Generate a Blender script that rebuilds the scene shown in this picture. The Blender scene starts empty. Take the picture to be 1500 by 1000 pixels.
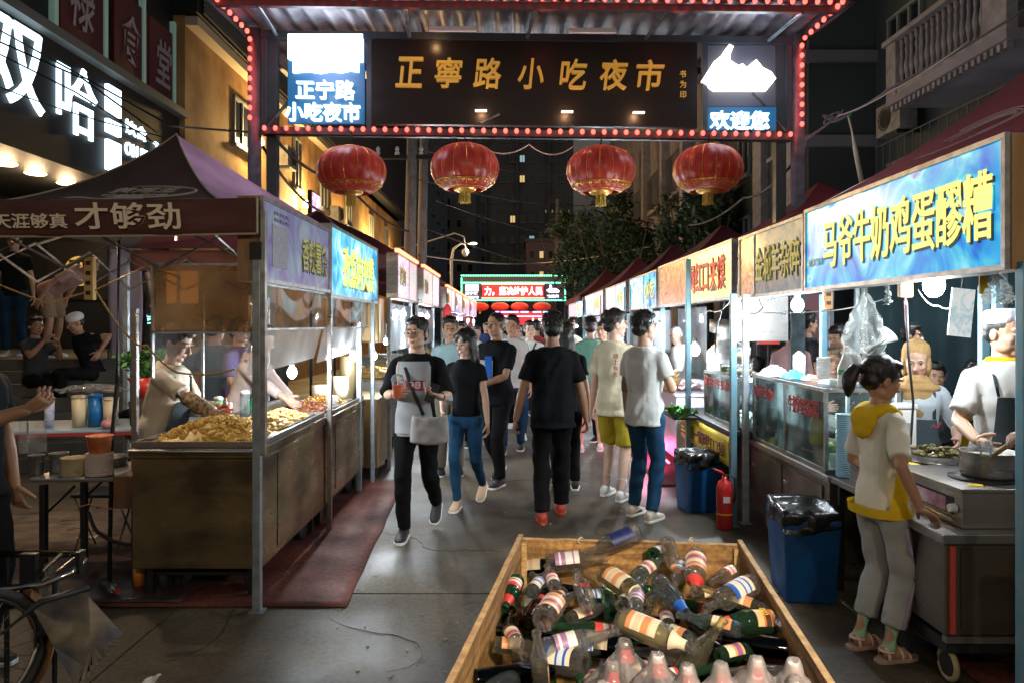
import bpy, math, random
import numpy as np
from mathutils import Vector as V, Matrix as M, noise
R = math.radians
rnd = random.Random(11)
SC = bpy.context.scene
COL = SC.collection
F, HC = 1050.0, 1.65            # focal length in photograph pixels, eye height

# ------------------------------------------------------------ camera, night sky, exposure
cam = bpy.data.cameras.new('camera')
cam.lens = 36 * F / 1500; cam.sensor_width = 36; cam.shift_y = -25 / 1500
cam.clip_start = 0.05; cam.clip_end = 800
camo = bpy.data.objects.new('camera', cam); COL.objects.link(camo)
camo.location = (0, 0, HC); camo.rotation_euler = (R(90), 0, 0)
SC.camera = camo
wd = bpy.data.worlds.new('World'); SC.world = wd; wd.use_nodes = True
wn = wd.node_tree.nodes; bg = wn['Background']
sky = wn.new('ShaderNodeTexSky'); sky.sky_type = 'NISHITA'; sky.sun_disc = False
sky.sun_elevation = R(-3); sky.sun_rotation = R(200); sky.air_density = 1.5
gl_ = wn.new('ShaderNodeVectorMath'); gl_.operation = 'ADD'; gl_.inputs[1].default_value = (.010, .024, .028)
wd.node_tree.links.new(sky.outputs[0], gl_.inputs[0]); wd.node_tree.links.new(gl_.outputs[0], bg.inputs[0])   # faint teal city glow; bg.inputs[1].default_value = 0.15
SC.view_settings.view_transform = 'Standard'; SC.view_settings.look = 'None'
SC.view_settings.gamma = 1; SC.view_settings.use_curve_mapping = False
SC.view_settings.exposure = 0.40
SC.render.engine = 'CYCLES'
SC.cycles.use_denoising = True
SC.cycles.sample_clamp_indirect = 4
SC.cycles.sample_clamp_direct = 40
SC.cycles.max_bounces = 8; SC.cycles.transmission_bounces = 8; SC.cycles.transparent_max_bounces = 14
SC.cycles.caustics_refractive = False; SC.cycles.caustics_reflective = False

def P(px, py, Y): return V(((px - 750) / F * Y, Y, HC - (py - 475) / F * Y))
def G(px, py, z=0.0):
    Y = (HC - z) * F / (py - 475); return V(((px - 750) / F * Y, Y, z))

# ------------------------------------------------------------ materials
MATS = {}
def mat(name, col=(.5, .5, .5), rough=.5, metal=0.0, col2=None, scale=6.0, stretch=(1, 1, 1), bump=0.0, bscale=60.0,
        emit=None, es=0.0, trans=0.0, ior=1.45, alpha=1.0, rvar=0.0, thr=(.35, .65), coat=0.0, sss=0.0, sheen=0.0, detail=5.0, spec=.5):
    if name in MATS: return MATS[name]
    m = bpy.data.materials.new(name); m.use_nodes = True; MATS[name] = m
    nt = m.node_tree; n = nt.nodes; b = n['Principled BSDF']; L = nt.links.new
    b.inputs['Base Color'].default_value = (*col, 1); b.inputs['Roughness'].default_value = rough
    b.inputs['Metallic'].default_value = metal; b.inputs['IOR'].default_value = ior
    b.inputs['Transmission Weight'].default_value = trans; b.inputs['Alpha'].default_value = alpha
    b.inputs['Coat Weight'].default_value = coat; b.inputs['Specular IOR Level'].default_value = spec; b.inputs['Sheen Weight'].default_value = sheen
    if sss: b.inputs['Subsurface Weight'].default_value = sss; b.inputs['Subsurface Scale'].default_value = .01
    if emit:
        b.inputs['Emission Color'].default_value = (*emit, 1); b.inputs['Emission Strength'].default_value = es
    if col2 or bump or rvar:
        tc = n.new('ShaderNodeTexCoord'); mp = n.new('ShaderNodeMapping'); mp.inputs['Scale'].default_value = stretch
        L(tc.outputs['Object'], mp.inputs[0])
        nz = n.new('ShaderNodeTexNoise'); nz.inputs['Scale'].default_value = scale; nz.inputs['Detail'].default_value = detail
        L(mp.outputs[0], nz.inputs['Vector'])
        if col2:
            r = n.new('ShaderNodeValToRGB'); r.color_ramp.elements[0].position = thr[0]; r.color_ramp.elements[1].position = thr[1]
            r.color_ramp.elements[0].color = (*col, 1); r.color_ramp.elements[1].color = (*col2, 1)
            L(nz.outputs[0], r.inputs[0]); L(r.outputs[0], b.inputs['Base Color'])
        if rvar:
            mr = n.new('ShaderNodeMapRange'); mr.inputs[1].default_value = .3; mr.inputs[2].default_value = .7
            mr.inputs[3].default_value = max(.02, rough - rvar); mr.inputs[4].default_value = min(1, rough + rvar)
            L(nz.outputs[0], mr.inputs[0]); L(mr.outputs[0], b.inputs['Roughness'])
        if bump:
            nb = n.new('ShaderNodeTexNoise'); nb.inputs['Scale'].default_value = bscale; nb.inputs['Detail'].default_value = 4
            L(mp.outputs[0], nb.inputs['Vector'])
            bp = n.new('ShaderNodeBump'); bp.inputs['Strength'].default_value = bump; bp.inputs['Distance'].default_value = .01
            L(nb.outputs[0], bp.inputs['Height']); L(bp.outputs[0], b.inputs['Normal'])
    return m
def glow(name, col, s):
    m = mat(name, (.02, .02, .02), emit=col, es=s); return m
def art(name, stops, scale=3.0, es=0.0, rough=.25, stretch=(1, 1, 1), dist=1.5):
    """printed artwork: cloudy colours along a ramp; es > 0 = glow of backlit or brightened print"""
    m = mat(name, rough=rough); nt = m.node_tree; n = nt.nodes; b = n['Principled BSDF']; L = nt.links.new
    tc = n.new('ShaderNodeTexCoord'); mp = n.new('ShaderNodeMapping'); mp.inputs['Scale'].default_value = stretch
    nz = n.new('ShaderNodeTexNoise'); nz.inputs['Scale'].default_value = scale; nz.inputs['Distortion'].default_value = dist; nz.inputs['Detail'].default_value = 6
    r = n.new('ShaderNodeValToRGB'); e = r.color_ramp.elements
    while len(e) < len(stops): e.new(.5)
    for i, s in enumerate(stops):
        e[i].position = .25 + .5 * i / (len(stops) - 1); e[i].color = (*s, 1)
    L(tc.outputs['Object'], mp.inputs[0]); L(mp.outputs[0], nz.inputs['Vector']); L(nz.outputs[0], r.inputs[0])
    L(r.outputs[0], b.inputs['Base Color'])
    if es: L(r.outputs[0], b.inputs['Emission Color']); b.inputs['Emission Strength'].default_value = es
    return m
def clear(name, tint=(.95, .97, .97), haze=0.0, hcol=(.8, .85, .9), fres=1.45, var=0.0, hscale=4.0, rough=.03):
    """thin clear sheet: tinted transparency, fresnel reflection and an optional milky share"""
    if name in MATS: return MATS[name]
    m = bpy.data.materials.new(name); m.use_nodes = True; MATS[name] = m
    nt = m.node_tree; n = nt.nodes; L = nt.links.new; n.remove(n['Principled BSDF']); out = n['Material Output']
    tr = n.new('ShaderNodeBsdfTransparent'); tr.inputs[0].default_value = (*tint, 1)
    gl = n.new('ShaderNodeBsdfGlossy'); gl.inputs['Roughness'].default_value = rough
    fr = n.new('ShaderNodeFresnel'); fr.inputs[0].default_value = fres
    mx = n.new('ShaderNodeMixShader'); L(fr.outputs[0], mx.inputs[0]); L(tr.outputs[0], mx.inputs[1]); L(gl.outputs[0], mx.inputs[2])
    last = mx
    if haze:
        df = n.new('ShaderNodeBsdfDiffuse'); df.inputs[0].default_value = (*hcol, 1)
        tl = n.new('ShaderNodeBsdfTranslucent'); tl.inputs[0].default_value = (*hcol, 1)
        ad = n.new('ShaderNodeMixShader'); ad.inputs[0].default_value = .5; L(df.outputs[0], ad.inputs[1]); L(tl.outputs[0], ad.inputs[2])
        m2 = n.new('ShaderNodeMixShader'); m2.inputs[0].default_value = haze
        if var:
            tc = n.new('ShaderNodeTexCoord'); nz = n.new('ShaderNodeTexNoise'); nz.inputs['Scale'].default_value = hscale; nz.inputs['Detail'].default_value = 6
            mr = n.new('ShaderNodeMapRange'); mr.inputs[1].default_value = .3; mr.inputs[2].default_value = .7
            mr.inputs[3].default_value = max(0, haze - var); mr.inputs[4].default_value = min(1, haze + var)
            L(tc.outputs['Object'], nz.inputs['Vector']); L(nz.outputs[0], mr.inputs[0]); L(mr.outputs[0], m2.inputs[0])
        L(mx.outputs[0], m2.inputs[1]); L(ad.outputs[0], m2.inputs[2]); last = m2
    L(last.outputs[0], out.inputs[0]); return m

# ------------------------------------------------------------ mesh builder
def frame(d, up=V((0, 0, 1))):
    d = V(d).normalized(); s = d.cross(up)
    if s.length < 1e-4: s = d.cross(V((0, 1, 0)))
    s.normalize(); return s, s.cross(d).normalized(), d
class MB:
    def __init__(s): s.v = []; s.f = []; s.mi = []; s.cur = 0
    def add(s, vs, fs, T=None):
        o = len(s.v)
        s.v += [tuple(T @ V(v)) if T else tuple(v) for v in vs]
        s.f += [tuple(i + o for i in f) for f in fs]; s.mi += [s.cur] * len(fs); return s
    def box(s, c, d, rot=None, taper=1.0):
        x, y, z = d[0] / 2, d[1] / 2, d[2] / 2; t = taper
        vs = [(-x, -y, -z), (x, -y, -z), (x, y, -z), (-x, y, -z), (-x * t, -y * t, z), (x * t, -y * t, z), (x * t, y * t, z), (-x * t, y * t, z)]
        T = M.Translation(c) @ (rot if rot else M.Identity(4))
        return s.add(vs, [(0, 3, 2, 1), (4, 5, 6, 7), (0, 1, 5, 4), (1, 2, 6, 5), (2, 3, 7, 6), (3, 0, 4, 7)], T)
    def b2(s, a, b):
        return s.box([(a[i] + b[i]) / 2 for i in range(3)], [abs(b[i] - a[i]) for i in range(3)])
    def tube(s, pts, r, n=8, cap='flat', sq=1.0, side=None, closed=False):
        pts = [V(p) for p in pts]; k = len(pts); r = list(r) if hasattr(r, '__len__') else [r] * k
        if cap == 'round':
            a, b = (pts[0] - pts[1]).normalized(), (pts[-1] - pts[-2]).normalized()
            pts = [pts[0] + a * r[0] * .85, pts[0] + a * r[0] * .5] + pts + [pts[-1] + b * r[-1] * .5, pts[-1] + b * r[-1] * .85]
            r = [r[0] * .45, r[0] * .85] + r + [r[-1] * .85, r[-1] * .45]; k += 4
        sd = V(side) if side is not None else None; rings = []; up = None
        for i in range(k):
            if closed: t = (pts[(i + 1) % k] - pts[i - 1]).normalized()
            else: t = (pts[min(i + 1, k - 1)] - pts[max(i - 1, 0)]).normalized()
            if sd is not None:
                a = (sd - t * sd.dot(t)).normalized(); b = t.cross(a)
            elif up is None:
                a, b, _ = frame(t)
            else:
                a = (up - t * up.dot(t)).normalized(); b = t.cross(a)
            up = a
            rings.append([pts[i] + a * math.cos(2 * math.pi * j / n) * r[i] + b * math.sin(2 * math.pi * j / n) * r[i] * sq for j in range(n)])
        vs = [v for q in rings for v in q]; fs = []
        for i in range(k if closed else k - 1):
            i2 = (i + 1) % k
            for j in range(n): fs.append((i * n + j, i * n + (j + 1) % n, i2 * n + (j + 1) % n, i2 * n + j))
        if not closed: fs += [tuple(range(n))[::-1], tuple((k - 1) * n + j for j in range(n))]
        return s.add(vs, fs)
    def lathe(s, prof, n=16, T=None, closed=True):
        """prof: (radius, z) from bottom to top"""
        vs = []; fs = []; k = len(prof)
        for r, z in prof: vs += [(r * math.cos(2 * math.pi * j / n), r * math.sin(2 * math.pi * j / n), z) for j in range(n)]
        for i in range(k - 1):
            for j in range(n): fs.append((i * n + j, i * n + (j + 1) % n, (i + 1) * n + (j + 1) % n, (i + 1) * n + j))
        if closed: fs += [tuple(range(n))[::-1], tuple((k - 1) * n + j for j in range(n))]
        return s.add(vs, fs, T)
    def ell(s, c, r, n=14, m=9, T=None):
        vs = [(c[0], c[1], c[2] - r[2])]; fs = []
        for i in range(1, m):
            a = -math.pi / 2 + math.pi * i / m
            for j in range(n):
                b = 2 * math.pi * j / n; vs.append((c[0] + r[0] * math.cos(a) * math.cos(b), c[1] + r[1] * math.cos(a) * math.sin(b), c[2] + r[2] * math.sin(a)))
        vs.append((c[0], c[1], c[2] + r[2])); e = len(vs) - 1
        for j in range(n):
            fs.append((0, 1 + (j + 1) % n, 1 + j)); fs.append((e, e - n + j, e - n + (j + 1) % n))
            for i in range(m - 2):
                o = 1 + i * n; fs.append((o + j, o + (j + 1) % n, o + n + (j + 1) % n, o + n + j))
        return s.add(vs, fs, T)
    def loft(s, rings):
        """rings: lists of the same number of points, closed with caps"""
        n = len(rings[0]); vs = [p for q in rings for p in q]; fs = []
        for i in range(len(rings) - 1):
            for j in range(n): fs.append((i * n + j, i * n + (j + 1) % n, (i + 1) * n + (j + 1) % n, (i + 1) * n + j))
        fs += [tuple(range(n))[::-1], tuple((len(rings) - 1) * n + j for j in range(n))]
        return s.add(vs, fs)
    def prism(s, poly, T, d):
        """2-D outline extruded by d along local z"""
        n = len(poly); vs = [(x, y, 0) for x, y in poly] + [(x, y, d) for x, y in poly]
        fs = [tuple(range(n))[::-1], tuple(range(n, 2 * n))] + [(i, (i + 1) % n, n + (i + 1) % n, n + i) for i in range(n)]
        return s.add(vs, fs, T)
    def grid(s, fn, nu, nv, thick=0.0, closed_u=False):
        vs = []; fs = []
        for i in range(nu + 1):
            for j in range(nv + 1): vs.append(fn(i / nu, j / nv))
        w = nv + 1
        for i in range(nu):
            for j in range(nv): fs.append((i * w + j, (i + 1) * w + j, (i + 1) * w + j + 1, i * w + j + 1))
        return s.add(vs, fs)
    def build(s, name, m, parent=None, smooth=False, bevel=0, solid=0, loc=None):
        me = bpy.data.meshes.new(name); me.from_pydata(s.v, [], s.f)
        for q in (m if isinstance(m, (list, tuple)) else [m]): me.materials.append(q)
        if isinstance(m, (list, tuple)) and len(m) > 1: me.polygons.foreach_set('material_index', s.mi)
        if smooth: me.polygons.foreach_set('use_smooth', [True] * len(s.f))
        me.update(); o = bpy.data.objects.new(name, me); COL.objects.link(o)
        if parent: o.parent = parent
        if loc: o.location = loc
        if solid: q = o.modifiers.new('t', 'SOLIDIFY'); q.thickness = solid; q.offset = 0
        if bevel: q = o.modifiers.new('b', 'BEVEL'); q.width = bevel; q.segments = 2; q.limit_method = 'ANGLE'
        return o
def tag(o, label=None, cat=None, group=None, kind=None):
    if label: o['label'] = label
    if cat: o['category'] = cat
    if group: o['group'] = group
    if kind: o['kind'] = kind
    return o
LABELS = {}
def thing(name, label, cat, loc=(0, 0, 0), rz=0, group=None):
    o = bpy.data.objects.new(name, None); COL.objects.link(o); o.location = loc; o.rotation_euler = (0, 0, rz)
    o.empty_display_size = .1
    return tag(o, label, cat, group)
def bx(name, a, b, m, parent=None, bevel=0): return MB().b2(a, b).build(name, m, parent, bevel=bevel)
def copy_tree(o, label=None, parent=None):
    c = o.copy(); COL.objects.link(c)
    if parent: c.parent = parent
    if label: c['label'] = label
    for ch in list(o.children): copy_tree(ch, None, c)
    return c
def piece(o, parent, loc=None):
    c = o.copy(); COL.objects.link(c); c.parent = parent
    if loc is not None: c.location = loc
    return c
def lamp(name, loc, power, col=(1, 1, 1), r=.04, parent=None, kind='POINT', rot=None, spot=None):
    l = bpy.data.lights.new(name, kind); l.energy = power; l.color = col
    if kind != 'AREA': l.shadow_soft_size = r
    else: l.size = r
    if spot: l.spot_size = spot; l.spot_blend = .6
    o = bpy.data.objects.new(name, l); COL.objects.link(o); o.location = loc
    if rot: o.rotation_euler = rot
    if parent: o.parent = parent
    return o
# scratch scene in which modifiers and text are evaluated
TMP = bpy.data.scenes.new('scratch')
def evaluate(objs):
    for o in objs: TMP.collection.objects.link(o)
    with bpy.context.temp_override(scene=TMP, view_layer=TMP.view_layers[0]): dg = bpy.context.evaluated_depsgraph_get()
    dg.update()
    res = [bpy.data.meshes.new_from_object(o.evaluated_get(dg)) for o in objs]
    for o in objs:
        d = o.data; bpy.data.objects.remove(o)
        (bpy.data.meshes if isinstance(d, bpy.types.Mesh) else bpy.data.curves).remove(d)
    return res
TXT = {}
def text(body, name, m, parent, o, xd, up, h, w=None, ext=.004, bold=.012, shear=0.0):
    """flat lettering: o = lower left corner, xd / up = writing directions, h = character height, w = full width"""
    key = (body, round(ext / h, 3), bold, shear)
    if key not in TXT:
        c = bpy.data.curves.new('text', 'FONT'); c.body = body; c.size = 1; c.extrude = ext / h; c.offset = bold; c.resolution_u = 3; c.shear = shear
        TXT[key] = evaluate([bpy.data.objects.new('text', c)])[0]
    me = TXT[key].copy(); n = len(me.vertices); co = np.empty(n * 3, 'f'); me.vertices.foreach_get('co', co); co = co.reshape(-1, 3)
    mn, mx = co.min(0), co.max(0); xd = V(xd).normalized(); up = V(up).normalized(); nrm = xd.cross(up)
    sx = (w / (mx[0] - mn[0])) if w else h / (mx[1] - mn[1]); sy = h / (mx[1] - mn[1])
    u = (co[:, 0] - mn[0]) * sx; v = (co[:, 1] - mn[1]) * sy; z = (co[:, 2] - mn[2]) * h
    q = np.array(o)[None] + u[:, None] * np.array(xd)[None] + v[:, None] * np.array(up)[None] + z[:, None] * np.array(nrm)[None]
    me.vertices.foreach_set('co', q.astype('f').ravel()); me.materials.clear(); me.materials.append(m); me.update()
    ob = bpy.data.objects.new(name, me); COL.objects.link(ob)
    if parent: ob.parent = parent
    return ob

# common materials
STEEL = mat('brushed_steel', (.42, .42, .42), .34, .9, col2=(.30, .28, .25), scale=3, stretch=(1, 1, 6), rvar=.12, bump=.05, bscale=90)
STEEL_D = mat('worn_steel', (.22, .20, .17), .42, .85, col2=(.10, .08, .06), scale=2.2, stretch=(1, 1, 2), rvar=.15, bump=.12, bscale=25, thr=(.3, .7))
POSTM = mat('painted_steel_post', (.36, .42, .46), .4, .5, col2=(.22, .25, .27), scale=12, rvar=.1)
POSTB = mat('blue_steel_post', (.10, .28, .38), .4, .4, col2=(.2, .3, .34), scale=9)
BLACKM = mat('black_metal', (.02, .022, .024), .5, .3, bump=.1)
BLACKP = mat('black_plastic', (.012, .013, .014), .35)
CABLE = mat('black_cable', (.015, .015, .016), .6)
CABLEW = mat('white_cable', (.55, .52, .45), .5)
WHITEP = mat('white_plastic', (.75, .76, .75), .4)
def lucent(m, col, f):
    """thin cloth that lets light through from behind"""
    nt = m.node_tree; n = nt.nodes; L = nt.links.new; t = n.new('ShaderNodeBsdfTranslucent'); t.inputs[0].default_value = (*col, 1); x = n.new('ShaderNodeMixShader'); x.inputs[0].default_value = f
    L(n['Principled BSDF'].outputs[0], x.inputs[1]); L(t.outputs[0], x.inputs[2]); L(x.outputs[0], n['Material Output'].inputs[0]); return m
REDCLOTH = lucent(mat('red_tent_cloth', (.10, .018, .022), .8, col2=(.06, .011, .015), scale=3, bump=.15, bscale=20), (.24, .03, .04), .18)
PLEXI = clear('clear_plexiglass', (.93, .95, .95), haze=.05, var=.05, hscale=5)
PLEXIF = clear('steamed_plexiglass', (.9, .93, .95), haze=.55, var=.2, hscale=3)
GLASSC = clear('display_glass', (.88, .95, .94), haze=.04, hcol=(.7, .85, .85), var=.04, hscale=8)
BULBW = glow('white_bulb', (.86, .94, 1.0), 45)
BULBY = glow('warm_bulb', (1.0, .72, .35), 30)

def glass(name, col, thin=.3, rough=.02, bright_haze=.0):  # last argument: pale diffuse share put in to brighten the bottles
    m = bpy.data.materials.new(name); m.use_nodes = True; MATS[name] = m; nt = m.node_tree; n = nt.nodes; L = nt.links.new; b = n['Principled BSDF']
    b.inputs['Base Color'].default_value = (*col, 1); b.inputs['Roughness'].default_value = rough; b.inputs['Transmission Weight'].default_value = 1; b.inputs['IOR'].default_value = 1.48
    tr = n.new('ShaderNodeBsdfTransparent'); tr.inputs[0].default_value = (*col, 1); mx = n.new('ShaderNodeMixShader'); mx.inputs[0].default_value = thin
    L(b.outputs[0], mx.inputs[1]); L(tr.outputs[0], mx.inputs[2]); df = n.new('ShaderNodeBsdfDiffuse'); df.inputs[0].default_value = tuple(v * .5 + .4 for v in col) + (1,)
    m2 = n.new('ShaderNodeMixShader'); m2.inputs[0].default_value = bright_haze; L(mx.outputs[0], m2.inputs[1]); L(df.outputs[0], m2.inputs[2]); L(m2.outputs[0], n['Material Output'].inputs[0]); return m

# ------------------------------------------------------------ people
def remeshed(jobs):
    """jobs: (MB, voxel, smooth steps) -> [(coords, quads)]"""
    obs = []
    for mb, vs, sm in jobs:
        me = bpy.data.meshes.new('j'); me.from_pydata(mb.v, [], mb.f); o = bpy.data.objects.new('j', me)
        q = o.modifiers.new('r', 'REMESH'); q.mode = 'VOXEL'; q.voxel_size = vs
        if sm: q = o.modifiers.new('s', 'SMOOTH'); q.factor = .5; q.iterations = sm
        obs.append(o)
    out = []
    for me in evaluate(obs):
        n = len(me.vertices); co = np.empty(n * 3, 'f'); me.vertices.foreach_get('co', co)
        li = np.empty(len(me.loops), 'i'); me.loops.foreach_get('vertex_index', li)
        no = np.empty(n * 3, 'f'); me.vertices.foreach_get('normal', no)
        out.append([co.reshape(-1, 3), li.reshape(-1, 4), no.reshape(-1, 3)]); bpy.data.meshes.remove(me)
    return out
def rawpart(mb):
    """MB -> (coords, list of faces)"""
    return [np.array(mb.v, 'f'), mb.f, None]
def fuse(name, parts, mats, parent):
    """parts: (coords, faces, material index per face or int) joined into one mesh object"""
    vs = []; fs = []; mi = []; o = 0
    for co, fa, m in parts:
        vs.append(co); fs += [tuple(int(i) + o for i in f) for f in fa]; o += len(co)
        mi += [m] * len(fa) if isinstance(m, int) else list(m)
    me = bpy.data.meshes.new(name); me.from_pydata(np.concatenate(vs).tolist(), [], fs)
    for q in mats: me.materials.append(q)
    me.polygons.foreach_set('material_index', mi); me.polygons.foreach_set('use_smooth', [True] * len(fs)); me.update()
    ob = bpy.data.objects.new(name, me); COL.objects.link(ob); ob.parent = parent
    return ob
def wrinkle(p, amp, sc=9, seed=0, zs=1.0):
    co, fa, no = p
    d = np.array([noise.noise(V((c[0] * sc + seed, c[1] * sc, c[2] * sc * zs))) + (.38 * math.sin(c[0] * 17 + c[2] * 24 + 11 * noise.noise(V((c[0] * 3.5 + seed, c[1] * 3.5, c[2] * 2.2)))) if sc < 12 else 0) + .5 * abs(noise.noise(V((c[0] * sc * 2.3, c[1] * sc * 2.3 + seed, c[2] * sc * 1.7)))) for c in co.tolist()], 'f')
    p[0] = co + no * (d * amp)[:, None]; return p
def ik(a, t, l1, l2, hint):
    a = V(a); t = V(t); d = t - a; L = d.length
    if L > (l1 + l2) * .998: t = a + d.normalized() * (l1 + l2) * .998; d = t - a; L = d.length
    if L < .08: L = .08
    x = (l1 * l1 - l2 * l2 + L * L) / (2 * L); h = math.sqrt(max(0, l1 * l1 - x * x)); dn = d.normalized()
    hv = V(hint); hv = (hv - dn * hv.dot(dn))
    hv = hv.normalized() if hv.length > 1e-4 else V((0, 1, 0))
    return a + dn * x + hv * h, t
SKIN = {k: mat('skin_' + k, c, .48, col2=tuple(v * .86 for v in c), scale=14, bump=.05, bscale=120, sss=.08) for k, c in
        dict(light=(.60, .38, .28), mid=(.50, .29, .19), tan=(.38, .20, .12)).items()}
LIP = mat('lips', (.38, .12, .10), .4); BROW = mat('eyebrow_hair', (.02, .014, .012), .7); EYEW = mat('eye_white', (.62, .6, .57), .2); IRIS = mat('iris', (.012, .008, .006), .1)
HAIR = mat('black_hair', (.007, .006, .006), .42, col2=(.016, .013, .011), scale=60, stretch=(1, 1, .12), bump=.5, bscale=120)
HAIRG = mat('greying_light_hair', (.30, .23, .14), .45, col2=(.14, .10, .07), scale=50, stretch=(1, 1, .2), bump=.5, bscale=120)
def cloth(name, c=(.5, .5, .5), c2=None, rough=.88): return MATS.get(name) or mat(name, c, rough, col2=c2 or tuple(v * .78 for v in c), scale=5, bump=.25, bscale=200, spec=.12)
def hand(mb, w, d, n, side, curl=.5, k=1.0, spread=.0, thumb=.8):
    """palm and five fingers: w wrist, d pointing direction, n the way the palm faces, side = thumb side vector"""
    d = V(d).normalized(); n = V(n); n = (n - d * n.dot(d)).normalized(); s = d.cross(n)
    if s.dot(V(side)) < 0: s = -s
    w = V(w)
    rings = []; sg = 1 if s.cross(n).dot(d) > 0 else -1
    for t, hw, th in ((-.02, .024, .019), (.015, .029, .017), (.05, .038, .015), (.08, .040, .013), (.093, .034, .010)):
        c = w + d * t * k; rings.append([c + s * math.cos(2 * math.pi * j / 12) * hw * k + n * math.sin(2 * math.pi * j / 12) * th * k * sg for j in range(12)])
    mb.loft(rings)
    for i, (o, L) in enumerate(((.0305, .070), (.0105, .079), (-.0100, .073), (-.0295, .057))):
        b = w + (d * .080 + s * o) * k; pts = [b]; dd = (d + s * (o * 3.5 * spread)).normalized(); a = curl * (1 + .12 * i)
        for q, fl in enumerate((.46, .30, .24)):
            ca, sa = math.cos(a * (.8 if q == 0 else 1)), math.sin(a * (.8 if q == 0 else 1)); nn = n
            perp = (nn - dd * nn.dot(dd)).normalized(); dd = (dd * ca + perp * sa).normalized(); pts.append(pts[-1] + dd * L * fl * k)
        mb.tube(pts, [.0092 * k, .0088 * k, .0080 * k, .0068 * k], 7, 'round')
    b = w + (d * .018 + s * .022) * k; dd = (d * .65 + s * .75 + n * .25).normalized(); pts = [b, b + dd * .034 * k]
    dd = (dd * .75 + d * .45 + n * .5 * thumb).normalized(); pts.append(pts[-1] + dd * .030 * k); dd = (dd + d * .3 + n * .3 * thumb).normalized(); pts.append(pts[-1] + dd * .024 * k)
    mb.tube(pts, [.015 * k, .012 * k, .0105 * k, .0085 * k], 7, 'round')
ELB = ((-.5, .8, 0), (.5, .8, 0))
def person(label, X, Y, H=1.7, rz=0.0, lean=0.0, sidel=0.0, hy=0.0, hp=0.0, z0=0.0, build=1.0, bust=0.0, seat=None,
           feet=((-.10, .02), (.10, .02)), knees=(0, -1, 0), Rw=(-.25, -.03, .78), Lw=(.25, -.03, .78), elb=ELB,
           curl=(.35, .35), hd=(None, None), hn=((1, 0, 0), (-1, 0, 0)), skin='mid', hair='short', hairm=None, shirt=None, sleeve=.62, hem=-.10, loose=1.0,
           pants=None, plen=1.0, ploose=1.0, shoes=None, sole=None, socks=None, q=1, glasses=False, group=None, lift=(0, 0), barefoot=False, extra=None, name='person'):
    """one figure facing -Y before rz; wrists, feet given in metres for a body of 1.72 m. q: 2 near, 1 middle, 0 far"""
    k = H / 1.72
    root = thing(name, label, 'person', (X, Y, z0), rz, group)
    vb = (.017, .0125, .009)[q] ; vh = (.010, .0068, .0048)[q]; vc = (.020, .0145, .011)[q]
    Lr, Sr = R(lean), R(sidel)
    build *= .93; loose = 1 + (loose - 1) * .6; ploose = .7 * ploose
    pz = .93 if seat is None else seat + .09
    pel = V((0, 0, pz)) * k
    u = (M.Rotation(Sr, 3, 'Y') @ M.Rotation(Lr, 3, 'X') @ V((0, 0, 1))); fw = (M.Rotation(Lr, 3, 'X') @ V((0, -1, 0))); xx = u.cross(fw) * -1
    if xx.x < 0: xx = -xx
    T = lambda s, lx=0, ld=0: pel + (u * s + xx * lx + fw * ld) * k
    def rings(tab, inf=0.0, n=20, e=.86):
        out = []
        for s, w, d, o in tab:
            w = (w * build + inf) ; d = (d * build + inf)
            rg = []
            for j in range(n):
                a = 2 * math.pi * j / n; ca, sa = math.cos(a), math.sin(a)
                rg.append(T(s, w * math.copysign(abs(ca) ** e, ca), o - d * math.copysign(abs(sa) ** e, sa)))
            out.append(rg)
        return out
    TOR = [(-.10, .11, .085, 0), (-.03, .150, .112, -.01), (.05, .148, .108, 0), (.14, .130, .098, .006), (.25, .140, .104, .006), (.36, .158, .112, .004), (.43, .165, .105, 0), (.485, .135, .082, -.006), (.53, .075, .060, -.012), (.56, .052, .052, -.012)]
    sh = [T(.445, -.163 * build, -.005), T(.445, .163 * build, -.005)]
    arms = []
    for i in (0, 1):
        wt = V((Rw, Lw)[i]) * k; hint = V(elb[i])
        if elb is ELB and wt.y < -.14 * k: hint = V((-.45 if i == 0 else .45, .25, -.9))
        e, w = ik(sh[i], wt, .285 * k, .255 * k, hint); arms.append((sh[i], e, w))
    hip = [T(-.02, -.085), T(-.02, .085)]; legs = []
    for i in (0, 1):
        fx, fy = feet[i][:2]; an = V((fx, fy, .085 + lift[i])) * k
        kn, an = ik(hip[i], an, .435 * k, .415 * k, V(knees)); legs.append((hip[i], kn, an))
    def mid(a, b, t): return a.lerp(b, t)
    # --- bare body
    B = MB(); B.loft(rings(TOR, -.012 if shirt else 0)); cs = .88 if shirt else 1; cp = .86 if pants else 1
    for a, e, w in arms:
        B.tube([a + (T(.40) - a) * .25, a, mid(a, e, .35), mid(a, e, .8), e, mid(e, w, .25), mid(e, w, .65), w], [v * k * (build * .5 + .5) for v in (.050 * cs, .052 * cs, .048 * cs, .040, .038, .040, .033, .027)], 12, 'round')
    for i, (a, e, w) in enumerate(legs):
        B.tube([a, mid(a, e, .3), mid(a, e, .85), e, mid(e, w, .28), mid(e, w, .7), w], [v * k * (build * .5 + .5) for v in (.082 * cp, .078 * cp, .056, .052, .056, .040, .034)], 12, 'round')
    # --- head and neck
    nb = T(.54, 0, -.01); hc = nb + (u * .8 + V((0, 0, .2))).normalized() * .150 * k + fw * .018 * k
    Rh = M.Rotation(R(hy), 3, 'Z') @ M.Rotation(R(hp) + Lr * .35, 3, 'X')
    hT = M.Translation(hc) @ Rh.to_4x4() @ M.Scale(k * (1.06 if H > 1.5 else 1.12), 4)
    inv = hT.inverted()
    Hd = MB(); E_ = lambda c, r: Hd.ell(c, r, 18, 12, hT)
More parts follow.
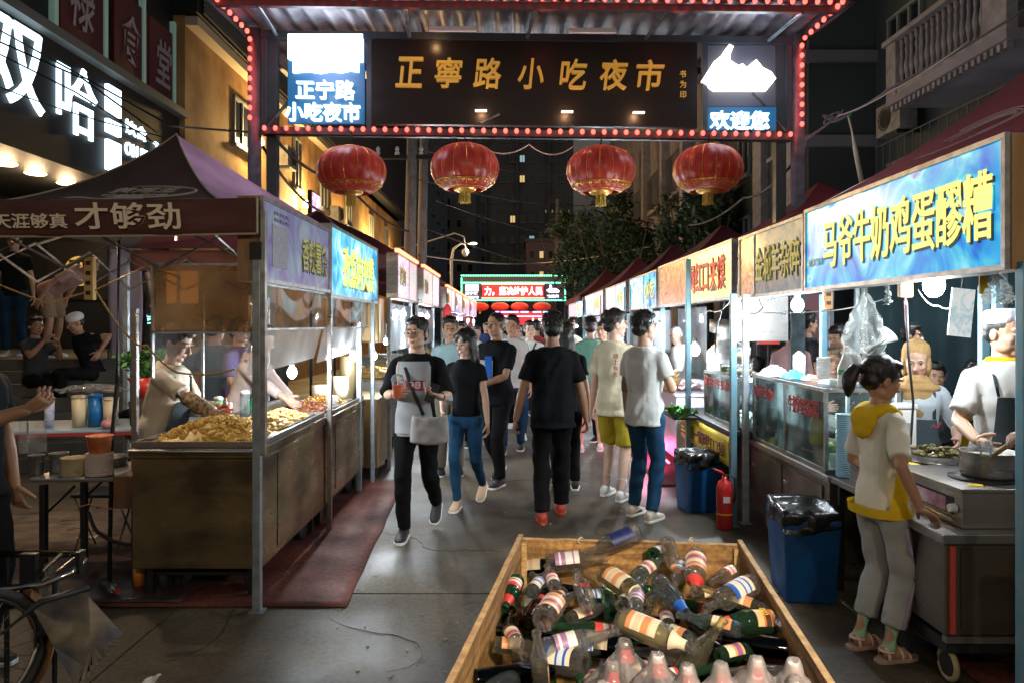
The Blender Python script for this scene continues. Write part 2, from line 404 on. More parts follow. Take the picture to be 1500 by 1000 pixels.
    E_((0, .014, .026), (.077, .095, .092)); E_((0, -.022, -.032), (.064, .066, .086)); E_((0, -.058, -.100), (.026, .024, .018))
    for s in (-1, 1):
        E_((s * .034, -.018, -.072), (.028, .046, .032)); E_((s * .034, -.060, -.030), (.025, .022, .026)); E_((s * .030, -.078, .021), (.027, .014, .010))
        E_((s * .011, -.098, -.034), (.009, .011, .008)); E_((s * .0775, .010, -.012), (.009, .020, .031))
    Hd.tube([hT @ V((0, -.084, .010)), hT @ V((0, -.097, -.012)), hT @ V((0, -.107, -.033))], [.0075 * k, .009 * k, .0125 * k], 10, 'round')
    E_((0, -.0825, -.061), (.021, .010, .0055)); E_((0, -.0815, -.0705), (.018, .010, .006))
    Hd.tube([hT @ V((0, .018, -.045)), nb + u * .05 * k, nb - u * .04 * k], [.054 * k, .052 * k * build ** .5, .070 * k], 14, 'round')
    # --- hair
    Hr = MB(); hcap = hair
    HE = lambda c, r: Hr.ell(c, r, 18, 12, hT)
    if hair in ('short', 'long', 'pony', 'bun', 'bob'):
        HE((0, .024, .040), (.085, .098, .090)); HE((0, .055, -.012), (.070, .058, .062)); HE((0, -.045, .090), (.062, .044, .028))
        for s in (-1, 1): HE((s * .068, .012, .022), (.016, .040, .042))
    if hair == 'short':
        for i in range(16):
            a = rnd.uniform(0, 6.28); rr = rnd.uniform(.02, .075); HE((math.cos(a) * rr, .01 + math.sin(a) * rr, .112 + rnd.uniform(-.01, .012) - rr * .35), (.014, .014, .016))
    if hair == 'buzz': HE((0, .020, .034), (.0805, .0965, .089)); HE((0, .045, -.010), (.068, .066, .055))
    if hair == 'long':
        HE((0, .065, -.09), (.080, .042, .125)); HE((0, .060, -.18), (.078, .032, .10))
        for s in (-1, 1): HE((s * .074, .012, -.065), (.021, .052, .100)); HE((s * .070, -.012, -.135), (.024, .034, .09)); HE((s * .045, -.066, .056), (.036, .024, .040))
    if hair == 'bob':
        for s in (-1, 1): HE((s * .078, .014, -.035), (.016, .050, .070))
    if hair == 'hijab':
        HE((0, .034, .040), (.092, .106, .096)); HE((0, .050, -.05), (.085, .075, .09)); HE((0, .022, -.138), (.070, .070, .026))
        for s in (-1, 1): HE((s * .074, .030, -.055), (.020, .060, .085))
        for s_, d_, r_ in ((.532, -.004, (.080, .080, .030)), (.525, .015, (.105, .095, .05)), (.48, .03, (.16, .105, .05)), (.41, .085, (.11, .05, .09)), (.33, .11, (.075, .035, .08))): Hr.ell(tuple(T(s_, 0, d_)), tuple(v * k for v in r_), 18, 10)
    if hair == 'bun': HE((0, .115, .025), (.036, .032, .036))
    if hair == 'pony':
        HE((0, .10, .030), (.022, .03, .022)); Hr.tube([hT @ V(p) for p in ((0, .105, .03), (0, .150, .02), (0, .168, -.03), (0, .160, -.09), (0, .150, -.125))], [.016 * k, .036 * k, .045 * k, .038 * k, .014 * k], 12, 'round')
    jobs = [(B, vb, 3), (Hd, vh, 2 if q == 2 else 1)]
    # --- clothes
    names = []
    if shirt:
        S = MB(); tab = [t for t in TOR if t[0] > hem + .03]
        if bust: tab = [(s, w, d + bust * math.exp(-((s - .33) / .08) ** 2), o + bust * .7 * math.exp(-((s - .33) / .08) ** 2)) for s, w, d, o in tab]
        w0 = tab[0]; tab = [(hem, .149 + .010 * loose, .118 + .010 * loose, -.003), (hem + .02, .148 + .009 * loose, .117 + .009 * loose, -.003)] + [(s, max(w, .146 if s < .10 else 0), max(d, .116 if s < .10 else .104), o) for s, w, d, o in tab]
        if loose > 1.2: tab = [(s, w + (.009 * loose if s < .3 else 0), d + (.007 * loose if s < .3 else 0), o) for s, w, d, o in tab]
        tab = [t for t in tab if t[0] < .55]
        S.loft(rings(tab, .013 * (.5 + loose * .5)))
        for a, e, w in arms:
            if sleeve <= 1: c1 = mid(a, e, sleeve); pp = [a + (T(.49) - a) * .62, a + (T(.475) - a) * .25, mid(a, e, .04), mid(a, e, sleeve * .5), c1]; rr = (.050, .063, .064, .060 + .004 * loose, .060 + .007 * loose)
            else: c1 = mid(e, w, sleeve - 1); pp = [a + (T(.49) - a) * .62, a + (T(.475) - a) * .25, mid(a, e, .04), mid(a, e, .5), e, mid(e, c1, .5), c1]; rr = (.050, .063, .064, .060, .054, .052, .044)
            S.tube(pp, [v * k * (build * .5 + .5) for v in rr], 14); S.ell(pp[2], (.064 * k * build,) * 3)
        jobs.append((S, vc, 2)); names.append(('shirt', shirt, .008 * loose))
    if pants:
        Q = MB(); tp = [(-.14, .105, .080, .0), (-.06, .139, .104, -.004), (.02, .130, .100, -.002), (.09, .120, .090, 0)]
        Q.loft(rings(tp, .010))
        for i, (a, e, w) in enumerate(legs):
            lo = ploose
            if plen >= .98: pp = [a, mid(a, e, .35), mid(a, e, .85), e, mid(e, w, .3), mid(e, w, .75), mid(e, w, .99)]; rr = (.094, .088, .064 + .008 * lo, .060 + .010 * lo, .058 + .012 * lo, .046 + .016 * lo, .042 + .018 * lo)
            elif plen > .5: c = mid(e, w, (plen - .5) * 2); pp = [a, mid(a, e, .35), mid(a, e, .85), e, mid(e, c, .5), c]; rr = (.094, .092, .070 + .008 * lo, .066 + .012 * lo, .066 + .012 * lo, .062 + .014 * lo)
            else: c = mid(a, e, plen * 2); pp = [a, mid(a, c, .5), c]; rr = (.094, .092 + .004 * lo, .078 + .016 * lo)
            Q.ell(a.lerp(e, .12), (.094 * k,) * 3); pp = [a, a.lerp(e, .15)] + pp[1:]; rr = (rr[0], .097) + rr[1:]
            Q.tube(pp, [v * k * (build * .4 + .6) for v in rr], 14)
        jobs.append((Q, vc, 2)); names.append(('trousers' if plen > .5 else 'shorts', pants, .009 * (.6 + ploose * .5)))
    if hair: jobs.append((Hr, vh * 1.4, 1)); names.append(('hair', hairm or HAIR, .007 if hair != 'buzz' else .001))
    res = remeshed(jobs)
    body, head = res[0], res[1]
    # lips coloured by where they lie
    ctr = head[0][head[1]].mean(1); im = np.array(inv); lc = ctr @ im[:3, :3].T + im[:3, 3]
    lip = (np.abs(lc[:, 0]) < .0225) & (np.abs(lc[:, 2] + .066) < .0105 - .006 * (np.abs(lc[:, 0]) / .0225)) & (lc[:, 1] < -.080)
    parts = [(body[0], body[1], 0), (head[0], head[1], np.where(lip, 1, 0).tolist())]
    ex = MB()
    for i, (a, e, w) in enumerate(arms):
        d = hd[i] if hd[i] is not None else (w - e); nn = hn[i]; s0 = (0, -1, .0)
        dd = V(d).normalized(); s = V(s0) if abs(dd.z) > .6 else V((1 if i == 0 else -1, 0, .6))
        hand(ex, w, d, nn, s, curl[i], k)
    parts.append((np.array(ex.v, 'f'), ex.f, 0))
    fm = MB()
    for s in (-1, 1):
        fm.cur = 3; fm.ell((s * .0305, -.0745, -.003), (.0140, .0100, .0064), 10, 7, hT)
        fm.cur = 4; fm.ell((s * .0305 , -.0815, -.003), (.0062, .0042, .0060), 8, 5, hT)
        fm.cur = 2
        fm.tube([hT @ V((s * x, y, z)) for x, y, z in ((.016, -.0845, .002), (.030, -.0860, .0065), (.045, -.0760, .001))], .0017 * k, 5)
        fm.tube([hT @ V((s * x, y, z)) for x, y, z in ((.014, -.0925, .0255), (.031, -.0925, .0285), (.050, -.0785, .021))], [.0028 * k, .0036 * k, .002 * k], 5)
    parts.append((np.array(fm.v, 'f'), fm.f, fm.mi))
    if barefoot or socks:
        ft = MB()
        for i, (a, e, w) in enumerate(legs):
            ft.tube([w + V((0, .03, -.03)) * k, w + V((0, -.03, -.035)) * k, w + V((0, -.10, -.06)) * k, w + V((0, -.15, -.068)) * k], [v * k for v in (.030, .034, .030, .018)], 10, 'round', sq=1.2)
        parts.append((np.array(ft.v, 'f'), ft.f, 0))
    fuse('body', parts, [SKIN[skin], LIP, BROW, EYEW, IRIS], root)
    for (nm, m_, amp), rs in zip(names, res[2:]):
        wrinkle(rs, amp * k, 9 if nm != 'hair' else 26, rnd.uniform(0, 99), .6)
        pts = [(rs[0], rs[1], 0)]
        if nm == 'hair' and q >= 1 and hair in ('short', 'long'):
            st = MB()
            for _ in range(230 if q == 2 else 110):
                a = rnd.uniform(0, 6.283); el = rnd.uniform(-.25, 1.45)
                if math.sin(a) < -.35 and el < .75: el = rnd.uniform(.8, 1.4)
                nrm = V((math.cos(el) * math.cos(a), math.cos(el) * math.sin(a), math.sin(el))); p0 = V((.085 * nrm.x, .024 + .098 * nrm.y, .040 + .092 * nrm.z))
                if hair in ('bun', 'pony'): dv = V((-nrm.x * .5, 1, -.1)); lift_ = .10
                elif hair == 'long': dv = V((nrm.x * .4, -.15, -1)); lift_ = .12
                else: dv = V((nrm.x * .5 + rnd.uniform(-.5, .5), -.7 if nrm.y < .3 else .3, -.5 + rnd.uniform(-.3, .5))); lift_ = .35
                dv = (dv - nrm * dv.dot(nrm)).normalized(); L_ = rnd.uniform(.02, .042)
                st.tube([hT @ (p0 - nrm * .004), hT @ (p0 + dv * L_ * .5 + nrm * .006), hT @ (p0 + dv * L_ + nrm * L_ * lift_)], [.0045 * k, .0035 * k, .0008], 4)
            pts.append((np.array(st.v, 'f'), st.f, 0))
        fuse(nm, pts, [m_], root)
    if shoes:
        for i, (a, e, w) in enumerate(legs):
            s = MB(); tl = lift[i]; pt = R(0 if tl < .04 else 28)
            TT = M.Translation(w) @ M.Rotation(pt, 4, 'X')
            def rg(y, hw, z0_, z1): return [TT @ (V((math.copysign(abs(math.cos(t)) ** .7, math.cos(t)) * hw, y, z0_ + (z1 - z0_) * (.5 + .5 * math.copysign(abs(math.sin(t)) ** .7, math.sin(t))))) * k) for t in [2 * math.pi * j / 12 for j in range(12)]]
            s.loft([rg(.075, .022, -.072, -.02), rg(.060, .034, -.078, .005), rg(.02, .038, -.078, .02), rg(-.03, .040, -.078, .0), rg(-.08, .045, -.078, -.025), rg(-.13, .046, -.078, -.036), rg(-.165, .036, -.076, -.046), rg(-.185, .018, -.070, -.055)])
            sb = s.build('shoe', shoes, root, smooth=True)
            s2 = MB(); s2.loft([[TT @ (V((x * 1.08, y, z)) * k) for x, y in ((-.022, .080), (.022, .080), (.036, .055), (.040, -.03), (.047, -.10), (.040, -.16), (.018, -.192), (-.018, -.192), (-.040, -.16), (-.047, -.10), (-.040, -.03), (-.036, .055))] for z in (-.086, -.064)])
            s2.build('sole', sole or WHITEP, sb, smooth=False, bevel=.004)
    if socks:
        s = MB()
        for a, e, w in legs: s.tube([w + (e - w) * .28, w, w + V((0, 0, -.03)) * k], [.043 * k, .040 * k, .040 * k], 12)
        s.build('socks', socks, root, smooth=True)
    if glasses:
        g = MB()
        for s in (-1, 1):
            g.tube([hT @ V((s * .033 + .024 * math.cos(t), -.100 + .005 * abs(math.cos(t)), -.006 + .020 * math.sin(t))) for t in [2 * math.pi * j / 14 for j in range(14)]], .0014, 5, closed=True)
            g.tube([hT @ V((s * .057, -.096, 0)), hT @ V((s * .080, -.05, .002)), hT @ V((s * .084, .01, -.002))], .0013, 5)
        g.tube([hT @ V((-.010, -.102, 0)), hT @ V((.010, -.102, 0))], .0013, 5)
        g.build('glasses', mat('thin_brass_frame', (.35, .2, .1), .3, .8), root)
    info = dict(root=root, T=T, arms=arms, legs=legs, hT=hT, k=k, rings=rings, TOR=TOR, M=M.Translation((X, Y, z0)) @ M.Rotation(rz, 4, 'Z'))
    return info

# ============================================================ SETTING
CONC = mat('street_concrete', (.036, .030, .020), .58, col2=(.125, .094, .054), scale=.9, bump=.2, bscale=150, rvar=.26, thr=(.28, .72), detail=12)
def weather(m, dark=(.014, .014, .014), s=.55, s2=38, amt=.92):
    """stains and aggregate grain multiplied into a procedural colour"""
    nt = m.node_tree; n = nt.nodes; L = nt.links.new; b = n['Principled BSDF']; src = b.inputs['Base Color'].links[0].from_socket
    tc = n.new('ShaderNodeTexCoord'); mp = n.new('ShaderNodeMapping'); mp.inputs['Location'].default_value = (3.3, 1.7, .4); L(tc.outputs['Object'], mp.inputs[0])
    def ramp(sc, lo, hi, c0, c1, dist=0, det=10):
        z = n.new('ShaderNodeTexNoise'); z.inputs['Scale'].default_value = sc; z.inputs['Detail'].default_value = det; z.inputs['Distortion'].default_value = dist; L(mp.outputs[0], z.inputs['Vector'])
        r = n.new('ShaderNodeValToRGB'); r.color_ramp.elements[0].position = lo; r.color_ramp.elements[1].position = hi; r.color_ramp.elements[0].color = (*c0, 1); r.color_ramp.elements[1].color = (*c1, 1); L(z.outputs[0], r.inputs[0]); return r.outputs[0]
    def mul(a, c, f):
        x = n.new('ShaderNodeMix'); x.data_type = 'RGBA'; x.blend_type = 'MULTIPLY'; x.inputs[0].default_value = f; L(a, x.inputs[6]); L(c, x.inputs[7]); return x.outputs[2]
    o = mul(src, ramp(s, .36, .60, (.30, .29, .27), (1, 1, 1), 1.2), amt); o = mul(o, ramp(s2, .35, .65, (.6, .6, .6), (1.25, 1.25, 1.2)), .8); o = mul(o, ramp(7, .30, .42, (.35, .33, .30), (1, 1, 1), .6), .6)
    L(o, b.inputs['Base Color'])
weather(CONC)
GRND = mat('ground_dark', (.05, .05, .05), .8)
g = tag(MB().b2((-150, -30, -.3), (150, 250, -.02)).build('ground', GRND), kind='structure')
street = tag(thing('street', None, None), kind='structure')
sm = {}
for i in range(-3, 4):
    for j in range(-2, 9):
        x0, y0 = -1.95 + i * 4.3, j * 4.4
        sl = MB().b2((x0 + .006, y0 + .006, -.15), (x0 + 4.294, y0 + 4.394, rnd.uniform(-.002, .002))).build('slab', CONC, street)
MATRED = mat('red_carpet', (.20, .05, .028), .75, col2=(.075, .02, .016), scale=1.6, detail=9, bump=.4, bscale=30, rvar=.15)
MATDK = mat('dark_tarpaulin', (.08, .045, .045), .42, col2=(.03, .02, .022), scale=5, bump=.4, bscale=12, rvar=.2)
weather(MATRED, amt=.6)
def floor_mat(name, label, x0, x1, x0b, x1b, y0, y1, z, m, nx=26, ny=40):
    def fn(u, v):
        y = y0 + (y1 - y0) * v; a = x0 + (x0b - x0) * v; b = x1 + (x1b - x1) * v; x = a + (b - a) * u
        w = noise.noise(V((x * 2.2, y * 5, z))) * .010 + abs(noise.noise(V((x * 7, y * 3, 1)))) * .006
        e = min(1, min(u, 1 - u, v, 1 - v) * 12)
        return (x + noise.noise(V((y * 2, 0, z))) * .015, y, z + max(0, w) * e)
    o = MB().grid(fn, nx, ny).build(name, m, smooth=True, solid=.005); return tag(o, label, 'mat')
floor_mat('carpet', 'red brown carpet runner along the foot of the left food carts', -3.3, -.97, -3.3, -1.13, 4.18, 7.6, .008, MATRED)
floor_mat('tarpaulin', 'dark wet tarpaulin on the ground under the left folding tables', -5.6, -1.95, -5.6, -1.9, 4.22, 6.4, .019, MATDK)
floor_mat('carpet', 'dark red carpet under the steel griddle cart on the right', 2.15, 4.2, 2.15, 4.2, 2.6, 4.3, .008, MATRED)
floor_mat('carpet', 'pink lit red carpet below the white serving table on the right', 1.5, 3.2, 1.5, 3.2, 7.3, 11, .008, MATRED)

STUC = mat('ochre_stucco', (.46, .27, .10), .85, col2=(.24, .13, .05), scale=1.4, bump=.5, bscale=18, detail=9, thr=(.35, .65))
DWALL = mat('dark_cladding', (.012, .014, .015), .6, col2=(.007, .008, .009), scale=3)
GWALL = mat('grey_render', (.26, .24, .26), .85, col2=(.17, .155, .17), scale=1.2, bump=.2, bscale=12)
TWALL = mat('tower_render', (.16, .15, .15), .9, col2=(.11, .10, .105), scale=.3)
GLASSD = mat('dark_window_glass', (.012, .016, .02), .08)
FRAMEW = mat('pale_window_frame', (.20, .21, .20), .5)
def window(par, axis, p, w, h, d=.06, bars=1, glass=GLASSD, fr=None, sill=True):
    """axis 'x': window in a wall facing +-x at x=p.x (sign in d); 'y' likewise facing -y"""
    fr = fr or FRAMEW; t = .06; x, y, z = p; m = MB(); g = MB()
    def pc(mb, a0, a1, z0, z1, o0, o1):
        if axis == 'x': mb.b2((x + o0, y + a0, z + z0), (x + o1, y + a1, z + z1))
        else: mb.b2((x + a0, y + o0, z + z0), (x + a1, y + o1, z + z1))
    s = d
    pc(m, -w / 2, w / 2, h / 2 - t, h / 2, .004 * (1 if s > 0 else -1), s); pc(m, -w / 2, w / 2, -h / 2, -h / 2 + t, .004 * (1 if s > 0 else -1), s)
    for q in [-w / 2, w / 2 - t] + [-w / 2 + w * (i + 1) / (bars + 1) - t / 2 for i in range(bars)]: pc(m, q, q + t, -h / 2 + t, h / 2 - t, .004 * (1 if s > 0 else -1), s * .9)
    pc(g, -w / 2 + .01, w / 2 - .01, -h / 2 + .01, h / 2 - .01, .006 * (1 if s > 0 else -1), s * .35)
    wo = g.build('window', glass, par); m.build('frame', fr, wo)
    if sill:
        q = MB(); pc(q, -w / 2 - .08, w / 2 + .08, -h / 2 - .09, -h / 2 - .004, .004 * (1 if s > 0 else -1), s * 2); q.build('sill', fr, wo)
    return wo

# --- terrace and stairs
tz = 1.2
STONE = mat('terrace_stone', (.12, .115, .105), .7, col2=(.07, .068, .06), scale=3, bump=.2)
terr = tag(MB().b2((-14, 9.6, -.02), (-5.0, 16, tz)).build('terrace', STONE), kind='structure')
st = tag(thing('stairs', None, None), kind='structure')
for i in range(8): MB().b2((-11, 8.0 + i * .2, -.02), (-4.4, 8.196 + i * .2, .15 * (i + 1) - .002)).build('step', STONE, st)

# --- restaurant with luminous fascia
rest = thing('restaurant', 'dark restaurant front with big white luminous characters above a terrace', 'restaurant')
bx('wall', (-12, 8, -.1), (-9.2, 14, 9), DWALL, rest)
bx('wall', (-9.198, 13.2, -.1), (-6.7, 14, 3.9), DWALL, rest)
bx('fascia', (-9.19, 5, 3.95), (-6.5, 14, 5.66), DWALL, rest)
bx('ledge', (-9.19, 5, 5.662), (-6.32, 14, 5.80), mat('grey_ledge', (.12, .125, .12), .6), rest)
bx('upper_wall', (-9.19, 5, 5.802), (-6.62, 14, 12), DWALL, rest)
ledw = glow('luminous_white_letters', (.66, .88, 1.0), 3.0)
def ll(body, y, z, h, w): return text(body, 'luminous_letter', ledw, rest, (-6.49, y, z), (0, 1, 0), (0, 0, 1), h, w, ext=.015, bold=.004)
ll('双', 8.72, 4.50, 1.10, 1.2); ll('哈', 10.2, 4.46, 1.04, .98)
for a, b in ((5.03, 5.48), (4.72, 4.93), (4.12, 4.60)): bx('luminous_block', (-6.49, 11.42, a), (-6.43, 11.8, b), ledw, rest)
ll('饮食', 12.0, 4.86, .24, .7); ll('OH PR', 12.0, 4.5, .22, .8); ll('?', 12.95, 4.62, .34, .2)
DOWN = glow('warm_downlight', (1, .62, .25), 14)
for px, py in ((8, 222), (52, 240), (98, 257)):
    Y = 7.2 * F / (750 - px)
    o = MB().lathe([(.13, 0), (.15, -.02), (.13, -.035)], 12).build('downlight', DOWN, rest, loc=(-7.2, Y, 3.945))
    lamp('downlight_glow', (-7.2, Y, 3.8), 25, (1, .65, .35), .1, rest)
REDP = mat('red_window_panel', (.10, .012, .014), .5, col2=(.07, .008, .01), scale=2)
CALL = mat('pale_calligraphy', (.30, .27, .30), .6)
for ch, px in (('禄', 118), ('食', 190), ('堂', 237)):
    Y = 6.6 * F / (750 - px)
    pn = bx('red_panel', (-6.618, Y - .55, 5.86), (-6.56, Y + .55, 7.25), REDP, rest)
    text(ch, 'lettering', CALL, pn, (-6.555, Y - .33, 6.12), (0, 1, 0), (0, 0, 1), .85, .62, shear=.15)
for Y in (8.2, 9.4, 10.28, 11.55, 12.75, 13.9): bx('window_post', (-6.618, Y - .045, 5.81), (-6.53, Y + .045, 7.5), mat('lit_window_post', (.3, .42, .38), .5, emit=(.35, .6, .5), es=.10), rest)
# things on the terrace wall
y1 = thing('shop_sign', 'yellow lit round shop sign behind the tent truss on the left', 'sign', (-7.9, 13.16, 0))
MB().lathe([(.27, 0), (.27, .08)], 24, M.Translation((0, 0, 2.62)) @ M.Rotation(R(90), 4, 'X')).build('disc', glow('yellow_sign_glow', (1, .55, .10), .55), y1)
bx('board', (-.62, -.02, 2.1), (.75, .03, 3.15), mat('dark_signboard', (.02, .02, .02)), y1)
text('干', 'lettering', BLACKM, y1, (-.2, -.09, 2.42), (1, 0, 0), (0, 0, 1), .4, .4)
yw = thing('lit_window', 'amber lit window with thin mullions at the back of the terrace', 'window', (-6.4, 14.0, 0))
bx('pane', (-.9, -.1, 2.05), (.35, -.06, 2.75), glow('amber_window', (1, .50, .12), .45), yw)
for x in (-.92, -.5, -.08, .34): bx('mullion', (x, -.15, 1.98), (x + .05, -.102, 2.8), FRAMEW, yw)
bx('sill', (-1, -.2, 1.85), (.45, -.05, 1.978), mat('amber_sill', (.4, .25, .1)), yw)
bs = thing('small_sign', 'small cyan lit sign strip low on the terrace wall', 'sign', (-6.9, 13.9, 0))
bx('board', (-.35, -.74, 1.62), (.45, -.70, 1.86), mat('dark_signboard'), bs)
text('小吃', 'lettering', glow('cyan_letters', (.3, .9, 1), 2.5), bs, (-.28, -.75, 1.66), (1, 0, 0), (0, 0, 1), .16, .6)

# --- ochre building
yb = thing('ochre_building', 'ochre plastered building lit gold by wall lamps on the left', 'building')
bx('wall', (-9, 14.03, -.1), (-6.4, 30, 7.7), STUC, yb)
bx('wall', (-9, 30.01, -.1), (-6.5, 42, 7.4), STUC, yb)
bx('cornice', (-6.398, 14.03, 7.5), (-6.15, 30, 7.68), mat('pale_cornice', (.5, .42, .3)), yb)
bx('string_course', (-6.398, 14.03, 4.6), (-6.28, 30, 4.75), mat('pale_cornice'), yb)
CORR = mat('dark_corrugated_siding', (.045, .05, .052), .55)
def corr(u, v):
    return (-6.05 + (.025 if int(v * 160) % 2 else -.0), 14.05 + u * 28, 7.72 + v * 7)
MB().grid(corr, 2, 160).build('corrugated_siding', CORR, yb)
bx('upper_wall', (-9, 13.9, 7.71), (-6.1, 42, 14.8), DWALL, yb)
for Y, z, w, h in ((16.9, 6.35, 1.0, 1.1), (21.3, 6.4, .7, 1.5), (24.3, 6.2, .9, 1.3), (28, 6.1, .9, 1.3), (19.2, 3.7, 1.3, 1.2), (33, 6, .9, 1.3), (37, 6, .9, 1.3)):
    window(yb, 'x', (-6.4 if Y < 30 else -6.5, Y, z), w, h, .07, 1)
def wall_lamp(Y, z, pw, label, X=-6.2, col=(1, .66, .26)):
    t = thing('wall_lamp', label, 'wall lamp', (X, Y, z), 0, 'wall lamps on the ochre building')
    MB().tube([(-.2, 0, 0), (-.05, 0, .02), (0, 0, .08)], .02, 6).build('bracket', BLACKM, t)
    MB().ell((0, 0, .16), (.11, .11, .13), 12, 8).build('globe', BULBY, t, smooth=True)
    lamp('glow', (.22, 0, .16), pw, col, .1, t)
wall_lamp(17.6, 5.95, 260, 'wall lamp beside the tall window nearest the gate, on ochre plaster')
wall_lamp(21.6, 5.1, 520, 'wall lamp just left of the first red lantern, on ochre plaster')
wall_lamp(26.2, 4.5, 560, 'wall lamp low behind the tassel of the first red lantern')
wall_lamp(31.8, 4.9, 560, 'bright wall lamp at the far end of the ochre wall, above small signs', -6.25)
wall_lamp(37.5, 4.9, 200, 'farthest wall lamp on the ochre building next to the concrete poles', -6.25)
for i, (px, py, Y) in enumerate(((463, 312, 11.5), (496, 350, 15), (520, 368, 19))):
    p = P(px, py, Y); t = thing('light_box', ('white lit menu box with blue and pink print above the first left signs', 'smaller white menu box above the cyan sign on the left', 'smallest white menu box, the farthest above the left signs')[i], 'light box', (p.x, p.y, 0), 0, 'small white light boxes')
    bx('case', (-.06, -.26, p.z - .32), (.0, .26, p.z + .32), BLACKM, t)
    bx('panel', (.002, -.23, p.z - .29), (.012, .23, p.z + .29), art('white_menu_print', ((.9, .9, .95), (.75, .85, .95), (.9, .3, .45), (.2, .4, .8)), 5, 1.1), t)
    bx('bracket', (-.10, -.02, .0), (-.062, .02, p.z + .30), BLACKM, t)

# --- far left houses
fl = thing('far_apartment_block', 'pale grey apartment block beyond the concrete poles on the left', 'building')
bx('wall', (-14, 43, -.1), (-7.2, 80, 17), GWALL, fl)
for j in range(5):
    for i in range(7): window(fl, 'x', (-7.2, 45.5 + i * 4.8, 3.5 + j * 2.9), 1.6, 1.4, .08, 1)
tw = thing('apartment_tower', 'tall dark apartment tower closing the end of the street, few windows lit', 'tower')
bx('wall', (-13.5, 105, -.1), (9, 118, 44), TWALL, tw)
LITW = glow('lit_far_window', (1, .66, .28), .6); LITC = glow('lit_cold_window', (.5, .85, .9), .4)
lit = {(9, 4): LITW, (10, 6): LITW, (10, 7): LITC, (11, 3): LITC}
for i in range(16):
    for j in range(13):
        m_ = lit.get((i, j), GLASSD); window(tw, 'y', (-12.5 + i * 1.4, 105, 5.2 + j * 2.95), .8, 1.1, -.10, 1, glass=m_, sill=(i + j) % 2 == 0)
for k in range(5): bx('pier', (-13.2 + k * 4.6, 104.4, 0), (-12.85 + k * 4.6, 104.995, 44), TWALL, tw)
pk = thing('low_block', 'low pinkish block with amber windows right of the far gate', 'building')
bx('wall', (1.2, 62, -.1), (3.9, 68, 8.8), mat('pinkish_render', (.30, .20, .21), .9), pk)
bx('parapet', (1.1, 61.9, 8.802), (4.0, 68.1, 9.05), GWALL, pk)
for i in range(3):
    for j in range(4): window(pk, 'y', (1.75 + i * .8, 62, 2.4 + j * 1.75), .45, .7, -.06, 0, glass=(LITW if (i, j) in ((1, 2), (1, 3), (2, 1), (1, 1)) else GLASSD), sill=False)
dk = thing('dark_block', 'dark block of flats behind the street lamp on the left', 'building')
bx('wall', (-12.4, 84, -.1), (-4.2, 92, 17.5), TWALL, dk)
for i in range(6):
    for j in range(6): window(dk, 'y', (-11.4 + i * 1.3, 84, 3 + j * 2.6), .7, 1.0, -.08, 0, sill=False)

# --- right hand buildings
rb = thing('balcony_building', 'dark building with a pale balustraded balcony at the top right', 'building')
bx('wall', (7.1, 3, -.1), (12, 14, 14), mat('dark_render', (.045, .055, .055), .8), rb)
bal = bx('balcony', (6.0, 8.7, 5.12), (7.098, 11.5, 5.25), GWALL, rb)
PALE = mat('pale_stone', (.27, .245, .25), .7, col2=(.18, .16, .17), scale=6)
for a, b in ((8.7, 9.15), (11.22, 11.5)): bx('pier', (6.0, a, 5.252), (6.14, b, 6.08), PALE, bal)
bx('handrail', (5.95, 8.66, 6.082), (6.19, 11.54, 6.16), PALE, bal); bx('bottom_rail', (6.02, 9.16, 5.252), (6.12, 11.21, 5.33), PALE, bal)
bp = [(.03, 0), (.03, .06), (.018, .1), (.042, .28), (.02, .45), (.03, .56), (.02, .6), (.035, .68), (.035, .748)]
b0 = MB().lathe(bp, 8).build('baluster', PALE, bal, True, loc=(6.07, 9.25, 5.332))
for i in range(1, 15): piece(b0, bal, (6.07, 9.25 + i * .136, 5.332))
for i in range(22): bx('bracket_block', (6.04, 8.75 + i * .125, 5.03), (6.12, 8.81 + i * .125, 5.118), PALE, bal)
for Y, z, w, h in ((10.1, 6.95, 2.2, 1.6), (7.7, 5.6, 1.5, 1.6), (7.7, 8.2, 1.5, 1.6), (5.6, 5.6, 1.5, 1.6), (12.9, 6.6, 1.1, 1.5), (7.7, 3.2, 1.4, 1.4), (12.9, 4.0, 1.1, 1.3)):
    window(rb, 'x', (7.1, Y, z), w, h, -.08, 2, sill=False)
for Y in (6.7, 8.58): bx('pilaster', (6.98, Y - .09, 3.2), (7.098, Y + .09, 9), PALE, rb)
gx = MB()
for i in range(18): gx.b2((6.70, 9.1 + i * .24, 3.0), (6.715, 9.115 + i * .24, 4.9))
for z in (3.0, 3.6, 4.3, 4.88): gx.b2((6.69, 9.05, z), (6.705, 13.2, z + .015))
gx.build('window_grille', mat('dull_iron', (.10, .11, .11), .6, .4), rb)
rc = thing('slab_building', 'grey building with pale floor bands and pilasters behind the gate post on the right', 'building')
bx('wall', (5.8, 14.02, -.1), (12, 22, 14), mat('dark_render'), rc)
for z in (5.1, 6.75, 9): bx('floor_band', (5.7, 13.9, z), (12, 14.018, z + .22), mat('dull_band', (.16, .155, .17), .8), rc)
for Y in (14.2, 16.2, 19.4): bx('pilaster', (5.62, Y, -.05), (5.798, Y + .55, 11), PALE, rc)
for Y, z in ((15.4, 6), (17.8, 6), (20.9, 6), (17.8, 3.6), (20.9, 3.6), (17.8, 8.6), (15.4, 8.6)): window(rc, 'x', (5.8, Y, z), .85, 1.4, -.08, 1)
rd = thing('balcony_flats', 'flats with barred balconies and pale columns behind the tree on the right', 'building')
bx('wall', (6.0, 22.1, -.1), (14, 44, 13), GWALL, rd)
for Y in (22.3, 25.4, 29, 33, 38): bx('column', (5.3, Y, -.05), (5.6, Y + .4, 9.5), PALE, rd)
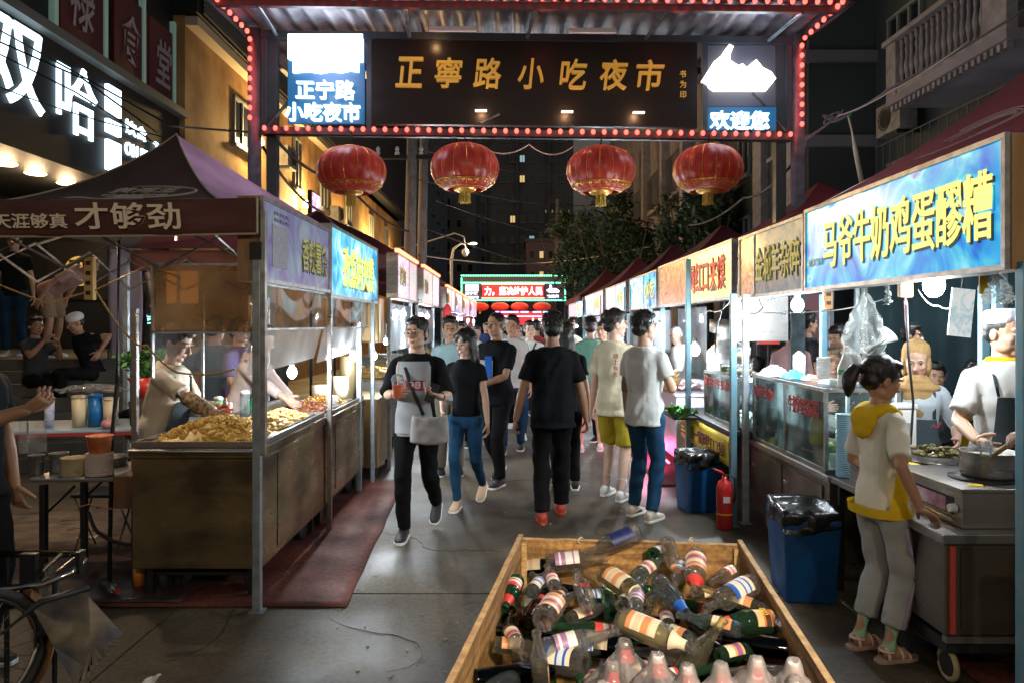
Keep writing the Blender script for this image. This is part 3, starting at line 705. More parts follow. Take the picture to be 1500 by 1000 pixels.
for k, (Y, z) in enumerate(((24, 3.2), (24, 5.9), (27.4, 5.9), (31.2, 3.2), (31.2, 5.9))):
    bb = bx('balcony', (5.35, Y - 1, z), (5.998, Y + 1, z + .15), GWALL, rd)
    q = MB()
    for i in range(15): q.b2((5.36, Y - .98 + i * .138, z + .152), (5.375, Y - .965 + i * .138, z + 1.4))
    q.b2((5.355, Y - 1, z + 1.402), (5.39, Y + 1, z + 1.43)); q.build('railing', mat('dull_iron'), bb)
    window(rd, 'x', (6.0, Y, z + 1.2), 1.2, 1.6, -.07, 1, sill=False)

# --- concrete poles, street lamp, far pole
POLE = mat('concrete_pole', (.34, .29, .25), .85, col2=(.24, .2, .18), scale=6, bump=.2)
def pole(px, Y, r, top, label, arms=True):
    x = (px - 750) / F * Y; t = thing('utility_pole', label, 'utility pole', (x, Y, 0))
    MB().tube([(0, 0, -.05), (.06, 0, top * .5), (.12, 0, top)], [r, r * .88, r * .75], 12).build('mast', POLE, t, True)
    if arms:
        bx('crossarm', (-.7, -.05, top - .9), (.9, .05, top - .82), BLACKM, t)
        for x in (-.6, -.2, .3, .8): MB().lathe([(.04, 0), (.05, .05), (.03, .08), (.045, .13), (.02, .18)], 8, M.Translation((x, 0, top - .818))).build('insulator', WHITEP, t)
    return t
pole(596, 15.0, .14, 6.0, 'left one of the two concrete utility poles behind the lanterns')
pole(614, 15.6, .12, 6.2, 'right one of the two concrete utility poles behind the lanterns', False)
pole(814, 44, .17, 9.3, 'distant utility pole above the right end of the far gate')
sl = thing('street_lamp', 'curved street lamp with a hanging camera behind the left stalls', 'street lamp', (-1.86, 22, 0))
MB().tube([(0, 0, 0), (0, 0, 3.55), (.06, 0, 3.95), (.28, 0, 4.12), (.62, 0, 4.12)], [.05, .045, .04, .035, .03], 8).build('mast', mat('grey_pole', (.45, .43, .42), .5, .3), sl, True)
MB().ell((.68, 0, 4.12), (.11, .07, .035), 10, 6).build('lamp_head', glow('street_lamp_head', (1, .8, .5), 10), sl)
lamp('lamp_glow', (.7, 0, 3.98), 30, (1, .8, .5), .06, sl)
MB().tube([(-2.1, .1, 3.95), (-1.2, .1, 4.05), (.1, .1, 4.45), (.38, .1, 4.35), (.42, .1, 4.0)], .025, 6).build('camera_arm', mat('grey_pole'), sl, True)
MB().lathe([(.03, .1), (.10, .06), (.11, -.05), (.07, -.13), (.0, -.16)][::-1], 12, M.Translation((.42, .1, 3.88))).build('camera_dome', WHITEP, sl, True)

# --- tree
def leaf_crown(name, c, r, n, size, m, par, seed=1):
    rr = random.Random(seed); mb = MB()
    cl = [(V((rr.gauss(0, .45), rr.gauss(0, .4), rr.gauss(0, .42))), rr.uniform(.22, .5)) for _ in range(26)]
    for _ in range(n):
        q, s = rr.choice(cl); d = V((rr.gauss(0, 1), rr.gauss(0, 1), rr.gauss(0, 1))).normalized() * s * rr.uniform(.3, 1)
        p = V(((q.x + d.x) * r[0] + c[0], (q.y + d.y) * r[1] + c[1], (q.z + d.z) * r[2] + c[2]))
        a = V((rr.gauss(0, 1), rr.gauss(0, 1), rr.gauss(0, .6))).normalized() * size * rr.uniform(.6, 1.3); b = a.cross(V((rr.random(), rr.random(), 1))).normalized() * size * .45
        mb.add([p - a, p + b, p + a, p - b], [(0, 1, 2, 3)])
    return mb.build(name, m, par)
LEAF = mat('tree_leaves', (.015, .04, .018), .6, col2=(.03, .06, .025), scale=1.5)
BARK = mat('bark', (.08, .06, .045), .9, bump=.5)
for k, (X, Y, c, r, lb) in enumerate(((3.9, 25, 4.4, (1.9, 1.8, 2.1), 'leafy dark green tree over the far right tents'), (2.9, 33, 5.0, (1.8, 1.6, 2.0), 'farther thin tree left of the leafy one, beside the far gate'), (5.0, 18.5, 4.0, (1.0, 1.4, 1.5), 'dark bush-like tree in front of the barred balconies'))):
    t = thing('street_tree', lb, 'tree', (X, Y, 0))
    tr = MB(); tr.tube([(0, 0, -.05), (.1, 0, c * .45), (0, .1, c)], [.16, .12, .05], 8)
    for a in range(6): tr.tube([(0, 0, c * .5), (math.cos(a) * r[0] * .5, math.sin(a) * r[1] * .5, c * .5 + .9), (math.cos(a) * r[0] * .9, math.sin(a) * r[1] * .9, c + rnd.uniform(0, 1))], [.06, .04, .015], 6)
    tr.build('trunk', BARK, t); leaf_crown('crown', (0, 0, c), r, 5200, .11, LEAF, t, k + 3)

# small litter and cigarette ends on the lane
lt = MB(); rl = random.Random(5)
for i in range(280):
    x, y = rl.uniform(-1.0, 1.9), rl.uniform(3.2, 12) if i % 4 else rl.uniform(2.6, 5); s_ = rl.uniform(.006, .028) * (.6 + .4 * rl.random())
    lt.box((x, y, .004), (s_ * rl.uniform(.6, 2.2), s_ * rl.uniform(.4, 1), .003), M.Rotation(rl.uniform(0, 3.1), 4, 'Z'))
tag(lt.build('litter', mat('litter_bits', (.32, .29, .22), .8, col2=(.12, .09, .06), scale=3)), 'small scraps and cigarette ends scattered over the lane', 'litter', kind='stuff')

CRK = mat('crack_shadow', (.008, .008, .007), .9)
for k, (x, y, a, n) in enumerate(((-.6, 3.4, .4, 14), (.0, 5.2, 2.6, 16), (1.3, 4.9, 1.9, 12), (-.3, 7.6, .2, 18), (.6, 3.1, 2.9, 10), (-1.7, 3.5, 1.2, 12))):
    p = V((x, y, .0025)); q = [p]
    for _ in range(n): a += rl.uniform(-.6, .6); p = p + V((math.cos(a), math.sin(a), 0)) * rl.uniform(.05, .11); q.append(p)
    MB().tube(q, [.0016 * math.sin(3.1 * (i + .3) / (n + .6)) + .0005 for i in range(n + 1)], 4, sq=.3, side=(0, 0, 1)).build('crack', CRK, street)

# ============================================================ GATE
gate = thing('market_gate', 'steel market gateway with red light strings, dark gold lettered plaque and corrugated roof', 'gate', (0, 7.0, 0))
GS = mat('gate_steel', (.06, .08, .09), .45, .6, col2=(.07, .08, .09), scale=7, rvar=.15)
GP = mat('galvanised_post', (.24, .32, .36), .38, .6, col2=(.12, .17, .19), scale=9)
tilt = .0119                                     # the gate leans a little to the right
def gz(x, z): return z - (x - .15) * tilt
for x in (-2.52, 2.80):
    MB().tube([(x, .02, -.02), (x, .02, gz(x, 4.5))], .068, 14).build('post', GP, gate, True)
    bx('brace_post', (x - .05 + (.16 if x < 0 else -.16), .03, 2.6), (x + .05 + (.16 if x < 0 else -.16), .12, gz(x, 4.47)), GS, gate)
def beam(name, x0, x1, y, z, w=.07, h=.07, m=GS, par=None):
    return MB().add([(x0, y, gz(x0, z)), (x1, y, gz(x1, z)), (x1, y + w, gz(x1, z)), (x0, y + w, gz(x0, z)),
                     (x0, y, gz(x0, z) + h), (x1, y, gz(x1, z) + h), (x1, y + w, gz(x1, z) + h), (x0, y + w, gz(x0, z) + h)],
                    [(0, 3, 2, 1), (4, 5, 6, 7), (0, 1, 5, 4), (1, 2, 6, 5), (2, 3, 7, 6), (3, 0, 4, 7)]).build(name, m, par or gate)
beam('beam', -2.45, 2.73, -.02, 3.47, .09, .07); beam('beam', -2.45, 2.73, -.02, 4.41, .09, .07)
beam('beam', -2.45, 2.73, .95, 4.46, .06, .06); beam('eave_beam', -2.62, 2.86, -.70, 4.42, .05, .06)
for x in (-2.45, -1.42, 1.86, 2.68): bx('upright', (x, -.01, gz(x, 3.545)), (x + .05, .045, gz(x, 4.405)), GS, gate)
for x, s in ((-2.4, 1), (2.7, -1)):
    MB().tube([(x, .03, gz(x, 3.56)), (x + s * .34, .03, gz(x, 3.95))], .022, 6).build('brace', GS, gate)
for x in (-2.3, -1.0, .15, 1.3, 2.5): MB().tube([(x, 0, gz(x, 4.44)), (x + .06, -.68, gz(x, 4.43))], .02, 6).build('rafter', GP, gate)
ROOF = mat('corrugated_roof_sheet', (.06, .066, .08), .45, .5, col2=(.2, .2, .22), scale=3)
def rf(u, v): x = -2.75 + u * 5.75; return (x, -.74 + v * 2.6, gz(x, 4.52) + .016 * math.sin(u * 5.75 / .09 * math.pi) + v * .12)
MB().grid(rf, 512, 6).build('roof_sheet', ROOF, gate, True, solid=.003)
MB().add([(-2.75, -.78, gz(-2.75, 4.50)), (3.0, -.78, gz(3, 4.50)), (3.0, -.78, gz(3, 4.78)), (-2.75, -.78, gz(-2.75, 4.78))], [(0, 1, 2, 3)]).build('roof_edge', GS, gate, solid=.02)
# plaque
PLQ = mat('dark_lacquered_board', (.010, .007, .006), .4, col2=(.006, .005, .004), scale=2, stretch=(1, 1, 6), rvar=.08)
pl = MB().add([(x, y, gz(x, z)) for x, y, z in ((-1.36, -.035, 3.58), (1.80, -.035, 3.58), (1.80, -.035, 4.40), (-1.36, -.035, 4.40))] + [(x, y, gz(x, z)) for x, y, z in ((-1.36, .03, 3.58), (1.80, .03, 3.58), (1.80, .03, 4.40), (-1.36, .03, 4.40))],
          [(0, 1, 2, 3), (7, 6, 5, 4), (0, 4, 5, 1), (2, 6, 7, 3), (1, 5, 6, 2), (0, 3, 7, 4)]).build('plaque', PLQ, gate)
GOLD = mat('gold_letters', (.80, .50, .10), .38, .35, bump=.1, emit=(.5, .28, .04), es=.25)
for i, ch in enumerate('正寧路小吃夜市'):
    px = (601, 658, 714, 777, 839, 898, 951)[i]; x = (px - 750) / F * 7; w = .27 if ch != '小' else .25
    text(ch, 'gold_letter', GOLD, pl, (x - w / 2, -.038, gz(x, 3.93)), (1, 0, -tilt), (0, 0, 1), .29, w, ext=.02, bold=.010, shear=.12)
for k, ch in enumerate('书为印'): text(ch, 'small_gold_letter', GOLD, pl, (1.63, -.038, gz(1.63, 4.06 - k * .10)), (1, 0, 0), (0, 0, 1), .07, .06)
for x in (-.30, .52, 1.20): bx('picture_light', (x - .05, -.20, gz(x, 3.665)), (x + .06, -.17, gz(x, 3.68)), glow('picture_light', (1, .8, .6), 2.5), pl)
for x in (-.30, .52, 1.20): lamp('light_wash', (x, -.15, gz(x, 3.70)), 1.3, (1, .5, .25), .02, pl)
MB().tube([(-.30, -.03, 3.60), (-.12, -.06, 3.68)], .012, 6).build('camera_bracket', GP, pl)
lamp('light_wash', (-.75, -.16, 4.38), 1.0, (1, .55, .25), .02, pl)
for x in (-.55, .75): bx('roof_lamp_tube', (x - .22, -.36, gz(x, 4.36)), (x + .22, -.33, gz(x, 4.40)), WHITEP, gate)
# lit signs
LW = glow('cold_white_sign', (.80, .90, 1.0), 5); LB = mat('blue_backboard', (.02, .08, .16), .4, emit=(.0, .10, .25), es=.5)
def gbox(name, x0, x1, z0, z1, y0, y1, m, par):
    return bx(name, (x0, y0, gz(x0, z0)), (x1, y1, gz(x0, z1)), m, par)
ls = gbox('sign_board', -2.19, -1.44, 3.58, 4.40, .0, .03, LB, gate)
def poly(pts, m, par, name, y=-.03, d=.05):
    T = M.Translation((0, y + d, 0)) @ M.Rotation(R(90), 4, 'X')
    return MB().prism([(x, gz(x, z)) for x, z in pts], T, d).build(name, m, par)
pp = [P(a, b, 7) for a, b in ((423, 52), (532, 52), (532, 92), (526, 92), (526, 107), (514, 105), (500, 108), (486, 106), (470, 109), (452, 106), (430, 108), (430, 90), (423, 88))]
poly([(p.x, p.z + (p.x - .15) * tilt) for p in pp][::-1], LW, ls, 'lit_gatehouse_shape')
def gl(body, px, py, h, w, par, m=LW):
    p = P(px, py, 7); return text(body, 'lit_lettering', m, par, (p.x, -.035, p.z), (1, 0, -tilt), (0, 0, 1), h, w, ext=.02, bold=.014)
LW2 = glow('cold_white_letters', (.62, .88, 1.0), 2.2)
gl('正宁路', 436, 148, .185, .57, ls, LW2); gl('小吃夜市', 420, 180, .185, .73, ls, LW2)
rs_ = gbox('sign_board', 1.90, 2.58, 3.57, 3.79, .0, .03, LB, gate)
gb2 = gbox('sign_board', 1.90, 2.58, 3.80, 4.40, .02, .035, mat('dim_sign_frame', (.07, .08, .10), .5), gate)
pp = [P(a, b, 7) for a, b in ((1027, 120), (1045, 92), (1055, 84), (1063, 72), (1067, 67), (1073, 70), (1068, 82), (1068, 90), (1080, 98), (1086, 95), (1092, 101), (1106, 89), (1116, 101), (1128, 107), (1135, 117), (1121, 134), (1045, 134))]
poly([(p.x, p.z + (p.x - .15) * tilt) for p in pp][::-1], glow('warm_white_sign', (1.0, .90, .84), 4), gb2, 'lit_mountain_shape', y=-.035)
gl('欢迎您', 1038, 192, .18, .57, rs_, LW2)
lamp('sign_glow', (-1.8, -.35, 4.1), 16, (.84, .72, .92), .25, gate); lamp('sign_glow', (2.25, -.35, 4.1), 9, (.72, .78, 1), .25, gate)
# red light bulbs
RB = glow('red_bulb_glow', (1.0, .055, .04), 5.5); rb0 = MB().ell((0, 0, 0), (.021, .021, .025), 8, 6).build('light_bulb', RB, gate, True)
pts = []
for i in range(49): x = -2.40 + i * 5.10 / 48; pts.append((x, -.055, gz(x, 3.52)))
for i in range(52): x = -2.66 + i * 5.52 / 51; pts.append((x, -.80, gz(x, 4.47)))
for i in range(50): x = -2.62 + i * 5.44 / 49; pts.append((x, -.80, gz(x, 4.545)))
for s, x in ((-1, -2.53), (1, 2.80)):
    for i in range(9): pts.append((x + s * .01, -.055, gz(x, 3.62 + i * .095)))
    for i in range(6): t = (i + .5) / 6; pts.append((x + s * (.01 + .05 * t), -.055 - .72 * t, gz(x, 4.43 + .04 * t)))
for k, p in enumerate(pts):
    if k == 0: rb0.location = p
    else: piece(rb0, gate, p)
for x in (-2.1, -.9, .3, 1.5, 2.5): lamp('red_glow', (x, -.16, gz(x, 3.50)), .45, (1, .10, .06), .12, gate); lamp('red_glow', (x, -.62, gz(x, 4.40)), .45, (1, .10, .08), .1, gate)
MB().tube([(-2.4, -.02, 3.50), (2.7, -.02, 3.44)], .012, 5).build('light_cable', CABLE, gate)
# lanterns
LRED = mat('red_lantern_silk', (.40, .030, .014), .34, col2=(.20, .012, .008), scale=30, stretch=(1, 1, .15), bump=.12, bscale=40, emit=(.5, .03, .01), es=.06, sheen=.2)
LGOLD = mat('gold_lantern_trim', (.80, .45, .10), .35, .8); TAS = mat('gold_tassel', (.62, .42, .09), .6, bump=.4, bscale=120)
LP_ = ((515, 251, 'red silk lantern hanging below the bright white sign, leftmost of the big four'), (681, 247, 'second red silk lantern from the left, in front of the dark tower'),
       (880, 251, 'third red silk lantern from the left, beneath the gold lettered plaque'), (1037, 249, 'rightmost of the big red silk lanterns, beneath the lit mountain sign'))
for k, (px, py, lb) in enumerate(LP_):
    p = P(px, py, 6.95); t = thing('red_lantern', lb, 'lantern', tuple(p), R(7 * k), 'big red lanterns hung from the gate')
    t.scale = (1, 1, .83); A, Bz = .335, .255; n = 56; nr = 16; vs = MB()
    def sh_(u, v):
        a = 2 * math.pi * u; ph = -1.12 + 2.24 * v; rr = A * math.cos(ph) ** .8 * (1 - .030 * abs(math.cos(a * nr / 2)) ** 3) / 1.0
        return (rr * math.cos(a), rr * math.sin(a), Bz * math.sin(ph) / .90)
    vs.grid(sh_, 96, 18).build('silk_body', LRED, t, True)
    r0 = MB()
    for i in range(nr):
        a = 2 * math.pi * (i + .0) / nr + math.pi / nr * 0
        r0.tube([(A * 1.003 * math.cos(ph) ** .8 * (.972) * math.cos(a), A * 1.003 * math.cos(ph) ** .8 * .972 * math.sin(a), Bz * math.sin(ph) / .90) for ph in [-1.1 + 2.2 * j / 12 for j in range(13)]], .0022, 4)
    r0.build('ribs', LGOLD, t)
    MB().lathe([(.10, 0), (.115, .01), (.105, .035), (.05, .045)], 16, M.Translation((0, 0, .245))).build('top_cap', LGOLD, t, True)
    MB().tube([(0, 0, .28), (0, -.01, .36), (0, -.02, (gz(p.x, 3.50) - p.z) / .83)], .008, 5).build('hanging_wire', CABLE, t)
    fr = MB()
    for ph, rad in ((-.62, .005), (-1.0, .005)):
        fr.tube([(A * math.cos(ph) ** .8 * 1.012 * math.cos(a), A * math.cos(ph) ** .8 * 1.012 * math.sin(a), Bz * math.sin(ph) / .9) for a in [2 * math.pi * j / 48 for j in range(48)]], rad, 4, closed=True)
    for i in range(20):
        a0 = 2 * math.pi * i / 20
        for rr_, dz in ((.155, 0), (.095, 0)):
            fr.tube([((lambda ph, a: (A * math.cos(ph) ** .8 * 1.012 * math.cos(a), A * math.cos(ph) ** .8 * 1.012 * math.sin(a), Bz * math.sin(ph) / .9))(-.78 + rr_ * math.sin(b), a0 + rr_ * 1.0 * math.cos(b))) for b in [math.pi * j / 7 for j in range(8)]], .0032, 4)
    fr.build('gold_fretwork', LGOLD, t)
    MB().lathe([(.05, -.02), (.105, 0), (.12, .03), (.11, .04)], 16, M.Translation((0, 0, -.262))).build('bottom_cap', LGOLD, t, True)
    q = MB()
    for i in range(40): a = rnd.uniform(0, 6.28); rr = rnd.uniform(.012, .052); q.tube([(rr * math.cos(a), rr * math.sin(a), -.26), (rr * 1.08 * math.cos(a), rr * 1.08 * math.sin(a), -.40 - rnd.uniform(0, .015))], .0055, 4)
    q.build('tassel', TAS, t)

# far gate
fg = thing('far_gate', 'distant gateway outlined in green bulbs with a red text display', 'gate', (.07, 36, 0))
bx('frame', (-2.55, 0, 2.85), (2.55, .1, 4.05), mat('dark_gate_panel', (.05, .03, .05), .5, emit=(.06, .01, .03), es=.3), fg)
for x in (-2.62, 2.56): bx('post', (x, 0, -.05), (x + .08, .1, 4.05), GS, fg)
GB = glow('green_bulb_glow', (.10, 1.0, .42), 9); g0 = MB().ell((0, 0, 0), (.03, .03, .03), 6, 4).build('light_bulb', GB, fg)
pts = [(-2.6 + i * 5.2 / 60, -.06, z) for z in (4.08, 3.72, 2.84) for i in range(61)] + [(x, -.06, 2.9 + i * .08) for x in (-2.6, 2.6) for i in range(1, 14)]
for k, p in enumerate(pts):
    if k: piece(g0, fg, p)
    else: g0.location = p
dp = bx('text_display', (-1.55, -.05, 2.98), (1.5, -.005, 3.62), glow('red_display_back', (1, .03, .03), 1.3), fg)
text('力，坚决维护人民', 'display_lettering', glow('pink_display_text', (1, .75, .7), 5), dp, (-1.45, -.07, 3.08), (1, 0, 0), (0, 0, 1), .44, 2.9, bold=.02)
for a, b in (((-1.6, -.08, 2.93), (1.55, -.05, 2.975)), ((-1.6, -.08, 3.625), (1.55, -.05, 3.67))): bx('display_border', a, b, glow('red_border', (1, .2, .12), 6), dp)
bx('lit_gatehouse_shape', (-2.4, -.05, 3.3), (-1.75, -.005, 3.62), glow('far_white_sign', (.8, .85, 1), 2.6), fg)
text('正宁路', 'lit_lettering', glow('far_white_sign'.strip(), (.8, .85, 1), 2.6), fg, (-2.42, -.06, 3.1), (1, 0, 0), (0, 0, 1), .16, .66, bold=.03)
text('小吃夜市', 'lit_lettering', glow('far_white_sign', (.8, .85, 1), 2.6), fg, (-2.45, -.06, 2.92), (1, 0, 0), (0, 0, 1), .14, .72, bold=.03)
T = M.Translation((0, -.01, 0)) @ M.Rotation(R(90), 4, 'X')
MB().prism([(1.65, 3.35), (1.8, 3.22), (2.25, 3.22), (2.35, 3.34), (2.1, 3.45), (1.95, 3.42), (1.9, 3.62), (1.82, 3.62), (1.82, 3.45)], T, .05).build('lit_mountain_shape', glow('far_white_sign', (.8, .85, 1), 2.6), fg)
text('欢迎您', 'lit_lettering', glow('far_white_sign', (.8, .85, 1), 2.6), fg, (1.68, -.06, 2.96), (1, 0, 0), (0, 0, 1), .16, .6, bold=.03)
lamp('red_glow', (0, -1.2, 2.8), 90, (1, .12, .10), .3, fg)
FL = mat('far_lantern_red', (.5, .03, .02), .5, emit=(.8, .06, .03), es=.35)
for k, (x, lb) in enumerate(((-1.65, 'small far lantern under the green gate, leftmost'), (-.65, 'small far lantern under the green gate, second from left'), (.33, 'small far lantern under the green gate, third from left'), (1.45, 'small far lantern under the green gate, rightmost'))):
    t = thing('red_lantern', lb, 'lantern', (x + .05, 35.8, 2.52), 0, 'small lanterns of the far gate')
    MB().ell((0, 0, 0), (.46, .46, .22), 14, 8).build('silk_body', FL, t, True); MB().lathe([(.05, -.36), (.06, -.2)], 8).build('tassel', TAS, t); bx('wire', (-.01, -.01, .2), (.01, .01, .3), CABLE, t)
vb = thing('neon_arch', 'far red board with violet and blue neon tubes beyond the green gate', 'sign', (.5, 48, 0))
bx('board', (-1.6, 0, 1.5), (2.4, .1, 2.5), glow('far_red_board', (.9, .05, .06), .9), vb)
bx('neon_tube', (-1.6, -.06, 2.42), (.6, -.01, 2.5), glow('violet_neon', (.55, .25, 1), 7), vb); bx('neon_tube', (.9, -.06, 2.42), (2.3, -.01, 2.5), glow('blue_neon', (.15, .4, 1), 6), vb)
bx('neon_tube', (-1.2, -.06, 2.15), (2.3, -.01, 2.2), glow('pink_neon', (1, .35, .5), 5), vb)
for x in (-1.55, 2.3): bx('leg', (x, 0, 0), (x + .08, .1, 1.498), GS, vb)
text('人民', 'lettering', glow('pink_display_text', (1, .75, .7), 5), vb, (.6, -.07, 1.65), (1, 0, 0), (0, 0, 1), .4, 1.2, bold=.02)

# ============================================================ CABLES
def cable(label, pts, r=.008, m=None, sag=0.0, cat='cable', group='loose cables overhead', name='cable'):
    pts = [V(p) for p in pts]; out = []
    for i in range(len(pts) - 1):
        for j in range(10):
            t = j / 10; p = pts[i].lerp(pts[i + 1], t); p.z -= sag * 4 * t * (1 - t); out.append(p)
    out.append(pts[-1]); o = MB().tube(out, r, 5).build(name, m or CABLE, smooth=True); return tag(o, label, cat, group)
cable('thin cable from the left gate post up across the white luminous characters', [P(380, 195, 7), P(250, 185, 8.5), P(0, 45, 9.0)], .012)
cable('second thin cable crossing the white luminous characters', [P(230, 195, 8.2), P(120, 115, 8.4), P(0, 62, 8.4)], .012)
cable('third cable sagging over the white luminous characters', [P(235, 215, 8.3), P(110, 135, 8.3), P(0, 80, 8.3)], .010)
cable('low cable over the white luminous characters towards the tent roof', [P(260, 205, 8.3), P(0, 128, 8.3)], .008, sag=.05)
cable('cable descending in front of the ochre wall from the gate post', [P(385, 215, 7.2), P(470, 310, 9), P(610, 425, 16)], .016, sag=.1)
cable('long cable from the ochre wall to the concrete poles', [P(400, 200, 8), P(500, 260, 11), P(600, 340, 15)], .02, sag=.15)
cable('pale cable spanning the street below the far windows', [P(600, 372, 15), P(780, 386, 30), P(950, 362, 24)], .018, CABLEW, sag=.1)
cable('thin line crossing the street below the second lantern', [P(640, 295, 20), P(860, 350, 30)], .018, mat('grey_cable', (.10, .10, .10)), sag=.2)
cable('thin line over the far gate towards the left poles', [P(610, 330, 16), P(820, 392, 40)], .02, mat('grey_cable'), sag=.2)
cable('upper thin line across the dark tower', [P(600, 215, 15), P(860, 262, 30)], .016, mat('grey_cable'), sag=.2)
cable('middle thin line across the dark tower', [P(600, 260, 15), P(870, 300, 30)], .016, mat('grey_cable'), sag=.25)
cable('slack cable looped below the bottom beam between the middle lanterns', [P(700, 212, 6.98), P(775, 212, 6.98), P(840, 215, 6.98)], .006, CABLEW, sag=.09)
cable('bunched cables from the right gate post towards the balcony', [P(1172, 205, 7), P(1215, 180, 7), P(1245, 165, 7), P(1300, 132, 6.8), P(1500, 15, 6.2)], .013, mat('dusty_cable', (.16, .14, .16)), sag=.02)
cable('thin companion of the bunched cables on the right', [P(1172, 209, 7.02), P(1228, 170, 7), P(1300, 137, 6.8), P(1420, 60, 6.4)], .006, CABLEW, sag=.02)
cable('dark diagonal cable in front of the slab building under the gate corner', [P(1165, 235, 7.6), P(1090, 290, 10), P(1010, 330, 14)], .018, sag=.1)
cable('dark cable up from the upper right corner of the gate roof', [P(1178, 55, 6.9), P(1255, 0, 6.4), P(1300, -30, 6.3)], .03, sag=.02)
kn = [P(1222 + 14 * math.cos(a * 1.7) + rnd.uniform(-3, 3), 172 + 7 * math.sin(a * 2.3) - 8 * math.cos(a * 1.7) * .5, 7) for a in np.linspace(0, 14, 50)]
tag(MB().tube(kn, .006, 5).build('cable_knot', mat('dusty_cable')), 'tangled knot of cables on a stick right of the gate', 'cable')
bt = thing('cable_stick', 'thin bamboo stick propping the bunched cables above the blue sign', 'stick', (0, 0, 0))
MB().tube([P(1243, 168, 7), P(1253, 220, 6.98), P(1266, 285, 6.95), P(1266, 460, 6.95), P(1268, 560, 6.95)], [.018, .022, .025, .026, .03], 8).build('stick', mat('bamboo', (.30, .32, .26), .6), bt, True)
bx('green_tape', tuple(P(1241, 172, 7.03)), tuple(P(1247, 163, 6.97)), mat('green_tape', (.02, .3, .15), .5), bt)

# ============================================================ LEFT SIDE
BLUE = ((.01, .06, .35), (.02, .35, .65), (.25, .75, .85), (.85, .95, .95)); PURP = ((.14, .08, .34), (.26, .18, .48), (.34, .42, .56), (.50, .58, .60))
SHDW = mat('letter_shadow_print', (.02, .03, .08), .5)
YEL = mat('yellow_sign_letters', (.62, .60, .12), .5); YELL = glow('lit_yellow_letters', (.82, .86, .16), 1.05)
ALU = mat('aluminium_frame', (.42, .43, .43), .4, .8, col2=(.26, .25, .24), scale=14)
WOODE = mat('plywood_edge', (.34, .20, .09), .7, col2=(.22, .12, .05), scale=12, stretch=(1, 1, .2))
def sign_box(label, side, X, y0, y1, z0, z1, panels, dep=.13, end=None, slope=0.0, name='sign_board'):
    """side -1: board left of the lane facing +x; panels: (t0, t1, material, lettering or None, letter material, (u0,v0,h,w))"""
    s = 1 if side < 0 else -1                     # outward normal
    t = thing(name, label, 'sign', (X, y0, z0)); L = y1 - y0; H = z1 - z0
    def bx2(nm, ya, yb, za, zb, xa, xb, m, par=t): return bx(nm, (min(s * xa, s * xb), ya, za), (max(s * xa, s * xb), yb, zb), m, par)
    bx2('case', 0, L, 0, H, -dep, 0, STEEL)
    if end: bx2('end_board', -.006, -.0025, .004, H - .004, -dep, -.004, end)
    w = .022
    bx2('frame', -.002, L + .002, H - w, H + .002, .001, .022, ALU); bx2('frame', -.002, L + .002, -.002, w, .001, .022, ALU)
    for a in (-.002, L - w): bx2('frame', a, a + w + .002, w + .001, H - w - .001, .001, .0215, ALU)
    for i, (t0, t1, m_, tx, tm, fr) in enumerate(panels):
        p = bx2('panel', max(w, t0 * L) + .002, min(L - w, t1 * L) - .002, w + .001, H - w - .001, .002, .012, m_)
        if t1 < .99: bx2('divider', t1 * L - .009, t1 * L + .009, w + .001, H - w - .001, .003, .020, ALU)
        if tx:
            u0, v0, h, wd_ = fr
            o = (s * .0135, (u0 if s > 0 else L - u0), v0)
            text(tx, 'lettering', tm, p, (s * .0155, o[1], o[2]), (0, s, 0), (0, 0, 1), h, wd_, ext=.003, bold=.010)
            text(tx, 'letter_shadow', SHDW, p, (s * .0125, o[1] + s * .012, o[2] - .012), (0, s, 0), (0, 0, 1), h, wd_, ext=.002, bold=.012)
    return t
A1 = art('purple_glow_print', PURP, 3.5, .10, .3); A2 = art('cyan_backlit_print', BLUE, 3.0, .65, .25)  # purple print of the unlit board carries an added faint glow
s1 = sign_box('unlit lilac sign board with yellow characters nearest on the left', -1, -1.47, 4.18, 5.72, 1.90, 2.40, [(0, 1, A1, '香辣薯条', YEL, (.78, .12, .24, .66))], end=WOODE)
bx('notice_sheet', (.014, .17, .10), (.017, .46, .36), mat('dull_paper', (.42, .43, .46), .7, col2=(.33, .34, .4), scale=30), s1)
for z in (.38, .42): text('价目表', 'lettering', CALL, s1, (.014, .2, z), (0, 1, 0), (0, 0, 1), .025, .3, ext=.002, bold=0)
sign_box('backlit cyan sign board with yellow characters, second on the left', -1, -1.47, 5.75, 7.75, 1.87, 2.46, [(0, 1, A2, '孜然肉夹馍', YELL, (.42, .10, .36, 1.35))])
A3 = art('pink_backlit_print', ((.5, .15, .4), (.75, .35, .55), (.6, .75, .8), (.9, .9, .85)), 6, .8, .25, dist=3)
A4 = art('multicolour_print', ((.25, .3, .5), (.5, .6, .7), (.8, .6, .6), (.8, .85, .8)), 9, .55, .25, stretch=(1, 1, .3), dist=3)
REDN = glow('red_neon_trim', (1, .16, .07), 5)
left_far = [(9.3, 11.2, 1.98, 2.58, A3), (12.0, 14.6, 1.98, 2.60, A4), (16.3, 18.6, 1.95, 2.5, A4), (18.8, 21.4, 1.95, 2.5, A2), (21.8, 25, 1.95, 2.5, A4), (25.5, 30, 1.95, 2.5, A3)]
lfl = ['pinkish lit sign board with red neon top just past the woman with glasses', 'striped multicolour sign board with red neon top, fourth on the left', 'pale sign board right behind the red fire bag on the left row', 'small cyan sign board far along the left row', 'small pale sign board far along the left row, second to last', 'last tiny pink sign board of the left row']
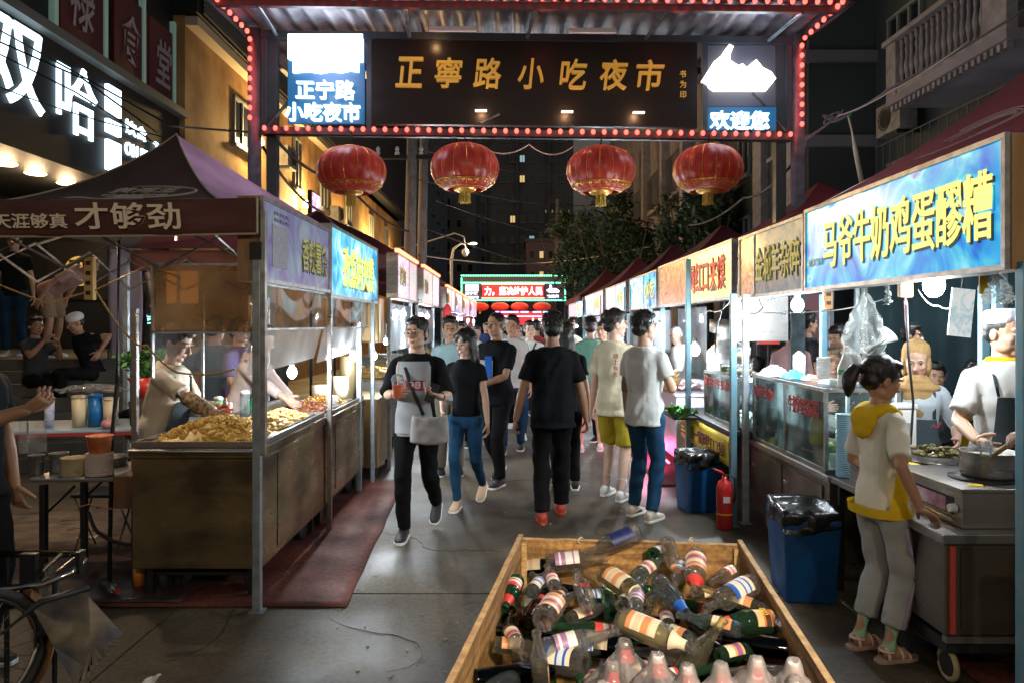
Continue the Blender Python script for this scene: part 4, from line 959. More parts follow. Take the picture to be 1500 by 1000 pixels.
for (a, b, z0, z1, m_), lb in zip(left_far, lfl):
    t = sign_box(lb, -1, -1.5, a, b, z0, z1, [(0, .55, m_, '烤肉', YEL, (.2, .2, .24, .5)), (.55, 1, A4 if m_ is not A4 else A3, None, None, None)])
    bx('neon_trim', (-.02, -.02, z1 - z0 + .01), (.04, b - a + .02, z1 - z0 + .05), REDN, t); lamp('trim_glow', (.12, (b - a) / 2, z1 - z0 + .15), 5, (1, .2, .12), .2, t)

# food helpers
def heap(name, label, X, Y, z, rx, ry, h, m, n=140, size=.028, cat='food', seed=0, kind='chips'):
    r = random.Random(seed); mb = MB()
    mb.grid(lambda u, v: (rx * (2 * u - 1), ry * (2 * v - 1), max(0, h * .9 * (1 - (2 * u - 1) ** 2) * (1 - (2 * v - 1) ** 2)) + .002), 12, 12)
    for _ in range(n):
        u, v = r.uniform(-.95, .95), r.uniform(-.95, .95); zz = h * (1 - u * u) * (1 - v * v)
        T = M.Translation((u * rx, v * ry, zz + r.uniform(0, .012))) @ M.Rotation(r.uniform(0, 6.3), 4, 'Z') @ M.Rotation(r.uniform(-1, 1), 4, 'X') @ M.Rotation(r.uniform(-1, 1), 4, 'Y')
        if kind == 'chips': s = size * r.uniform(.6, 1.2); mb.ell((0, 0, 0), (s, s * .75, s * .32), 7, 4, T)
        elif kind == 'sticks': s = size * r.uniform(.8, 1.4); mb.box((0, 0, 0), (s * 2, s * .35, s * .3), T)
        else: s = size * r.uniform(.6, 1.1); mb.ell((0, 0, 0), (s, s * .8, s * .7), 7, 5, T)
    t = thing(name, label, cat, (X, Y, z)); o = mb.build('pieces', m, t, True); o['kind'] = 'stuff'; return t
POT = mat('fried_potato', (.80, .56, .16), .5, col2=(.66, .40, .09), scale=25, bump=.2); CRISP = mat('golden_crust', (.60, .30, .06), .6, col2=(.42, .18, .03), scale=30, bump=.3)
MEAT = mat('browned_meat', (.33, .12, .045), .5, col2=(.20, .07, .03), scale=30, bump=.3); NOOD = mat('pale_noodles', (.62, .55, .38), .5, col2=(.5, .42, .26), scale=30)

# food carts
def cart(label, x0, x1, y0, y1, z0, z1, m=STEEL_D, wheels=True, handle=True):
    t = thing('food_cart', label, 'food cart', (x0, y0, 0)); w, l = x1 - x0, y1 - y0
    bx('body', (0, 0, z0), (w, l, z1 - .10), m, t, bevel=.008)
    bx('counter_rim', (-.01, -.015, z1 - .097), (w + .012, l + .012, z1 - .035), m, t, bevel=.006)
    for a, b in (((0, 0, z1 - .033), (w, .02, z1)), ((0, l - .02, z1 - .033), (w, l, z1)), ((0, .021, z1 - .033), (.02, l - .021, z1)), ((w - .02, .021, z1 - .033), (w, l - .021, z1))): bx('upstand', a, b, STEEL, t)
    bx('tray_floor', (.021, .021, z1 - .031), (w - .021, l - .021, z1 - .022), STEEL, t)
    bx('seam', (w, .3, z0 + .05), (w + .004, .306, z1 - .12), BLACKM, t)
    bx('lower_shelf', (.08, .1, .12), (w - .08, l - .1, .14), BLACKM, t)
    if wheels:
        for x, y in ((.12, .2), (w - .12, .2), (.12, l - .2), (w - .12, l - .2)):
            c = MB().lathe([(.03, -.02), (.085, -.02), (.092, 0), (.085, .02), (.03, .02)], 16, M.Translation((x, y, .09)) @ M.Rotation(R(90), 4, 'Y')).build('caster', mat('rubber', (.03, .03, .03), .7), t, True)
            bx('fork', (x - .03, y - .02, .17), (x + .03, y + .02, z0 - .001), BLACKM, c)
        for x in (.06, w - .10):
            for y in (.06, l - .10): bx('leg', (x, y, .02), (x + .035, y + .035, z0 - .001), BLACKM, t)
    if handle:
        MB().tube([(.03, -.015, z1 + .02 - .06), (.03, -.09, z1 - .04), (w - .03, -.09, z1 - .04), (w - .03, -.015, z1 - .04)], .012, 8).build('push_rail', STEEL, t, True)
    return t
WARMSTEEL = mat('warm_tinted_steel', (.46, .34, .18), .36, .82, col2=(.10, .075, .045), scale=1.5, stretch=(1, 1, 2.2), rvar=.16, bump=.35, bscale=5, thr=(.36, .62))  # gold tone stands for warm light reflected in the steel
c1 = cart('front left food cart with grimy golden steel panels and trays of fried potato', -2.27, -1.50, 4.28, 5.72, .19, .95, WARMSTEEL)
c2 = cart('second left food cart, narrower dark steel, behind the aluminium post', -2.27, -1.50, 5.78, 7.25, .21, .93, WARMSTEEL, handle=False)
heap('potato_heap', 'big golden heap of fried potato slices at the front corner of the left cart', -1.88, 4.62, .93, .32, .25, .115, POT, 330, .028, seed=1)
heap('potato_heap', 'second tray of golden potato behind the aluminium post', -1.74, 5.02, .93, .20, .14, .06, POT, 90, .03, seed=2)
heap('fried_snacks', 'orange battered snacks heaped in the middle of the left cart', -1.72, 5.38, .93, .18, .14, .07, CRISP, 110, .026, seed=3, kind='lump')
heap('fried_snacks', 'tray of brown fried meat strips on the second left cart', -1.74, 6.05, .91, .2, .22, .08, MEAT, 150, .026, seed=4, kind='lump')
heap('fried_snacks', 'reddish fried sticks at the far end of the second left cart', -1.74, 6.62, .91, .2, .2, .07, CRISP, 110, .03, seed=5, kind='sticks')
def tray(label, X, Y, z, w, l, h=.035, m=STEEL):
    t = thing('food_tray', label, 'tray', (X, Y, z)); bx('base', (-w / 2, -l / 2, 0), (w / 2, l / 2, .006), m, t)
    for a, b in (((-w / 2, -l / 2, .007), (w / 2, -l / 2 + .006, h)), ((-w / 2, l / 2 - .006, .007), (w / 2, l / 2, h)), ((-w / 2, -l / 2 + .007, .007), (-w / 2 + .006, l / 2 - .007, h)), ((w / 2 - .006, -l / 2 + .007, .007), (w / 2, l / 2 - .007, h))): bx('rim', a, b, m, t)
    return t
tray('steel tray under the small potato heap behind the post', -1.74, 5.02, .929, .44, .32); tray('steel tray under the orange battered snacks', -1.73, 5.38, .929, .42, .32)
tray('steel tray holding the brown meat strips', -1.74, 6.05, .909, .44, .5); tray('steel tray holding the reddish sticks', -1.74, 6.62, .909, .44, .46)
def jar(label, X, Y, z, r, h, m, lid=None, name='container', cat='container', taper=1.1):
    t = thing(name, label, cat, (X, Y, z)); MB().lathe([(r, 0), (r * taper, h)], 16).build('body', m, t, True)
    if lid: MB().lathe([(r * taper * 1.06, h + .001), (r * taper * 1.06, h + .02), (r * taper * .6, h + .026)], 16).build('lid', lid, t, True)
    return t
CREAM = mat('cream_plastic', (.62, .52, .36), .45); KRAFT = mat('kraft_paper', (.5, .36, .2), .8)
jar('tall cream paper tub among the snacks on the second left cart', -1.66, 6.95, .91, .07, .24, CREAM); jar('second cream tub beside the tall one on the left cart', -1.85, 6.9, .91, .07, .16, CREAM)
jar('small white tub in front of the cream tubs on the left cart', -1.62, 6.45, .91, .05, .10, WHITEP)
cyl = thing('steel_cylinder', 'tall golden steel cylinder standing at the end of the second left cart', 'drum', (-1.62, 7.1, .91)); MB().lathe([(.085, 0), (.085, .42), (.07, .44)], 20).build('drum', mat('gold_steel', (.55, .42, .22), .3, .85), cyl, True)
jar('clear squeeze bottle beside the vendor arm on the left cart', -2.05, 5.5, .95, .035, .17, clear('bottle_clear', (.8, .85, .8), .1), WHITEP, 'squeeze_bottle', 'bottle', 1.0)
jar('green squeeze bottle standing on the inner edge of the left cart', -2.15, 5.25, .95, .03, .15, mat('green_plastic', (.02, .25, .08), .4), WHITEP, 'squeeze_bottle', 'bottle', 1.0)

# posts and plexiglass shields of the left stall
def post(label, px, Y, top, m=POSTM, w=.045, X=None, base=-.005, name='tent_post'):
    x = (px - 750) / F * Y if X is None else X; t = thing(name, label, 'post', (x, Y, 0))
    bx('shaft', (-w / 2, -w / 2, base), (w / 2, w / 2, top), m, t, bevel=.004)
    if base < .1: bx('foot_plate', (-w * .9, -w * .9, -.004), (w * .9, w * .9, .006), m, t)
    return t
pf = post('bright aluminium tent leg standing at the front corner of the left food cart', 377, 4.13, 2.12, w=.046)
bx('joint_collar', (-.034, -.034, 2.02), (.034, .034, 2.12), BLACKP, pf); bx('inner_leg', (.024, -.02, .9), (.05, .02, 2.3), ALU, pf)
post('steel post between the two left food carts', 483, 5.75, 1.90, STEEL, .035); post('slim steel post at the far end of the second left cart', 546, 7.45, 1.9, POSTM, .04)
post('thin steel post beyond the second left cart next to the golden cabinet', 570, 8.2, 1.95, POSTM, .04)
sh1 = thing('sneeze_guard', 'clear and smoke brown plastic screen across the front of the left cart', 'screen', (0, 4.24, 0))
xa, xb = -2.12, -1.50
BROWNF = clear('brown_film', (.30, .19, .11), haze=.30, hcol=(.28, .16, .07), var=.22, hscale=2.2, rough=.10)
def wav(x0, x1, z0, z1, a, y=0): return lambda u, v: (x0 + (x1 - x0) * u, y + a * math.sin(u * 5 + v * 2) * math.sin(v * 3.14) + a * noise.noise(V((u * 3, v * 2, 1))), z0 + (z1 - z0) * v)
MB().grid(wav(xa, xb, 1.60, 1.995, .03), 20, 14).build('brown_film_sheet', BROWNF, sh1, True)
MB().grid(wav(xa, xb, 1.335, 1.60, .006, -.03), 10, 8).build('clear_sheet', PLEXI, sh1, True)
for z in (1.595, 1.998): bx('rail', (xa - .01, -.012, z), (xb, .012, z + .012), ALU, sh1)
bx('stile', (xa - .012, -.012, 1.335), (xa, .012, 2.01), ALU, sh1)
sh2 = thing('sneeze_guard', 'long side screen above the left carts, steamed white along its lower half', 'screen', (-1.49, 0, 0))
for a, b in ((4.25, 5.72), (5.78, 7.4)):
    MB().grid(lambda u, v: (.008 * math.sin(u * 9) * v, a + (b - a) * u, 1.62 + .27 * v), 16, 6).build('clear_sheet', clear('dirty_plexiglass', (.8, .84, .86), haze=.12, hcol=(.4, .42, .45), var=.1, hscale=6), sh2, True)
    MB().grid(lambda u, v: (-.03 - .06 * (1 - v), a + (b - a) * u, (1.34 + .045 * u) + (1.615 - 1.34 - .045 * u) * v), 16, 6).build('steamed_sheet', PLEXIF, sh2, True)
    bx('rail', (-.012, a, 1.612), (.012, b, 1.626), ALU, sh2); bx('rail', (-.012, a, 1.885), (.012, b, 1.897), ALU, sh2)
for y, w in ((5.1, .02), (6.3, .03), (6.75, .03)): post('pale inner upright of the left stall at %s' % {5.1: 'the vendor arm', 6.3: 'the meat tray', 6.75: 'the cream tubs'}[y], 0, y, 1.9, ALU, w, X=-2.2 if y < 6 else -2.3, base=.0)
def bulb(label, p, pw, col=(.86, .94, 1), r=.035, cordlen=.25, X=None):
    t = thing('hanging_bulb', label, 'light bulb', tuple(p))
    MB().ell((0, 0, 0), (r, r, r * 1.25), 12, 8).build('bulb', BULBW, t, True); MB().lathe([(r * .5, r), (r * .55, r * 2.2), (r * .3, r * 2.4)], 10).build('socket', WHITEP, t, True)
    MB().tube([(0, 0, r * 2.3), (.01, 0, cordlen)], .004, 5).build('cord', CABLEW, t); lamp('light', (0, 0, -r * 1.9), pw, col, .035, t)
    return t
bulb('white bulb glaring through the steamed screen above the potato heap', P(408, 545, 5.3) + V((.10, 0, 0)), 34)
bulb('white bulb glaring through the steamed screen by the middle steel post', P(508, 522, 6.7) + V((.06, 0, 0)), 40)
bulb('white bulb at the far end of the steamed screen on the left', P(548, 521, 8.3), 38)
bulb('white bulb between the left golden cabinet and the next stall', P(590, 500, 10.5) + V((-.25, 0, 0)), 40)

bulb('white bulb high up inside the left market tent above the pale table', V((-3.0, 5.1, 2.36)), 46, (1, .74, .46), cordlen=.12)  # bulb added behind the valance to brighten the left side
# left tent
TENT = mat('dark_brown_tent_cloth', (.075, .048, .038), .75, col2=(.045, .03, .025), scale=2, bump=.15, bscale=30); VAL = mat('maroon_valance', (.12, .040, .030), .75, col2=(.08, .026, .02), scale=3, stretch=(1, 1, 5), bump=.2, bscale=20)
LITSIDE = mat('light_tinted_tent_side', (.50, .32, .50), .8, col2=(.28, .16, .28), scale=2); PIPE = mat('beige_piping', (.45, .36, .24), .7)  # side cloth painted lilac for the light coming through it
tt = thing('market_tent', 'dark brown peaked tent with cream slogan on its front valance, left', 'tent', (0, 0, 0))
ap = V((-2.62, 5.6, 3.13)); cx = [V((-3.78, 4.1, 2.36)), V((-1.46, 4.1, 2.37)), V((-1.46, 7.1, 2.40)), V((-3.78, 7.1, 2.4))]
def roof(a, b, sa=.22, sb=.22):
    def fn(u, v): p = a.lerp(b, u).lerp(ap, v); p.z -= (sa + (sb - sa) * u) * math.sin(math.pi * v) ** .8; return tuple(p)
    return fn
MB().grid(roof(cx[0], cx[1]), 24, 16).build('front_panel', TENT, tt, True)
MB().grid(roof(cx[1], cx[2], .22, .02), 20, 16).build('side_panel', LITSIDE, tt, True)
MB().grid(roof(cx[2], cx[3], .02, .22), 20, 16).build('back_panel', REDCLOTH, tt, True); MB().grid(roof(cx[3], cx[0]), 20, 16).build('left_panel', TENT, tt, True)
VZ = .205
va = MB().grid(lambda u, v: (-3.78 + 2.32 * u, 4.085 + .012 * math.sin(u * 22) * (1 - v), 2.36 + .01 * u - VZ * (1 - v) - .012 * math.sin(u * 3.1)), 40, 6).build('valance', VAL, tt, True, solid=.004)
MB().grid(lambda u, v: (-3.78 + 2.32 * u, 7.1, 2.38 - VZ * (1 - v)), 30, 5).build('valance', VAL, tt, True, solid=.004)
MB().tube([(-3.78 + 2.32 * i / 30, 4.078, 2.36 + .01 * i / 30 - VZ - .012 * math.sin(i / 30 * 3.1)) for i in range(31)], .006, 5).build('piping', PIPE, tt)
for a in cx[:2]: MB().tube([V(roof(a, a)(0, i / 14)) + V((0, 0, .004)) for i in range(15)], .007, 5).build('seam_piping', PIPE, tt, True)
MB().tube([(-1.452, 4.083, 2.37), (-1.45, 4.08, 2.165)], .007, 5).build('piping', PIPE, tt)
CRM = mat('cream_print', (.85, .70, .50), .7); CRM2 = mat('faded_cream_print', (.42, .37, .30), .7)
text('天涯够真', 'lettering', CRM, va, (-2.93, 4.052, 2.19), (1, .0, 0), (0, 0, 1), .085, .42, ext=.003, bold=.012, shear=-.1)
text('才够劲', 'lettering', CRM, va, (-2.47, 4.052, 2.182), (1, 0, 0), (0, 0, 1), .155, .60, ext=.003, bold=.014, shear=-.1)
fp = lambda u, v: V(roof(cx[0], cx[1])(u, v))
o_ = fp(.62, .30); ux = (fp(.9, .3) - fp(.5, .3)).normalized(); vz = (fp(.62, .5) - fp(.62, .28)).normalized()
off = ux.cross(vz) * .03
text('黄河王', 'lettering', CRM2, tt, tuple(o_ + off * 1.6 + vz * .14 - ux * .18), ux, vz, .17, .44, ext=.002, bold=.01, shear=.2)
text('HUANGHE', 'lettering', CRM2, tt, tuple(o_ + off * 1.4 + vz * .07 - ux * .20), ux, vz, .045, .42, ext=.002, bold=.01, shear=.2)
lg = MB()
def onp(x, y, k=1.5): return o_ + off * k + ux * x + vz * y
lg.tube([onp(.02 + .36 * math.cos(a), .20 + .20 * math.sin(a)) for a in np.linspace(-2.2, 1.9, 26)], [.002 + .006 * math.sin(i / 25 * math.pi) for i in range(26)], 5)
lg.tube([onp(-.42 + .5 * t, -.02 + .03 * math.sin(t * 9)) for t in np.linspace(0, 1, 14)], .006, 5)
lg.tube([onp(.0 + .09 * math.cos(a), .0 + .045 * math.sin(a)) for a in np.linspace(0, 6.28, 20)], .009, 5)
lg.build('swirl_logo', CRM2, tt, True)
tf = MB()
def scissor(p0, p1, n, z0, z1):
    p0, p1 = V(p0), V(p1)
    for i in range(n):
        a, b = p0.lerp(p1, i / n), p0.lerp(p1, (i + 1) / n); fl = i % 2
        for s in (0, 1): tf.tube([(a.x, a.y + s * .012, z0 if fl ^ s else z1), (b.x, b.y + s * .012, z1 if fl ^ s else z0)], .011, 4)
scissor((-3.75, 4.2, 0), (-1.5, 4.2, 0), 4, 1.98, 2.28); scissor((-3.75, 7.0, 0), (-1.5, 7.0, 0), 4, 1.98, 2.28); scissor((-1.53, 4.2, 0), (-1.53, 7.0, 0), 4, 2.02, 2.3); scissor((-3.72, 4.2, 0), (-3.72, 7.0, 0), 4, 1.98, 2.28)
for a in ((-2.62, 4.2), (-2.62, 7.0), (-1.53, 5.6), (-3.72, 5.6)): tf.tube([(a[0], a[1], 2.27), (-2.62, 5.6, 2.62)], .012, 4)
tf.tube([(-2.62, 5.6, 2.3), (-2.62, 5.6, 3.1)], .016, 6)
tf.build('truss', ALU, tt)
bx('leg', (-3.80, 4.11, -.005), (-3.755, 4.155, 2.3), POSTM, tt); bx('leg', (-3.80, 7.0, -.005), (-3.755, 7.045, 2.3), POSTM, tt); bx('leg', (-1.53, 7.05, -.005), (-1.485, 7.095, 2.3), POSTM, tt)
def strip(label, p, h=.28, w=.05, m=None):
    t = thing('power_strip', label, 'power strip', tuple(p)); bx('body', (-w / 2, -.02, -h), (w / 2, .02, 0), m or mat('yellowed_plastic', (.50, .33, .12), .6), t, bevel=.004)
    for i in range(4): bx('socket', (-w * .25, -.024, -h + .03 + i * .06), (w * .25, -.0201, -h + .055 + i * .06), BLACKP, t)
    return t
strip('yellowed power strip hanging under the left tent truss', P(132, 377, 4.35), .26, .055)
cable('ochre extension cable drooping from the left tent to the cart', [P(0, 418, 4.3), P(70, 445, 4.3), P(128, 428, 4.34)], .006, mat('ochre_cable', (.45, .27, .10)))
cable('ochre cable running from the power strip down to the plastic screen', [P(140, 425, 4.34), P(190, 495, 4.25), P(215, 505, 4.22), P(260, 545, 4.2), P(345, 540, 4.2)], .006, mat('ochre_cable'), sag=.02)
cable('ochre cable between the truss middle and power strip', [P(140, 425, 4.34), P(215, 390, 4.3), P(260, 405, 4.3)], .005, mat('ochre_cable'))
tp = thing('thin_pole', 'thin black pole with a cable leaning under the left tent', 'pole', (0, 0, 0)); MB().tube([P(174, 350, 4.6), P(172, 560, 4.6), P(164, 640, 4.6), P(160, 860, 4.5)], .013, 6).build('rod', BLACKM, tp, True)
post('slim half golden post at the left rear of the plastic screen', 198, 4.55, 1.75, STEEL, .036)
gb = thing('steel_cabinet', 'golden steel cabinet and hood in the gap after the second left cart', 'cabinet', (-2.2, 7.75, 0))
bx('base', (0, 0, .1), (.75, .9, .85), mat('gold_steel'), gb, bevel=.01); bx('chimney', (.45, .1, 1.45), (.75, .4, 1.95), mat('gold_steel'), gb, bevel=.02); bx('upright', (.66, .02, .851), (.70, .06, 1.449), mat('gold_steel'), gb)
for x in (.02, .68):
    for y in (.02, .82): bx('leg', (x, y, 0), (x + .05, y + .05, .099), BLACKM, gb)

# far left stalls
for k, (a, b) in enumerate(((9.3, 11.6), (12.0, 14.8), (16.3, 21.4), (21.8, 30))):
    lab = ('third', 'fourth', 'fifth', 'last')[k]
    t = thing('market_stall', '%s stall counter on the left under a dark red awning' % lab, 'stall', (-1.6, a, 0)); L = b - a
    bx('counter', (-.8, 0, .15), (0, L - .3, .92), STEEL, t, bevel=.01)
    bx('plastic_screen', (.0, 0, 1.3), (.01, L - .3, 1.92), PLEXIF, t); bx('glass_case', (-.5, .2, .922), (-.05, L - .8, 1.22), GLASSC, t)
    for y in (0, L - .34): bx('post', (-.02, y, -.005), (.03, y + .04, 2.0), POSTM, t)
    bx('post', (-.8, 0, 0), (-.76, .04, 2.7), POSTM, t)
    MB().grid(lambda u, v: (-2.6 + 2.7 * u, L * v, 2.55 + .75 * (1 - abs(2 * v - 1)) * (1 - abs(2 * u - 1)) ** .8 + .04 * noise.noise(V((u * 4, v * 4, k)))), 16, 16).build('awning', REDCLOTH, t, True, solid=.01)
    for i in range(2 + k // 2): bulb('white bulb number %s in the %s stall of the left row' % (('one', 'two', 'three')[i], lab) if 0 else ('near' if i == 0 else 'far' if i == 1 else 'farthest') + ' white bulb under the %s stall awning on the left' % lab, (-1.58, a + .5 + i * (L - 1) / 2, 1.80), 58)
    heap('fried_snacks', 'food laid out on the %s stall counter on the left' % lab, -2.0, a + 1, .925, .3, .6, .1, (CRISP, MEAT, POT, NOOD)[k], 40, .05, seed=20 + k, kind='lump')
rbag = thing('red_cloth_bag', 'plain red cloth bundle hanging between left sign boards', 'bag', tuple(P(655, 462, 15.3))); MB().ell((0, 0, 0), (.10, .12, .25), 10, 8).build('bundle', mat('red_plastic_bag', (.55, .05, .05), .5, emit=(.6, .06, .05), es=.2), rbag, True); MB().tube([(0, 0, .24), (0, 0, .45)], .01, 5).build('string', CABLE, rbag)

# ---------- tables and clutter on the left
def folding_table(label, c, w, d, h, m, rz=0, legs=True, edge=None):
    t = thing('folding_table', label, 'table', (c[0], c[1], 0), rz); bx('tabletop', (-w / 2, -d / 2, h - .025), (w / 2, d / 2, h), m, t, bevel=.006)
    if edge: bx('edge_band', (-w / 2 - .004, -d / 2 - .004, h - .05), (w / 2 + .004, d / 2 + .004, h - .0255), edge, t)
    for x in (-w / 2 + .06, w / 2 - .06):
        for y in (-d / 2 + .05, d / 2 - .05): bx('leg', (x - .018, y - .018, -.002), (x + .018, y + .018, h - .051), BLACKM, t)
    for y in (-d / 2 + .05, d / 2 - .05): MB().tube([(-w / 2 + .06, y, h * .65), (-w / 2 + .25, y, h - .06)], .01, 5).build('brace', BLACKM, t)
    return t
folding_table('steel topped small table with paper cups, left foreground', (-2.52, 4.72), .95, .55, .70, STEEL, R(2))
folding_table('pale blue folding table with a red edge further left', (-3.42, 6.2), 2.2, .7, 1.02 * .78, mat('pale_blue_laminate', (.30, .40, .48), .35), R(12), edge=mat('red_edge', (.3, .03, .03)))
ORG = mat('orange_paper_cup', (.62, .10, .03), .55, col2=(.75, .30, .12), scale=14); CUPW = mat('white_paper_cup', (.66, .56, .50), .6)
def cup_stack(label, p, r, n, h, m, top=None, toph=.075, name='cup_stack', pitch=.011):
    t = thing(name, label, 'stack of cups', tuple(p)); prev = 0
    b0 = MB().lathe([(r * .92, 0), (r, pitch * .7), (r * 1.06, pitch * .75), (r * 1.06, pitch * .98)], 20).build('cup', m, t, True)
    for i in range(1, n): c = piece(b0, t, (rnd.uniform(-.0015, .0015), rnd.uniform(-.0015, .0015), pitch * i))
    z = pitch * n + .0005
    if top: MB().lathe([(r * .82, z), (r * .99, z + toph * .93), (r * 1.05, z + toph * .94), (r * 1.05, z + toph), (r * .95, z + toph), (r * .8, z + toph * .2)], 20).build('top_cup', top, t, True)
    return t
cup_stack('stack of white paper bowls topped by an orange one on the steel table', tuple(G(137, 692, .70) * 1 if 0 else (-2.60, 4.52, .70)), .075, 13, .2, CUPW, ORG, .11)
def pot(label, p, r, h, m=STEEL, lid=False):
    t = thing('steel_pot', label, 'pot', tuple(p)); MB().lathe([(r * .95, 0), (r, .01), (r, h), (r * 1.04, h + .004), (r * .97, h + .002), (r * .93, .015), (.001, .012)], 24, closed=False).build('pot_body', m, t, True)
    if lid: MB().lathe([(r * 1.03, h + .006), (r * .7, h + .03), (.02, h + .035), (.02, h + .055)], 20).build('lid', m, t, True)
    return t
pot('cream enamel food tub with brown leaf print next to the paper bowls', (-2.78, 4.55, .70), .075, .105, mat('cream_enamel', (.55, .45, .28), .4, col2=(.15, .12, .05), scale=12, thr=(.6, .7)))
pot('small dark steel pot at the left of the cream tub', (-2.92, 4.62, .70), .055, .12); pot('narrow steel canister leftmost on the steel table', (-3.02, 4.55, .70), .045, .12)
pot('shallow steel basin behind the cream tub on the steel table', (-2.72, 4.82, .70), .12, .06)
zt = .796
jar('tall cream container left of the blue flask on the pale table', -3.62, 6.0, zt, .055, .24, CREAM, CREAM); jar('blue plastic flask between two cream containers', -3.50, 6.02, zt, .055, .25, mat('blue_plastic', (.01, .13, .38), .35), mat('blue_plastic'), 'flask', 'flask', 1.0)
jar('cream container right of the blue flask', -3.38, 6.04, zt, .055, .22, CREAM, CREAM); jar('slim white printed carton left of the cream containers', -3.86, 5.98, zt, .035, .22, mat('printed_carton', (.6, .6, .65), .5, col2=(.2, .25, .5), scale=20), BLACKP)
jar('dark round basket under the red vegetable pot', -3.12, 6.15, zt, .14, .20, mat('dark_basket', (.03, .022, .02), .7)); jar('small clear tumbler right of the dark basket', -2.90, 6.15, zt, .04, .15, clear('bottle_clear'))
b_ = thing('garlic_bulb', 'pinkish round onion in front of the cream container', 'onion', (-3.32, 5.88, zt + .04)); MB().ell((0, 0, 0), (.05, .05, .04), 12, 8).build('bulb', mat('pink_onion', (.5, .22, .22), .4), b_, True); MB().tube([(0, 0, .035), (.01, 0, .07)], [.01, .004], 6).build('stem', CREAM, b_)
rp = thing('herb_pot', 'bunch of green herbs in a red cone shaped pot on the left table', 'plant', (-3.16, 6.15, zt + .23)); MB().lathe([(.04, 0), (.13, .17)], 18).build('pot', mat('glossy_red', (.45, .03, .02), .3), rp, True); leaf_crown('leaves', (0, 0, .28), (.24, .2, .16), 800, .035, mat('herb_leaves', (.04, .16, .03), .5, col2=(.10, .28, .06), scale=8), rp, 9)
pb = thing('plastic_bag', 'crumpled clear plastic bag lying over the cream containers', 'bag', (-3.55, 6.05, zt + .30))
CRUMP = clear('crumpled_plastic', (.85, .87, .88), haze=.22, hcol=(.55, .52, .50), var=.15, hscale=12, rough=.15)
MB().grid(lambda u, v: ((u - .5) * .55, (v - .5) * .3, .05 * math.sin(u * 3.1) * math.sin(v * 3.1) + .03 * noise.noise(V((u * 7, v * 6, 0)))), 24, 16).build('film', CRUMP, pb)
sb = thing('sauce_bottle', 'yellow capped orange sauce bottle standing on the ground by the table leg', 'bottle', (-2.33, 4.48, .02)); MB().lathe([(.035, 0), (.037, .13)], 14).build('body', mat('orange_sauce', (.5, .17, .03), .3), sb, True); MB().lathe([(.037, .131), (.03, .17), (.02, .20), (.008, .24)], 14).build('cap', mat('yellow_plastic', (.75, .48, .03), .4), sb, True)
lb_ = thing('lying_bottle', 'small clear bottle with a red cap lying beside the sauce bottle', 'bottle', (-2.45, 4.37, .05), R(-40)); MB().lathe([(.028, -.1), (.028, .05), (.012, .08), (.012, .1)], 12, M.Rotation(R(90), 4, 'Y')).build('glass', clear('bottle_clear'), lb_, True); MB().lathe([(.015, .1), (.015, .12)], 10, M.Rotation(R(-90), 4, 'Y') if 0 else M.Rotation(R(90), 4, 'Y')).build('cap', mat('glossy_red'), lb_)
gb_ = thing('bottle', 'clear bottle with a green sticker standing behind the chrome rack', 'bottle', (-2.55, 3.95, .02)); MB().lathe([(.06, 0), (.062, .16), (.05, .2), (.022, .25), (.022, .30), (.026, .31)], 16).build('glass', clear('bottle_clear'), gb_, True); MB().lathe([(.0635, .03), (.0635, .09)], 16, closed=False).build('sticker', mat('green_plastic'), gb_, True)
wb = thing('wooden_box', 'small brown wooden box fixed beside the front left cart', 'box', (-2.37, 4.5, .52)); bx('case', (-.08, -.1, 0), (.08, .12, .2), mat('brown_wood', (.16, .08, .035), .7, col2=(.1, .05, .02), scale=8), wb, bevel=.005); bx('bracket', (-.02, .0, -.5), (.02, .05, -.002), BLACKM, wb)
# chrome rack and worn sheet, lower left
CHR = mat('chrome_tube', (.62, .60, .55), .15, 1.0, col2=(.35, .30, .22), scale=9, rvar=.1)
ck = thing('chrome_rack', 'rounded chrome tube rack with dark straps in the lower left corner', 'rack', (0, 0, 0))
lp = [P(-60, 862, 3.2), P(20, 860, 3.2), P(65, 855, 3.2), P(105, 838, 3.25), P(124, 820, 3.3), P(115, 812, 3.4), P(95, 811, 3.45), P(-60, 810, 3.45)]
MB().tube(lp, .016, 10).build('hoop', CHR, ck, True); MB().tube([P(35, 860, 3.2), P(90, 812, 3.43)], .012, 8).build('crossbar', BLACKM, ck, True); MB().tube([P(55, 856, 3.2), P(110, 816, 3.36)], .008, 8).build('crossbar', CHR, ck, True)
MB().box(P(43, 842, 3.25), (.07, .03, .20)).build('strap', BLACKP, ck); MB().box(P(118, 822, 3.28), (.02, .05, .10)).build('strap', BLACKP, ck)
for q in ((10, 858, 3.2), (10, 811, 3.45), (80, 850, 3.22)): a = P(*q); MB().tube([a, (a.x, a.y, .0)], .012, 6).build('leg', BLACKM, ck)
tc = thing('tricycle_tail', 'rusty curved mudguard and wheel of a tricycle at the bottom left edge', 'tricycle', (0, 0, 0))
wc = P(-45, 965, 3.0); MB().tube([wc + V((0, .26 * math.cos(a), .26 * math.sin(a))) @ M.Rotation(R(-35), 3, 'Z') if 0 else wc + M.Rotation(R(-40), 3, 'Z') @ V((0, .27 * math.cos(a), .27 * math.sin(a))) for a in np.linspace(0, 6.28, 30)[:-1]], .022, 8, closed=True).build('tyre', mat('rubber'), tc, True)
MB().tube([wc + M.Rotation(R(-40), 3, 'Z') @ V((0, .245 * math.cos(a), .245 * math.sin(a))) for a in np.linspace(0, 6.28, 30)[:-1]], .012, 6, closed=True).build('rim', CHR, tc, True)
sp = MB()
